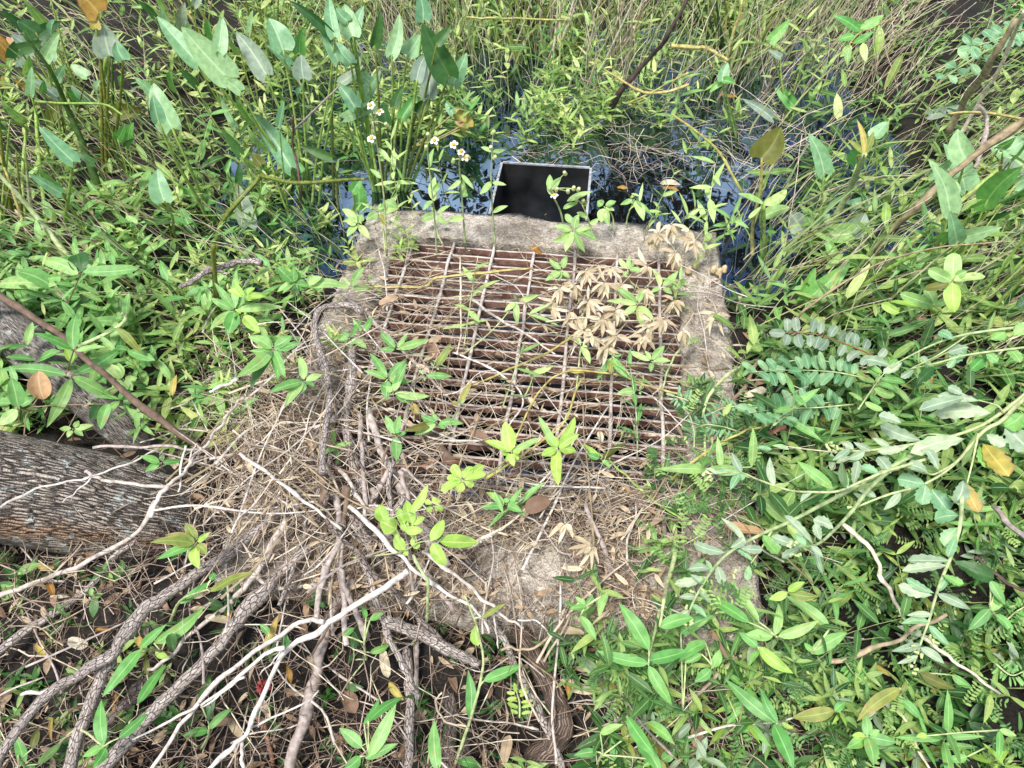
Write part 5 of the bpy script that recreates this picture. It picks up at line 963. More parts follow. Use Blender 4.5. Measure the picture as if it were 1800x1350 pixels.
silver('silvery branch running down the right side with a big yellowing leaf', 'F', [[(1860, 700), (1760, 790), (1680, 870), (1580, 930), (1440, 1090), (1280, 1200), (1080, 1260), (900, 1330)], [(1560, 935), (1530, 1080), (1500, 1200)], [(1440, 1090), (1330, 1150), (1280, 1140)]],
       '1582 985 1720 1160 150 yellow;1562 1000 1625 1125 110 green;1480 1180 1440 1300 100 silver;1285 1205 1135 1175 110 blue;1282 1205 1262 1310 110 blue;1295 1140 1185 1098 80;1310 1225 1400 1345 120 blue;1500 1200 1560 1350 100 yellow;1100 1150 1030 1060 80;1350 1130 1290 1020 60;1020 1270 920 1230 50 silver lance;1150 1250 1060 1340 60 silver lance;960 1290 900 1250 46 silver lance;1600 940 1700 1000 80 silver', (0.5, 0.32), [(900, 1340), (880, 1325), (890, 1355)])
silver('silvery spray hanging down the lower right with pale buds at its tip', 'I', [[(1475, -80), (1465, 60), (1440, 160), (1410, 250), (1360, 370), (1325, 480), (1300, 570), (1260, 680), (1220, 800)]],
       '1460 20 1330 40 110 blue;1450 80 1380 180 96 blue;1445 130 1400 235 60 blue;1425 255 1640 350 112 dark;1410 255 1190 255 76 silver;1400 280 1160 310 70 silver;1320 440 1140 385 80 silver;1330 430 1180 350 60 blue;1340 420 1400 330 50 blue lance;1345 430 1520 515 70 silver lance;1300 580 1150 590 60 blue lance;1310 540 1180 545 50 silver lance;1300 600 1410 705 60 blue lance;1260 700 1100 735 60 silver lance;1255 715 1380 800 66 silver lance;1240 760 1130 800 40 silver lance;1370 330 1480 380 60 green', (0.42, 0.3), [(1305, 655), (1320, 680), (1340, 690), (1190, 765), (1260, 760), (1215, 705), (1230, 830), (1205, 815), (1235, 740), (1220, 850)], 22)
silver('silvery spray slanting from the right over the front right corner of the drain', 'I', [[(1160, -270), (1000, -140), (890, 0), (800, 95), (720, 165), (640, 185), (590, 185)]],
       '800 90 690 40 80;790 100 700 110 70 dark;730 150 700 60 60;690 170 540 20 60;640 185 470 130 66;620 190 525 240 60;650 180 580 110 50 blue lance;680 180 740 240 50 silver lance;700 190 740 330 46 silver lance;620 170 540 180 40 blue lance', (0.34, 0.34), [(570, 165), (590, 175), (575, 225), (605, 230), (560, 180), (600, 160), (615, 225)], 24)
silver('long silvery spray over the front right corner of the rim, drooping left', 'I', [[(1230, -310), (870, -110), (700, -20), (545, 60), (420, 115), (280, 190), (200, 255), (140, 330), (85, 420), (45, 500), (15, 590)], [(470, 100), (410, 200), (360, 270)]],
       '230 215 60 165 70;250 190 330 140 60;180 280 210 380 70;150 300 30 300 60;130 340 -40 380 66;110 380 40 330 46 silver lance;90 410 150 480 50 silver lance;70 450 -20 450 50 silver lance;50 490 130 560 46 blue lance;40 520 -30 560 40 silver lance;350 280 340 360 50 blue;370 260 290 200 40 blue;300 190 420 200 60;420 120 500 220 100 green;330 160 200 30 46 silver lance;150 320 120 250 40 blue lance', (0.36, 0.28), [(75, 520), (10, 590), (45, 590), (50, 420), (20, 500), (105, 410), (15, 570), (280, 310), (270, 340), (45, 570)], 24)
silver('silvery spray with slim leaves over the right rim of the drain', 'F', [[(1320, 1060), (1190, 1100), (1060, 1140), (940, 1190), (820, 1240), (690, 1245), (560, 1235), (400, 1180), (300, 1142), (130, 1150)]],
       '310 1140 258 1035 60 silver lance;300 1142 125 1148 50 blue lance;300 1150 250 1235 60 blue lance;310 1150 312 1185 40 blue lance;790 1225 600 1080 84 green lance;480 1210 460 1060 60 silver lance;250 1142 180 1120 30 blue lance;180 1148 120 1120 30 silver lance;680 1240 620 1300 44 silver lance;860 1220 840 1080 60 dark lance;870 1230 830 1130 50 blue;560 1020 470 1000 36 blue lance;470 1020 385 1010 36 blue lance;900 1210 930 1080 60 silver;1040 1150 940 1110 60 blue', (0.38, 0.34), [(140, 1165), (125, 1180), (150, 1180), (110, 1150), (130, 1140)], 18)
silver('bare yellow stems of the silvery shrub running level to the right edge', 'F', [[(1900, 355), (1800, 372), (1500, 412), (1310, 472), (1100, 580)], [(1500, 420), (1350, 520), (1210, 590)], ],
       '1500 490 1420 560 90 blue;1510 480 1400 510 70 silver;1330 590 1250 660 80 dark;1100 582 960 545 70 silver;1160 560 1060 620 60 silver;1620 440 1700 400 90 green;1740 420 1830 370 90 weed;1750 270 1860 220 110 dark;1700 480 1780 560 80 weed;1430 440 1350 400 66 blue;1600 530 1520 600 80 green;1690 350 1640 340 60 dying', (0.46, 0.36), [], 20)
silver('second level stem of the silvery shrub, pale and straight, at the right edge', 'F', [[(1860, 475), (1780, 485), (1500, 522), (1340, 565), (1200, 595)]], '1600 500 1660 560 60 weed;1300 575 1260 530 40 silver;1220 600 1150 640 50 silver;1440 540 1400 590 50 blue', (0.44, 0.36), [], 16)

# vines lying over the grate
VG = 'bare vine stems lying across the grate'
def vine(label, t, pts, w, mat, h0=0.03, h1=0.05):
    P = [S(*T(t, *p), h0 + (h1 - h0) * i / (len(pts) - 1) + 0.012 * math.sin(i * 1.7)) for i, p in enumerate(pts)]
    V, Fc, uv = tube(P, pxw(w, depth_of(P[0])) / 2, pxw(w * 0.8, depth_of(P[-1])) / 2, 6, 0.08, 6, 0.003, 4)
    props(mk('vine_stem', V, Fc, mat, None, uv, origin=P[0]), label, 'vine', VG)
vine('yellow vine running level along the back of the grate', 'E', [(120, 160), (230, 165), (330, 165), (440, 160), (500, 115), (700, 95), (1010, 65)], 15, 's_yellow')
vine('yellow green vine arching down from the tan leaves to the left of the grate', 'E', [(1590, 265), (1480, 320), (1370, 358), (1250, 400), (1180, 450), (1090, 510), (900, 590), (700, 680)], 14, 's_yellow')
vine('straw yellow vine slanting over the right half of the grate to the rim', 'E', [(1850, 745), (1720, 715), (1600, 680), (1500, 640), (1400, 618), (1180, 610), (1040, 720), (920, 960)], 13, 's_yellow')
vine('pale vine on the right end of the grate running to the right rim', 'E', [(1900, 440), (1800, 480), (1740, 560), (1700, 680), (1690, 760)], 12, 's_pale')
vine('green vine slanting down the front right of the grate', 'E', [(1260, 1000), (1380, 1060), (1480, 1140), (1580, 1230), (1700, 1330), (1800, 1390)], 13, 's_green')
vine('vertical tan vine at the left of the grate middle', 'E', [(625, 0), (628, 120), (630, 250), (632, 400), (610, 520)], 10, 'straw')
vine('thin green vine rising through the tan leaves', 'E', [(1225, 150), (1270, 300), (1265, 450), (1250, 600), (1225, 760), (1180, 860)], 9, 's_pale')
vine('white curved vine at the front of the grate', 'E', [(590, 510), (720, 560), (860, 640), (960, 760), (880, 900)], 11, 'bleached')
vine('yellow vine from the front rim up over the right rim', 'F', [(-60, 1180), (60, 1080), (200, 985), (330, 925), (430, 895), (520, 830)], 14, 's_yellow', 0.05, 0.18)
vine('pale vine looping over the right rim', 'F', [(400, 545), (260, 610), (150, 720), (110, 830), (115, 950), (120, 1060)], 16, 's_pale', 0.1, 0.04)
vine('red stem lying along the right rim', 'F', [(130, 1120), (300, 1040), (520, 935)], 15, 's_red', 0.04, 0.1)
vine('straw vine slanting up from the front rim through the lime seedlings', 'E', [(760, 1180), (860, 1110), (940, 1060), (1080, 960), (1180, 870), (1240, 700), (1280, 640)], 12, 's_yellow', 0.05, 0.05)
vine('bent pale vine with joints over the branches below the drain', 'H', [(380, 230), (420, 300), (455, 370), (450, 480), (455, 560), (420, 630), (370, 700)], 18, 's_pale', 0.1, 0.06)
vine('pale loop of vine at the bottom centre', 'H', [(660, 1130), (560, 1110), (510, 1050), (500, 990), (530, 950)], 12, 'straw', 0.2, 0.12)

# single finds
P = S(*T('G', 1390, 922), 0.05)
parts = []
for i in range(46):
    d = unit(rng.normal(0, 1, 3)); c = P + d * 0.011
    parts.append(tube([c - d * 0.003, c + d * 0.003, c + d * 0.006], 0.0042, 0.0016, 6, 0.2, 2) + (0,))
V, Fc, uv, _ = join(parts); props(mk('red_fruit', V, Fc, 'redfruit', None, uv, origin=P), 'shrivelled red fruit lying on the dark soil behind the bone-white twig', 'fruit')
LF = [('G', 225, 720, 240, 90, 56, 'yellow', 'small yellow orange leaf on the soil at the left'), ('G', 410, 690, 200, 110, 56, 'tan', 'pale grey torn leaf on the soil, left of the forked branch'),
      ('G', 545, 625, 5, 90, 30, 'orange', 'rusty leaf lying left of the forked barky branch'), ('G', 270, 410, 70, 80, 50, 'orange', 'brown leaf under the white branch at the left'), ('G', 735, 690, 80, 70, 44, 'orange', 'amber leaf tucked under the forked branch'),
      ('G', 1210, 540, 80, 60, 40, 'orange', 'rusty leaf between the barky branches'), ('G', 1150, 565, 10, 140, 40, 'tan', 'curled straw coloured leaf between the barky branches'), ('G', 600, 1010, 100, 110, 40, 'orange', 'ochre leaf under the fork of the branch'),
      ('G', 275, 1150, 90, 130, 30, 'yellow', 'pale yellow strip of leaf at the bottom left'), ('G', 1390, 1040, 60, 140, 50, 'litter', 'reddish brown curled leaf below the red fruit'), ('G', 1525, 860, 80, 110, 44, 'orange', 'ochre spotted leaf right of the bone-white twig'),
      ('G', 1240, 1140, 60, 120, 60, 'tan', 'tan leaf by the dark leaves under the bone-white twig'), ('G', 320, 445, 0, 110, 26, 'tan', 'thin bleached leaf under the jointed branch'), ('G', 240, 290, 5, 90, 30, 'yellow', 'yellow leaf under the edge of the thick trunk'),
      ('H', 1250, 920, 20, 200, 90, 'litter', 'large rusty brown dead leaf right of the brown root'), ('H', 40, 1010, 60, 120, 80, 'litter', 'dark rusty dead leaf at the bottom, left of the long branch'), ('H', 1190, 940, 80, 110, 40, 'orange', 'orange brown dead leaf beside the large rusty one'),
      ('H', 1560, 930, 120, 150, 90, 'litter', 'brown dead leaf by the four long leaves'), ('H', 870, 1260, 100, 170, 70, 'litter', 'dark dead leaf left of the foot of the brown root'), ('H', 230, 800, 80, 150, 50, 'tan', 'dry tan leaf hanging behind the elbow branch'),
      ('H', 290, 945, 50, 120, 50, 'yellow', 'pale yellow green leaf beside the elbow branch'), ('H', 1745, 985, 85, 140, 36, 'tan', 'tan dry leaf hanging below the four long leaves'), ('H', 1200, 635, 5, 160, 44, 'tan', 'tan strip of leaf in the gap below the front rim'), ('H', 340, 540, 60, 30, 20, 'orange', 'tiny orange leaf on the pale broken branch'),
      ('I', 1060, 840, 30, 120, 44, 'yellow', 'yellow blotched leaf above the curled yellowing leaf'), ('I', 650, 1135, 45, 70, 24, 'yellow', 'small yellow leaf by the brown-edged leaf'), ('I', 125, 1060, 80, 60, 40, 'yellow', 'small yellow round leaf on the dark soil, lower right'),
      ('I', 1330, 945, 0, 50, 34, 'yellow', 'small yellow leaflet under the olive leaf'), ('I', 1400, 945, 70, 60, 40, 'yellow', 'yellow leaflet beside the small one under the olive leaf'), ('I', 610, 825, -20, 60, 36, 'yellow', 'yellow tipped leaf on the brown woody stem'), ('I', 200, 700, 60, 170, 40, 'litter', 'withered brown leaf hanging at the drain corner'), ('I', 1400, 830, 20, 160, 60, 'litter', 'shrivelled brown seed head leaves in the lower right'), ('I', 80, 1190, 90, 140, 100, 'litter', 'dark reddish dead leaf on the soil, lower right'),
      ('I', 1340, 370, 70, 60, 30, 'yellow', 'tiny orange yellow leaf beside the silvery spray'), ('I', 330, 90, 10, 200, 90, 'peach', 'withered yellow pink leaf in the silvery spray, front right corner'), ('F', 1300, 640, 90, 90, 40, 'peach', 'small peach dried leaf hanging by the yellow stems'), ('F', 330, 895, -10, 150, 50, 'litter', 'brown curled leaf on the right rim'), ('F', 380, 720, -20, 120, 40, 'tan', 'pinkish tan leaf on the right rim'), ('F', 580, 940, 30, 160, 50, 'peach', 'pinkish folded leaf beside the right rim'), ('F', 800, 905, -10, 150, 130, 'yellow', 'broad yellow leaf under the pinnate leaves'), ('F', 700, 1035, 30, 170, 60, 'peach', 'tan withered leaf under the silvery branch'),
      ('A', 490, 1065, 20, 60, 50, 'orange', 'reddish dead leaf in the dark mud at the upper left'), ('A', 450, 1290, 60, 110, 36, 'tan', 'tan dry leaf on the mud at the left'), ('A', 985, 1170, 70, 60, 40, 'peach', 'pinkish dry leaf beside the single pickerelweed'), ('A', 370, 200, 50, 130, 60, 'tan', 'withered tan leaf left of the olive stalk'),
      ('B', 1735, 970, 5, 110, 44, 'tan', 'tan leaf floating right of the black box'), ('B', 1740, 1000, 10, 90, 40, 'orange', 'rusty floating leaf beside the tan one'), ('B', 1485, 990, 5, 60, 30, 'orange', 'small rusty leaf floating near the black box corner'), ('C', 240, 500, 10, 90, 26, 'orange', 'orange leaf floating on the dark water by the rushes'),
      ('E', 480, 500, 70, 80, 70, 'litter', 'brown crumpled leaf on the grate left of the middle'), ('E', 250, 235, -20, 110, 40, 'litter', 'brown leaf on the left rim at the back of the grate'), ('E', 730, 960, 30, 120, 66, 'litter', 'pale brown crumpled leaf at the front of the grate'), ('E', 1365, 955, 70, 60, 40, 'tan', 'small square tan leaf at the front of the grate'), ('E', 390, 805, 60, 60, 40, 'yellow', 'small yellow blotched leaf on the left of the grate'), ('E', 1235, 610, 10, 90, 40, 'yellow', 'yellowish withered leaf hanging over the right half of the grate')]
for t, x, y, a, l, w, m, lab in LF:
    hh = 0.012 if t in 'ABC' else 0.05
    P = S(*T(t, x - math.cos(R(a)) * l / 2, y - math.sin(R(a)) * l / 2), hh)
    n = facing(P, 0.6); Tp = tip_on(P, n, *T(t, x + math.cos(R(a)) * l / 2, y + math.sin(R(a)) * l / 2))
    V, Fc, uv = leaf(P, Tp, pxw(w, depth_of(P)), n, random.choice(['ovate', 'oblong', 'lance']), fold=random.uniform(.1, .7), droop=random.uniform(-.2, .35), wave=0.1)
    props(mk('fallen_leaf', V, Fc, m, None, uv, origin=P), lab, 'leaf', 'single fallen or withered leaves')
# ------------------------------------------------------------------ growth nobody could count
GX = np.arange(-5.0, 5.0, 0.04); GY = np.arange(0.0, 8.0, 0.04)
HG = np.array([[ground(x, y) for x in GX] for y in GY])
def hsurf(x, y):
    i = np.clip(((x + 5.0) / 0.04).astype(int), 0, len(GX) - 1); j = np.clip((y / 0.04).astype(int), 0, len(GY) - 1)
    g = np.maximum(HG[j, i], WATERZ - 0.01)
    d = np.stack([x, y], -1) - _bl; u = d @ BW; v = -(d @ BD)
    ib = (u > -0.01) & (u < BWID + 0.01) & (v > -0.01) & (v < BDEP + 0.01)
    return np.where(ib, BOXZ + 0.008, g), ib, u, v
def proj(P):
    d = P - CP; z = d @ FWD; return 900 + F * (d @ RT) / z, 675 - F * (d @ UPV) / z
def spots(n, dens, x0=-350, x1=2150, y0=-130, y1=1480, ymin=0.28):
    """n ground points; dens(px, py, x, y, inbox) is the chance of growth there"""
    out = []
    while sum(map(len, out)) < n:
        m = 4000
        px, py = rng.uniform(x0, x1, m), rng.uniform(y0, y1, m)
        d = FWD + np.outer((px - 900) / F, RT) + np.outer((675 - py) / F, UPV)
        z = np.full(m, BOXZ)
        for _ in range(5):
            Pn = CP + d * ((z - CAMZ) / d[:, 2])[:, None]; z = 0.4 * z + 0.6 * hsurf(Pn[:, 0], Pn[:, 1])[0]
        Pn = CP + d * ((z - CAMZ) / d[:, 2])[:, None]
        h, ib, u, v = hsurf(Pn[:, 0], Pn[:, 1]); Pn[:, 2] = h
        bin_ = (u > 0.36) & (u < 0.80) & (v > -0.42) & (v <= 0.0)
        ok = (rng.random(m) < dens(px, py, Pn[:, 0], Pn[:, 1], ib)) & ~bin_ & (Pn[:, 1] > ymin)
        out.append(Pn[ok])
    return np.concatenate(out)[:n]
def clump(x, y, s, o):      # 0..1 patchiness
    return np.array([min(1, max(0, 0.5 + 1.1 * nz(a, b, s, o))) for a, b in zip(x, y)])
_TL = np.linspace(0, 1, 6)
def leafcloud(pos, yv, nv, Ln, Wd, kind='lance', fold=0.2, droop=0.18, rows=6):
    """many leaves at once"""
    n = len(pos); ts = np.linspace(0, 1, rows)
    yv = yv / np.linalg.norm(yv, axis=1)[:, None]; x = np.cross(yv, nv); x /= np.maximum(np.linalg.norm(x, axis=1), 1e-6)[:, None]; nn = np.cross(x, yv)
    V = np.zeros((n, rows, 3, 3)); UV = np.zeros((n, rows, 3, 2)); dr = droop * rng.uniform(-0.3, 1.6, n); fo = fold * rng.uniform(0, 2, n); tw = rng.normal(0, 0.25, n)
    for i, t in enumerate(ts):
        pw = prof(kind, t) / 2
        for j, s in enumerate((-1, 0, 1)):
            V[:, i, j] = pos + yv * (t * Ln)[:, None] + x * (s * pw * Wd)[:, None] + nn * (fo * abs(s) * pw * Wd - dr * Ln * t * t + tw * s * pw * Wd * t)[:, None]
            UV[:, i, j] = (0.5 + 0.5 * s, t)
    base = (np.arange(n) * rows * 3)[:, None]
    q = np.array([(i * 3 + j, i * 3 + j + 1, (i + 1) * 3 + j + 1, (i + 1) * 3 + j) for i in range(rows - 1) for j in range(2)])
    Fc = (base[:, :, None] + q[None]).reshape(-1, 4)
    return V.reshape(-1, 3), Fc, UV.reshape(-1, 2), rows * 3
def curvecloud(Pk, rad, sides=3):
    """Pk: n,K,3 centre lines, rad: n,K"""
    n, K, _ = Pk.shape
    tg = np.gradient(Pk, axis=1); tg /= np.maximum(np.linalg.norm(tg, axis=2), 1e-9)[..., None]
    ref = rng.normal(0, 1, (n, 1, 3)); a = np.cross(tg, ref); a /= np.maximum(np.linalg.norm(a, axis=2), 1e-6)[..., None]; b = np.cross(tg, a)
    V = np.zeros((n, K, sides, 3))
    for j in range(sides):
        an = 2 * math.pi * j / sides; V[:, :, j] = Pk + (a * math.cos(an) + b * math.sin(an)) * rad[..., None]
    q = np.array([(i * sides + j, i * sides + (j + 1) % sides, (i + 1) * sides + (j + 1) % sides, (i + 1) * sides + j) for i in range(K - 1) for j in range(sides)])
    Fc = ((np.arange(n) * K * sides)[:, None, None] + q[None]).reshape(-1, 4)
    return V.reshape(-1, 3), Fc, np.zeros((n * K * sides, 2)), K * sides
def bulk(name, label, V, Fc, uv, per, mat, tint):
    me = bpy.data.meshes.new(name)
    me.vertices.add(len(V)); me.vertices.foreach_set('co', V.astype(np.float32).ravel())
    me.loops.add(Fc.size); me.loops.foreach_set('vertex_index', Fc.astype(np.int32).ravel())
    me.polygons.add(len(Fc)); me.polygons.foreach_set('loop_start', (np.arange(len(Fc)) * 4).astype(np.int32))
    l = me.uv_layers.new(name='UVMap'); l.data.foreach_set('uv', uv[Fc.ravel()].astype(np.float32).ravel())
    a = me.attributes.new('tint', 'FLOAT', 'POINT'); a.data.foreach_set('value', np.repeat(tint, per).astype(np.float32))
    me.polygons.foreach_set('use_smooth', np.ones(len(Fc), dtype=bool)); me.update(calc_edges=True); me.validate()
    me.materials.append(MAT[mat]); o = bpy.data.objects.new(name, me); COL.objects.link(o)
    return props(o, label, name.replace('_', ' '), None, 'stuff')

# --- sprigs of small leaved weeds
def sprig_data(B, h, lean, nn, ll, ww):
    """stem points and leaves of one weed sprig"""
    K = 6; t = np.linspace(0, 1, K)
    bend = rng.normal(0, 0.12, 3) * h; bend[2] = 0
    d = np.array([lean[0], lean[1], 1.0]); d /= np.linalg.norm(d)
    St = B + np.outer(t, d * h) + np.outer(t ** 2, bend) - np.outer(t ** 2.2, [0, 0, 0.18 * h * np.hypot(*lean)])
    pos, yv, nv, Ln, Wd = [], [], [], [], []
    ph = rng.uniform(0, 6.28)
    for i in range(nn):
        s = 0.28 + 0.72 * i / max(1, nn - 1); q = np.array([np.interp(s, t, St[:, k]) for k in range(3)])
        ph += 1.57 + rng.normal(0, 0.3)
        up = rng.uniform(0.05, 0.7) if s < 0.9 else rng.uniform(0.4, 1.2)
        for sg in (0, math.pi):
            if rng.random() < 0.12: continue
            v = np.array([math.cos(ph + sg), math.sin(ph + sg), up]) + rng.normal(0, 0.15, 3)
            pos.append(q); yv.append(v); nv.append(np.array([-v[0] * 0.5, -v[1] * 0.5 , 1.0]) + rng.normal(0, 0.25, 3))
            l = ll * (0.65 + 0.6 * math.sin(min(1, s * 1.1) * 2.4)) * rng.uniform(0.75, 1.2); Ln.append(l); Wd.append(l * ww * rng.uniform(0.8, 1.2))
    return St, pos, yv, nv, Ln, Wd
def outward(p, k=0.5):
    a = np.array([p[0] - 0.15, 0.25 * (p[1] - 2.2)]); return a / (np.linalg.norm(a) + 0.6) * k + rng.normal(0, 0.25, 2)
def weeds(name, label, pts, hr, lr, ww, mat, smat, kind='lance', nodes=(4, 7)):
    St, A, tint, st_t = [], [[], [], [], [], []], [], []
    for p in pts:
        tt = rng.random(); h = rng.uniform(*hr)
        s = sprig_data(p, h, outward(p), rng.integers(*nodes), rng.uniform(*lr), ww)
        St.append(s[0]); st_t.append(tt)
        for k in range(5): A[k] += s[k + 1]
        tint += list((tt + rng.normal(0, 0.12, len(s[1]))) % 1.0)
    V, Fc, uv, per = leafcloud(*[np.array(x) for x in A], kind)
    bulk(name, label, V, Fc, uv, per, mat, np.array(tint))
    P = np.array(St); V, Fc, uv, per = curvecloud(P, np.outer(rng.uniform(0.0009, 0.0018, len(P)), np.linspace(1, 0.6, 6)))
    bulk(name, label.replace('leaves', 'stems'), V, Fc, uv, per, smat, np.array(st_t))
def inr(v, a, b): return ((v > a) & (v < b)).astype(float)
def d_back(px, py, x, y, ib):
    c = clump(x, y, 2.6, 5); m = inr(px, 430, 1330) * (py < 372)
    gap = 1 - 0.97 * inr(py, 272, 420) * inr(px, 640, 1060) - 0.55 * inr(py, 250, 420) * inr(px, 430, 640)       # open water
    gap *= 1 - 0.96 * inr(py, 236, 420) * inr(px, 1040, 1330)
    gap *= 1 - 0.65 * inr(px, 1150, 1430) * inr(py, 80, 260)
    return m * gap * (0.15 + 0.85 * (c > 0.42)) * (~ib)
def d_left(px, py, x, y, ib):
    return (px < 640) * (py < 760) * (~ib) * (1 - 0.85 * inr(px, 400, 640) * inr(py, 260, 370)) * (1 - 0.45 * (py > 650)) * (0.5 + 0.5 * (clump(x, y, 3.1, 9) > 0.4))
def d_right(px, py, x, y, ib):
    return (px > 1230 + 0.0 * py) * (py < 900) * (~ib) * (1 - 0.85 * inr(px, 1150, 1420) * inr(py, 70, 430)) * (0.25 + 0.75 * (clump(x, y, 3.1, 14) > 0.42))
def d_lowr(px, py, x, y, ib): return ((px > 1030) & (py > 880 + 0.0 * px)) * (~ib) * (0.75 + 0.25 * (px > 1250)) * (0.35 + 0.65 * (clump(x, y, 6.0, 21) > 0.45))
def d_lowl(px, py, x, y, ib): return ((px < 1000) & (py > 960)) * (~ib) * 1.0
weeds('ground_cover', 'pale green lance leaves of low weeds covering the wet ground behind the drain', spots(740, d_back), (0.05, 0.24), (0.042, 0.078), 0.30, 'fill', 's_pale')
weeds('ground_cover', 'green leaves of low weeds covering the left bank', spots(430, d_left), (0.04, 0.2), (0.035, 0.072), 0.32, 'fill', 's_pale')
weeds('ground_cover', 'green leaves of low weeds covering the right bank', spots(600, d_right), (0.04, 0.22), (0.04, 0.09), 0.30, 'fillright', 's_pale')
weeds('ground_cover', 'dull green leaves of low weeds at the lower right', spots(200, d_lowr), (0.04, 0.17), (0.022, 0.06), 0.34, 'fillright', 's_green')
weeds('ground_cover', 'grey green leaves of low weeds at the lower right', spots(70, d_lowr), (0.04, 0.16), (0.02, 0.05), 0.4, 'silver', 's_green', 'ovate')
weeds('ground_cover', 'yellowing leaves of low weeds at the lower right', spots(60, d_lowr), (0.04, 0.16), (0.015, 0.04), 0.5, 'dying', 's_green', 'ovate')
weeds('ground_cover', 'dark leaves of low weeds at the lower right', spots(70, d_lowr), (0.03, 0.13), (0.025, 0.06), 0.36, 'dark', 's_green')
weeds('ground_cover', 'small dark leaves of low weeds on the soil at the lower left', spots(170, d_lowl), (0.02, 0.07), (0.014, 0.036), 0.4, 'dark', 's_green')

def d_leftlow(px, py, x, y, ib): return (px < 600) * inr(py, 360, 780) * (~ib) * (1 - 0.8 * inr(px, 330, 600) * (py > 640))
weeds('ground_cover', 'broad green leaves of weeds crowding the left bank above the trunks', spots(200, d_leftlow), (0.08, 0.26), (0.045, 0.085), 0.36, 'weed', 's_green', 'ovate', (3, 5))
weeds('ground_cover', 'broad pale leaves of weeds among the stalks at the upper left', spots(120, lambda px, py, x, y, ib: (px < 520) * (py < 420) * 1.0), (0.12, 0.34), (0.05, 0.09), 0.36, 'fill', 's_pale', 'ovate', (3, 5))
weeds('ground_cover', 'broad pale leaves of weeds standing on the right bank', spots(150, lambda px, py, x, y, ib: (px > 1270) * (py < 620) * (1 - 0.7 * inr(px, 1150, 1420) * inr(py, 80, 330))), (0.12, 0.34), (0.05, 0.10), 0.34, 'fill', 's_pale', 'ovate', (3, 5))
weeds('ground_cover', 'upright pale leaves of weeds at the far side of the water', spots(170, lambda px, py, x, y, ib: inr(px, 480, 1500) * (py < 200) * 1.0), (0.2, 0.5), (0.05, 0.09), 0.3, 'fill', 's_pale', 'lance', (4, 7))
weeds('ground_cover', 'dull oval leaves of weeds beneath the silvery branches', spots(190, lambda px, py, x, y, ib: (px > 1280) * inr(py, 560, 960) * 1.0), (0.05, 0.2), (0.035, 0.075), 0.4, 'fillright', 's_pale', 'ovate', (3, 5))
weeds('ground_cover', 'small dull leaves of weeds on the soil at the bottom left', spots(120, lambda px, py, x, y, ib: (px < 330) * (py > 1000) * 1.0), (0.02, 0.08), (0.014, 0.034), 0.45, 'fillright', 's_green', 'ovate', (3, 5))
weeds('ground_cover', 'leaves of creeping weeds over the left rim of the drain', spots(11, lambda px, py, x, y, ib: ib * (inr(px, 560, 735) * inr(py, 370, 620))), (0.02, 0.10), (0.03, 0.055), 0.34, 'fill', 's_pale')
weeds('ground_cover', 'oval leaves of weeds growing over the slim pale trunk', spots(60, lambda px, py, x, y, ib: inr(px, -80, 300) * inr(py, 500, 760) * 1.0), (0.16, 0.34), (0.045, 0.085), 0.38, 'weed', 's_green', 'ovate', (3, 5))
def d_rimr(px, py, x, y, ib): return ib * ((px > 1120 + (py < 800) * 60) & (py > 640)) * (0.25 + 0.75 * (py > 760)) * (0.35 + 0.65 * (clump(x, y, 6.0, 61) > 0.42))
def d_front(px, py, x, y, ib): return (~ib) * inr(px, 980, 1420) * inr(py, 1040, 1220) * 1.0
weeds('ground_cover', 'leaves of low weeds growing over the right rim of the drain', spots(45, d_rimr), (0.02, 0.10), (0.02, 0.05), 0.34, 'fillright', 's_pale')
weeds('ground_cover', 'leaves of weeds crowding the front right corner of the drain', spots(60, d_front), (0.10, 0.30), (0.025, 0.06), 0.32, 'fillright', 's_pale')
weeds('ground_cover', 'leaves of low weeds among the straw left of the grate', spots(70, lambda px, py, x, y, ib: inr(px, 330, 640) * inr(py, 480, 800) * (~ib)), (0.04, 0.16), (0.03, 0.06), 0.34, 'fill', 's_pale')
near = dict(x0=-300, x1=2100, y0=1380, y1=2300, ymin=-0.6)
weeds('ground_cover', 'leaves of low weeds on the ground before the drain, right', spots(200, lambda px, py, x, y, ib: (px > 900) * 1.0, **near), (0.03, 0.12), (0.022, 0.06), 0.34, 'fillright', 's_green')
weeds('ground_cover', 'leaves of low weeds on the ground before the drain, left', spots(120, lambda px, py, x, y, ib: (px < 1000) * 1.0, **near), (0.02, 0.08), (0.018, 0.04), 0.4, 'fillright', 's_green')
# tiny pinnate fern cover at the lower right
def fern_cover(pts):
    pos, yv, nv, Ln, Wd, tint = [], [], [], [], [], []
    for p in pts:
        a = rng.uniform(0, 6.28); d = np.array([math.cos(a), math.sin(a), rng.uniform(0.1, 0.6)]); d /= np.linalg.norm(d)
        b = p + np.array([0, 0, rng.uniform(0.02, 0.13)]); ll = rng.uniform(0.04, 0.09); nr = np.array([rng.normal(0, .25), rng.normal(-0.2, .25), 1.0]); sd = np.cross(nr, d); tt = rng.random()
        n = rng.integers(6, 11)
        for i in range(n):
            for sg in (-1, 1):
                pos.append(b + d * ll * (i + 1) / n); yv.append(sd * sg + d * 0.35 + rng.normal(0, .1, 3)); nv.append(nr + rng.normal(0, .2, 3)); l = rng.uniform(0.008, 0.014); Ln.append(l); Wd.append(l * 0.42); tint.append((tt + rng.normal(0, .06)) % 1)
    V, Fc, uv, per = leafcloud(*[np.array(x) for x in (pos, yv, nv, Ln, Wd)], 'oblong', rows=5)
    bulk('fern_cover', 'tiny feathery leaflets of ground cover at the lower right', V, Fc, uv, per, 'fillright', np.array(tint))
fern_cover(np.concatenate([spots(520, d_lowr), spots(60, d_rimr), spots(60, d_front)]))

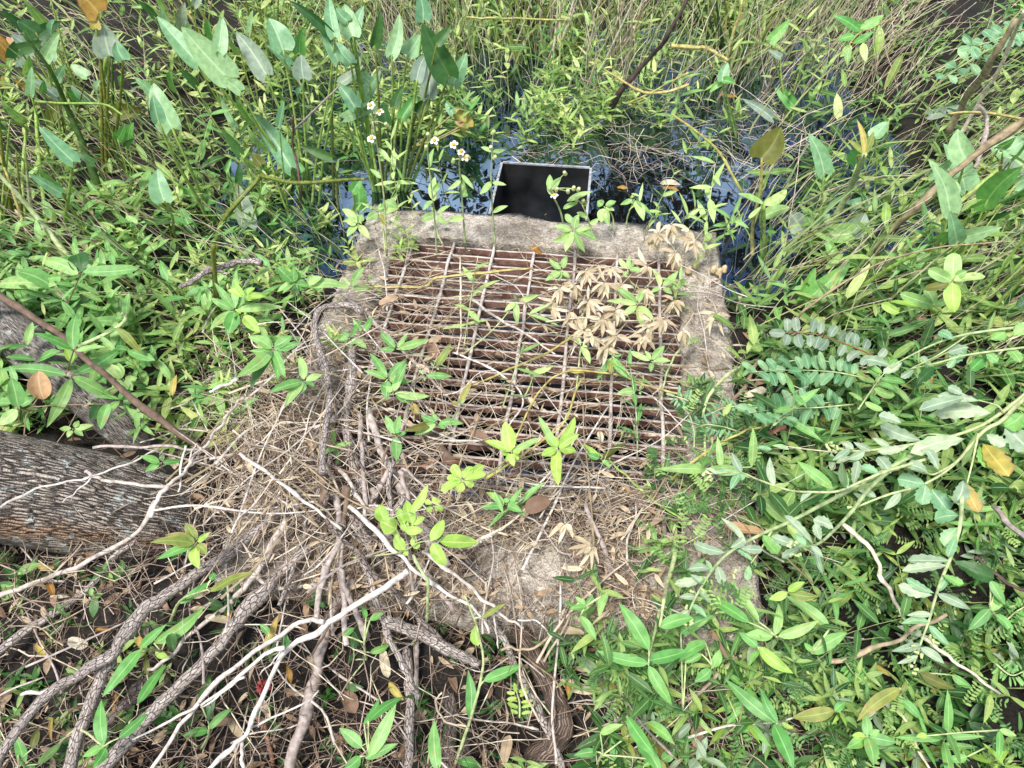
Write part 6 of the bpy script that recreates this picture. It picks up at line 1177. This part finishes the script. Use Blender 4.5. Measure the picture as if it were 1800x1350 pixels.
# --- grass blades
def blades(pts, lr, wr, lean, up=1.0, K=7, sag=0.5):
    n = len(pts); Lr = rng.uniform(*lr, n); t = np.linspace(0, 1, K)
    d = np.array([np.append(outward(p, lean), up) for p in pts]); d /= np.linalg.norm(d, axis=1)[:, None]
    sgv = rng.uniform(0.1, 1, n) * sag * Lr
    P = pts[:, None, :] + d[:, None, :] * (t[None, :, None] * Lr[:, None, None])
    hz = d.copy(); hz[:, 2] = 0; hz /= np.maximum(np.linalg.norm(hz, axis=1), 1e-6)[:, None]
    P += hz[:, None, :] * (t ** 2.2)[None, :, None] * (sgv * 0.5)[:, None, None]; P[:, :, 2] -= (t ** 2.6)[None] * (sgv * 0.55)[:, None]
    P += np.cumsum(rng.normal(0, 0.004, (n, K, 3)), axis=1)
    return P, Lr
def ribbon(P, wd):
    """flat blades with a shallow keel"""
    n, K, _ = P.shape; tg = np.gradient(P, axis=1); tg /= np.linalg.norm(tg, axis=2)[..., None]
    ref = rng.normal(0, 1, (n, 1, 3)); ref[:, :, 2] *= 0.3; a = np.cross(tg, ref); a /= np.maximum(np.linalg.norm(a, axis=2), 1e-6)[..., None]; b = np.cross(a, tg)
    t = np.linspace(0, 1, K); w = (np.minimum(1, t * 4 + 0.55) * (1 - t ** 2.4) + 0.03)[None, :] * wd[:, None] / 2
    V = np.stack([P - a * w[..., None] + b * w[..., None] * 0.35, P, P + a * w[..., None] + b * w[..., None] * 0.35], axis=2)
    UV = np.zeros((n, K, 3, 2)); UV[..., 0] = [0, 0.5, 1]; UV[..., 1] = t[None, :, None]
    q = np.array([(i * 3 + j, i * 3 + j + 1, (i + 1) * 3 + j + 1, (i + 1) * 3 + j) for i in range(K - 1) for j in range(2)])
    Fc = ((np.arange(n) * K * 3)[:, None, None] + q[None]).reshape(-1, 4)
    return V.reshape(-1, 3), Fc, UV.reshape(-1, 2), K * 3
def grass(label, pts, lr, wr, lean, mat='blade', sag=0.5, up=1.0):
    P, Lr = blades(pts, lr, wr, lean, up, sag=sag); V, Fc, uv, per = ribbon(P, rng.uniform(*wr, len(pts)))
    bulk('marsh_grass', label, V, Fc, uv, per, mat, rng.random(len(pts)))
def straws(name, label, pts, lr, rr, lean, mat='straw', sag=0.4, up=1.0):
    P, Lr = blades(pts, lr, rr, lean, up, sag=sag); P += np.cumsum(rng.normal(0, 0.006, P.shape), axis=1)
    V, Fc, uv, per = curvecloud(P, rng.uniform(*rr, len(pts))[:, None] * np.linspace(1, 0.5, P.shape[1])[None]); bulk(name, label, V, Fc, uv, per, mat, rng.random(len(pts)))
def g_left(px, py, x, y, ib): return (px < 640) * (py < 560) * (~ib) * (1 - 0.75 * inr(px, 420, 640) * inr(py, 230, 370)) * (0.25 + 0.75 * (clump(x, y, 2.2, 31) > 0.42))
def g_back(px, py, x, y, ib): return inr(px, 480, 1500) * (py < 165) * (0.25 + 0.75 * (clump(x, y, 2.4, 33) > 0.45))
def g_right(px, py, x, y, ib): return (px > 1280) * (py < 720) * (~ib) * (1 - 0.7 * inr(px, 1150, 1420) * inr(py, 80, 330)) * (0.25 + 0.75 * (clump(x, y, 2.4, 35) > 0.42))
grass('thin green grass blades leaning out over the left bank', spots(520, g_left), (0.2, 0.6), (0.003, 0.008), 0.8)
grass('thin green grass blades rising behind the water', spots(1000, g_back), (0.25, 0.7), (0.003, 0.008), 0.3)
grass('thin green grass blades leaning over the right bank', spots(420, g_right), (0.2, 0.6), (0.003, 0.010), 0.9)
grass('few thin grass blades at the lower right', spots(150, d_lowr), (0.08, 0.25), (0.002, 0.005), 0.7)
straws('dry_grass', 'dry tan grass stems standing behind the water', spots(760, lambda px, py, x, y, ib: inr(px, 640, 1600) * (py < 190) * (0.2 + 0.8 * (clump(x, y, 2.0, 41) > 0.45))), (0.2, 0.75), (0.0012, 0.0032), 0.35)
straws('dry_grass', 'dry tan grass stems leaning over the right bank', spots(460, g_right), (0.2, 0.6), (0.001, 0.003), 0.95, sag=0.6)
straws('dry_grass', 'dry tan grass stems among the green on the left bank', spots(480, g_left), (0.15, 0.5), (0.001, 0.0028), 0.8, sag=0.6)
def flat(pts, h, lr, rr, name, label, mat='straw', kink=0.012, K=7, dirs=None, zr=0.1):
    """stems lying about in a tangle"""
    n = len(pts); a = rng.uniform(0, 2 * math.pi, n) if dirs is None else rng.normal(dirs[0], dirs[1], n); Lr = rng.uniform(*lr, n)
    d = np.stack([np.cos(a), np.sin(a), rng.normal(0, zr, n)], -1); t = np.linspace(-0.5, 0.5, K)
    P = pts[:, None, :] + d[:, None, :] * (t[None, :, None] * Lr[:, None, None]); P[:, :, 2] += rng.uniform(*h, n)[:, None]
    perp = np.stack([-d[:, 1], d[:, 0], np.zeros(n)], -1); P += perp[:, None, :] * ((t ** 2 - 0.1)[None] * (rng.normal(0, 0.35, n) * Lr)[:, None])[..., None]
    P += np.cumsum(rng.normal(0, kink, (n, K, 3)), axis=1) * np.minimum(1, Lr / 0.15)[:, None, None]
    g = hsurf(P[..., 0].ravel(), P[..., 1].ravel())[0].reshape(n, K); P[:, :, 2] = np.maximum(P[:, :, 2], g + 0.003)
    V, Fc, uv, per = curvecloud(P, rng.uniform(*rr, n)[:, None] * np.linspace(1, 0.55, K)[None]); bulk(name, label, V, Fc, uv, per, mat, rng.random(n))
    return P
def on_grate(px, py, x, y, ib): return ib * (inr(py, 430, 1000)) * (0.14 + 0.42 * inr(py, 690, 860) + 0.8 * inr(py, 860, 960) + 0.3 * inr(py, 520, 700) + 0.5 * (px < 800))
def heap(px, py, x, y, ib): return np.exp(-((px - 470) / 95) ** 2 - ((py - 760) / 150) ** 2)
def rimfront(px, py, x, y, ib): return inr(px, 540, 1150) * inr(py, 860, 1090) * ib * (0.45 + 0.55 * (px > 1000) + 0.4 * (py < 930)) * (1 - 0.8 * inr(px, 870, 1000) * inr(py, 960, 1070))
def soil(px, py, x, y, ib): return (py > 880) * (~ib) * (px < 1400)
flat(spots(760, on_grate), (0.0, 0.06), (0.08, 0.42), (0.0006, 0.0014), 'dry_straw', 'thin dry straw tangled over the grate', 'straw', 0.010)
flat(spots(330, on_grate), (0.0, 0.04), (0.05, 0.25), (0.0006, 0.0013), 'dry_straw', 'fine brown rootlets tangled over the grate', 'root', 0.010)
flat(spots(270, heap), (0.0, 0.10), (0.06, 0.28), (0.0007, 0.0018), 'dry_straw', 'heap of fine dry straw left of the grate', 'straw', 0.010, zr=0.4)
flat(spots(420, heap), (0.0, 0.06), (0.05, 0.2), (0.0007, 0.0016), 'dry_straw', 'brown rootlets in the straw heap left of the grate', 'root', 0.012, zr=0.4)
flat(spots(430, rimfront), (0.0, 0.022), (0.04, 0.16), (0.0006, 0.0014), 'dry_straw', 'fine dry straw lying on the front rim', 'straw', 0.007)
flat(spots(1500, soil), (0.0, 0.07), (0.05, 0.3), (0.0006, 0.0018), 'root_tangle', 'fine brown roots and rootlets over the dark soil in front', 'root', 0.014, zr=0.3)
flat(spots(230, soil), (0.02, 0.12), (0.08, 0.3), (0.0009, 0.0022), 'root_tangle', 'pale dry stems over the dark soil in front', 'straw', 0.012, zr=0.3)
flat(spots(520, lambda px, py, x, y, ib: ((px < 640) | (px > 1240)) * (py < 900) * (~ib) * (hsurf(x, y)[0] > 0.05)), (0.0, 0.08), (0.1, 0.45), (0.001, 0.0026), 'dry_straw', 'dead brown stems lying on the banks', 'root', 0.014, zr=0.2)
flat(spots(420, lambda px, py, x, y, ib: inr(px, 420, 1420) * inr(py, 90, 330) * (~ib) * (clump(x, y, 3.4, 51) > 0.5)), (0.01, 0.06), (0.08, 0.4), (0.0008, 0.002), 'dry_straw', 'dead stems floating and lying on the weed mat', 'straw', 0.014, zr=0.15)

flat(spots(520, rimfront), (0.0, 0.02), (0.03, 0.14), (0.0006, 0.0015), 'root_tangle', 'brown rootlets and dirt lying on the front rim', 'root', 0.010)
# --- leaf litter
def litter(label, pts, lr, mat, h=0.03, wr=(0.25, 0.5), kind='ovate', tintr=(0, 1)):
    n = len(pts); a = rng.uniform(0, 6.28, n); y = np.stack([np.cos(a), np.sin(a), rng.normal(0, .25, n)], -1); nr = np.stack([rng.normal(0, .45, n), rng.normal(0, .45, n), np.ones(n)], -1)
    p = pts.copy(); p[:, 2] += rng.uniform(0.003, h, n); Ln = rng.uniform(*lr, n)
    V, Fc, uv, per = leafcloud(p, y, nr, Ln, Ln * rng.uniform(*wr, n), kind, fold=0.4, droop=0.3); bulk('leaf_litter', label, V, Fc, uv, per, mat, rng.uniform(*tintr, n))
litter('brown dead leaves over the dark soil in front', spots(1500, soil), (0.012, 0.05), 'litter')
litter('small tan dead leaves in the straw on the grate and rims', spots(680, lambda px, py, x, y, ib: np.maximum(0.6 * on_grate(px, py, x, y, ib), 1.0 * rimfront(px, py, x, y, ib)) ), (0.014, 0.05), 'litter', 0.05, (0.2, 0.45), 'lance', (0.45, 1))
litter('dark crumbled leaves on the front rim', spots(650, rimfront), (0.006, 0.03), 'litter', 0.012, (0.3, 0.6), 'ovate', (0, 0.5))
litter('tan dead leaves in the straw heap', spots(260, heap), (0.02, 0.045), 'litter', 0.1, (0.2, 0.4), 'lance', (0.45, 1))
litter('brown dead leaves on the ground before the drain', spots(900, lambda px, py, x, y, ib: np.ones(len(x)), x0=-300, x1=2100, y0=1380, y1=2300, ymin=-0.6), (0.012, 0.05), 'litter')
litter('dead leaves on the banks', spots(900, lambda px, py, x, y, ib: ((px < 640) | (px > 1240)) * (py < 900) * (~ib) * (hsurf(x, y)[0] > 0.04)), (0.015, 0.06), 'litter', 0.05)
litter('crumbs of debris on the concrete rim', spots(500, lambda px, py, x, y, ib: ib * 1.0), (0.004, 0.012), 'litter', 0.006, (0.3, 0.6))

# ------------------------------------------------------------------ countable repeats
# single dry twigs on the grate, seen one by one
def twig_thing(P, r, mat, label, cat, group, name):
    V, Fc, uv = tube(list(P), r, r * 0.55, 6, 0.1, 4, 0.002, 3); o = mk(name, V, Fc, mat, None, uv, origin=P[0]); return props(o, label, cat, group)
for reg, lab, grp, n, h, lr in ((on_grate, 'thin bleached twig lying in the tangle over the grate', 'twigs tangled over the grate', 100, (0.012, 0.06), (0.15, 0.5)), (heap, 'thin pale twig sticking out of the straw heap left of the grate', 'twigs in the straw heap', 70, (0.03, 0.12), (0.15, 0.45)),
                                (soil, 'thin pale twig lying on the dark soil in front of the drain', 'twigs on the dark soil', 46, (0.03, 0.12), (0.1, 0.4)), (rimfront, 'thin dry twig lying on the front rim of the drain', 'twigs on the front rim', 18, (0.008, 0.04), (0.1, 0.3))):
    for p in spots(n, reg):
        a = rng.uniform(0, math.pi); l = rng.uniform(*lr); d = np.array([math.cos(a), math.sin(a), rng.normal(0, 0.12)])
        p = p + np.array([0, 0, rng.uniform(*h)]); Q = [p + d * l * s + rng.normal(0, 0.012, 3) * (abs(s) < 0.5) for s in (-0.5, -0.2, 0.15, 0.5)]
        for q in Q: q[2] = max(q[2], surf(q[0], q[1]) + 0.006)
        twig_thing(Q, rng.uniform(0.0013, 0.0030), random.choice(['bleached', 'bleached', 'greytwig', 'straw', 's_brown']), lab, 'twig', grp, 'dry_twig')

# weed sprigs of their own
protos = {}
def proto(i, mat, lr, ww, hr):
    if (i, mat) not in protos:
        h = rng.uniform(*hr); St, *A = sprig_data(np.zeros(3), h, rng.normal(0, 0.3, 2), rng.integers(4, 7), rng.uniform(*lr), ww)
        V, Fc, uv, per = leafcloud(*[np.array(x) for x in A], 'lance', rows=7)
        V2, F2, uv2 = tube(list(St), 0.002, 0.001, 5, 0, 2)
        me = bpy.data.meshes.new('weed_sprig'); me.from_pydata(np.concatenate([V, V2]).tolist(), [], [tuple(f) for f in Fc] + [tuple(i + len(V) for i in f) for f in F2])
        me.polygons.foreach_set('use_smooth', [True] * len(me.polygons)); me.materials.append(MAT[mat]); me.materials.append(MAT['s_pale'])
        me.polygons.foreach_set('material_index', [0] * len(Fc) + [1] * len(F2))
        idx = np.empty(len(me.loops), dtype=np.int64); me.loops.foreach_get('vertex_index', idx); l = me.uv_layers.new(name='UVMap'); l.data.foreach_set('uv', np.concatenate([uv, uv2]).astype(np.float32)[idx].ravel())
        protos[(i, mat)] = me
    return protos[(i, mat)]
for dens, n, mats, lab, grp, lr, hr in ((d_back, 74, ('mint', 'mint', 'weed'), 'pale green weed sprig rising from the weed mat behind the water', 'weed sprigs behind the water', (0.045, 0.07), (0.12, 0.3)),
                                (d_left, 70, ('mint', 'weed', 'green'), 'pale green weed sprig among the stalks on the left bank', 'weed sprigs on the left bank', (0.035, 0.065), (0.1, 0.26)),
                                (d_right, 80, ('mint', 'weed', 'green'), 'green weed sprig among the leaning stems on the right bank', 'weed sprigs on the right bank', (0.04, 0.08), (0.12, 0.3)),
                                (d_lowr, 56, ('weed', 'green', 'lime'), 'small green weed sprig in the lower right greenery', 'weed sprigs at the lower right', (0.03, 0.06), (0.06, 0.18)),
                                (lambda px, py, x, y, ib: (inr(px, 620, 850) + inr(px, 1080, 1290)) * inr(py, 370, 440) * ib, 10, ('mint',), 'pale weed sprig growing along the back rim of the drain', 'weed sprigs on the back rim', (0.03, 0.05), (0.05, 0.12)),
                                (lambda px, py, x, y, ib: (1.0 * inr(px, 560, 1240) * inr(py, 450, 900)) * ib, 9, ('mint', 'weed'), 'small green weed sprig threading up through the grate', 'weed sprigs through the grate', (0.025, 0.045), (0.03, 0.09))):
    for i, p in enumerate(spots(n, dens)):
        me = proto(i % 9, random.choice(mats), lr, 0.3, hr); o = bpy.data.objects.new('weed_sprig', me); COL.objects.link(o)
        o.location = p; lo = outward(p, 0.35) if n > 30 else rng.normal(0, 0.3, 2); o.rotation_euler = (-lo[1], lo[0], rng.uniform(0, 6.28)); o.scale = [rng.uniform(0.8, 1.25)] * 3
        props(o, lab, 'weed sprig', grp)

# more pickerelweed: five plants, copied
def pick_proto():
    g = root('pickerelweed', (0, 0, 0), 'pickerelweed', 'water plant', 'more pickerelweed')
    for _ in range(random.randint(2, 4)):
        a = random.uniform(-0.9, 0.9); h = random.uniform(0.26, 0.5); b = np.array([random.uniform(-.04, .04), random.uniform(-.03, .03), -0.03]); P = b + np.array([math.sin(a) * 0.3 * h, random.uniform(-.1, .05), h])
        V, Fc, uv = tube([b, (b + P) / 2 + np.array([0.012 * random.uniform(-1, 1), 0, 0]), P], 0.006, 0.003, 6, 0.03, 5); st = mk('stem', V, Fc, 's_green', g, uv)
        ll = random.uniform(0.10, 0.17); d = unit([math.sin(a) * 0.8 + random.uniform(-.3, .3), random.uniform(-.4, .2), random.uniform(0.25, 1.0)])
        V, Fc, uv = leaf(P, P + d * ll, ll * random.uniform(0.32, 0.5), unit([random.uniform(-.4, .4), -0.8, 0.5]), 'cord', random.uniform(.2, .5), random.uniform(0, .25), rows=13)
        mk('leaf_blade', V, Fc, random.choice(['blue', 'blue', 'mint', 'green', 'grey', 'dark']), st, uv)
    return g
def copy_tree(o, parent=None):
    c = o.copy(); COL.objects.link(c); c.parent = parent
    for ch in list(o.children): copy_tree(ch, c)
    return c
pk = [pick_proto() for _ in range(6)]; fresh = set(range(6))
for fn, n, lab, grp in ((lambda px, py, x, y, ib: inr(px, 20, 560) * inr(py, 110, 430) * 1.0, 19, 'young pickerelweed with a few blades among the growth at the upper left', 'young pickerelweed at the upper left'),
                        (lambda px, py, x, y, ib: inr(px, 1420, 1800) * inr(py, 330, 560) * 1.0, 9, 'young pickerelweed with a few blades among the growth on the right bank', 'young pickerelweed on the right bank')):
    for i, p in enumerate(spots(n, fn)):
        k = random.randrange(6) if not fresh else min(fresh)
        if k in fresh: fresh.discard(k); o = pk[k]
        else: o = copy_tree(pk[k])
        o.location = p; o.rotation_euler = (0, 0, random.uniform(-.7, .7)); s_ = random.uniform(0.62, 1.0); o.scale = (s_,) * 3; props(o, lab, 'water plant', grp)

# rushes: one thing a clump, each stem a part
def rushes(label, foot, tips, t, mats, w=(14, 26)):
    B = D(*T(t, *foot), 0.0); g = root('rush_clump', B, label, 'rush', 'rush clumps at the far side of the water')
    for q in tips.split(';'):
        x, y = nums(q)[:2]; Bf = B + np.array([random.uniform(-.09, .09), random.uniform(-.08, .08), 0])
        if len(nums(q)) > 2: Bf = D(*T(t, *nums(q)[2:4]), 0.0)
        P = atY(*T(t, x, y), Bf[1] + random.uniform(-.12, .1)); d = P - Bf; P = P + d * 0.18
        m = Bf + (P - Bf) * 0.55 + np.array([random.uniform(-.02, .02), random.uniform(-.03, .03), 0])
        V, Fc, uv = tube([Bf, m, P], pxw(random.uniform(*w) * 1.35, depth_of(Bf)) / 2, 0.0018, 6, 0.03, 6); mk('rush_stem', V, Fc, random.choice(mats), g, uv)
rushes('dense rush clump with dark and yellow stems at the top right', (240, 400), '20 20;110 -10 215 330;180 -10;250 -10 205 335;275 -10;330 -10;365 60;450 100;560 -20 330 370;570 90 380 340;520 -10 300 380;60 -10 140 330;140 -10;215 -10;300 -10;400 -10;-20 120 60 300;160 60;90 60;350 -20', 'C', ['s_olive', 's_dark', 's_yellow', 's_green', 's_olive', 's_dark'])
rushes('rush clump with upright olive stems at the top centre', (930, 330), '850 -10;880 -10;920 -10;960 -10;1000 -10;1040 -10;1090 -10;1140 -10;800 20;760 -10;900 30;980 20;1060 10;830 -10;1110 0', 'B', ['s_olive', 's_dark', 's_olive', 'straw', 's_green'], (10, 20))
rushes('rush clump leaning right with yellow stems, right of the top centre', (1200, 300), '1410 -10 1235 240;1380 -10;1340 -10;1450 -10;1300 -10;1270 -10;1420 40;1480 20;1240 -10', 'B', ['s_yellow', 's_olive', 'straw', 's_green'], (12, 20))
rushes('tan dead rush stems, leaning right above the rush clump', (1400, 420), '1500 -10;1550 -10;1600 -10;1640 -10;1460 -10;1700 -10;1580 30;1530 60', 'B', ['straw', 's_brown', 'straw'], (8, 15))
rushes('rush clump with thin leaning stems at the top left', (1150, 330), '940 -10;980 -10;1040 20;880 0;1090 -10;820 -10;760 20;1010 -10;1120 10', 'A', ['s_green', 's_olive', 's_yellow'], (10, 18))
rushes('rush clump of thick pale stems at the left edge', (120, 1340), '-40 880;-20 1010 190 1350;40 760;90 900;0 600;60 1000;140 850', 'A', ['s_green', 's_olive', 's_pale'], (14, 22))
rushes('bright rush leaves leaning right, behind the silvery branches', (700, 340), '1000 60;1080 20;1250 -10;1330 40;1420 60;1180 100;960 160', 'F', ['s_green', 's_olive', 's_dark', 's_green'], (14, 26))
rushes('rush clump of bright green stems behind the tall pickerelweed', (1480, 430), '1240 -10;1300 -10;1350 -10;1410 -10;1460 -10;1520 -10;1580 -10;1640 -10;1380 40;1500 30;1700 -10', 'A', ['s_green', 's_pale', 's_olive', 's_yellow'], (10, 18))
rushes('rush clump of bright green stems right of the pickerelweed clump', (600, 330), '470 -10;520 -10;560 -10;600 -10;640 -10;690 -10;740 -10;580 40;660 30', 'B', ['s_green', 's_pale', 's_olive', 'straw'], (10, 18))
rushes('tan and green rush stems left of the rush clump with yellow stems', (1090, 380), '1020 -10;1060 -10;1100 -10;1140 -10;1180 -10;1220 -10;1120 40;1160 30', 'B', ['straw', 's_brown', 's_olive', 'straw'], (9, 16))
rushes('thick stems of a rush clump at the right edge', (1300, 700), '1500 620;1560 560;1620 600;1700 520;1800 470;1480 660;1750 590', 'F', ['s_green', 's_dark', 's_green'], (14, 24))

# ------------------------------------------------------------------ trees beyond the water (the water mirrors them)
def far_tree(x, y, h, label, n=5200):
    B = np.array([x, y, ground(x, y)]); g = root('tree', B, label, 'tree', 'trees beyond the water')
    top = B + np.array([rng.normal(0, .3), rng.normal(0, .3), h]); V, Fc, uv = tube([B, B + (top - B) * .4 + rng.normal(0, .12, 3), top], 0.10, 0.03, 9, 0.15, 6); mk('trunk', V, Fc, 'barkdark', g, uv)
    ends = []
    for i in range(13):
        s = 0.22 + 0.75 * i / 12; b = B + (top - B) * s; a = rng.uniform(0, 6.28); l = (1.1 - s) * h * rng.uniform(.35, .6) + .3
        e = b + np.array([math.cos(a) * l, math.sin(a) * l, l * rng.uniform(.1, .7)]); m = (b + e) / 2 + rng.normal(0, .08, 3)
        V, Fc, uv = tube([b, m, e], 0.035, 0.008, 6, 0.1, 4); mk('limb', V, Fc, 'barkdark', g, uv); ends += [m, e, (m + e) / 2]
    E = np.array(ends); c = E[rng.integers(0, len(E), n)] + rng.normal(0, .15, (n, 3)); yv = rng.normal(0, 1, (n, 3)) + np.array([0, 0, -.4]); Ln = rng.uniform(.06, .13, n)
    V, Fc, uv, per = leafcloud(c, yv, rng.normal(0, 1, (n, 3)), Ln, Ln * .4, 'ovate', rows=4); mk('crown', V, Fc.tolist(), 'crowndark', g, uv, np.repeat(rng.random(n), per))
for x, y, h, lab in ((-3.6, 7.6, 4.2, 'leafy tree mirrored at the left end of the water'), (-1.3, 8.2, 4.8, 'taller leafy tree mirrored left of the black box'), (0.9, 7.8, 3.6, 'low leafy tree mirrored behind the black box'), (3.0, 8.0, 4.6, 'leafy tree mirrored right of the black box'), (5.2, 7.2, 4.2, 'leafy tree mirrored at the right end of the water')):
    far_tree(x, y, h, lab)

# ------------------------------------------------------------------ light
EL_, AZ_ = 64, 215      # sun height; bearing from the far side (+Y) to the right
w = bpy.data.worlds.new('World'); sc.world = w; w.use_nodes = True; nt = w.node_tree; nt.nodes.clear()
sky = nt.nodes.new('ShaderNodeTexSky'); sky.sky_type = 'NISHITA'; sky.sun_disc = False; sky.sun_elevation = R(EL_); sky.sun_rotation = R(AZ_); sky.dust_density = 1.5
bg = nt.nodes.new('ShaderNodeBackground'); bg.inputs[1].default_value = 0.15; 
tc = nt.nodes.new('ShaderNodeTexCoord'); cn = nt.nodes.new('ShaderNodeTexNoise'); cn.inputs['Scale'].default_value = 2.6; cn.inputs['Detail'].default_value = 7
nt.links.new(tc.outputs['Generated'], cn.inputs['Vector'])
cl = ramp(nt, cn.outputs[0], [(0.50, (0, 0, 0)), (0.61, (1, 1, 1))])          # broken white cloud
nt.links.new(mix(nt, cl, sky.outputs[0], (10.0, 10.2, 10.6)), bg.inputs[0])
wo = nt.nodes.new('ShaderNodeOutputWorld'); nt.links.new(bg.outputs[0], wo.inputs[0])
sd = bpy.data.lights.new('sun', 'SUN'); sd.energy = 5.0; sd.angle = R(16); sd.color = (1.0, 0.97, 0.92)
so = bpy.data.objects.new('sun', sd); COL.objects.link(so)
sv = Vector((math.sin(R(AZ_)) * math.cos(R(EL_)), math.cos(R(AZ_)) * math.cos(R(EL_)), math.sin(R(EL_))))
so.rotation_euler = (-sv).to_track_quat('-Z', 'Y').to_euler(); so.location = (1, 2, 6)
sc.view_settings.view_transform = 'Standard'; sc.view_settings.look = 'None'; sc.view_settings.exposure = 0; sc.view_settings.gamma = 1
sc.cycles.max_bounces = 9; sc.cycles.transparent_max_bounces = 4; sc.cycles.use_denoising = True
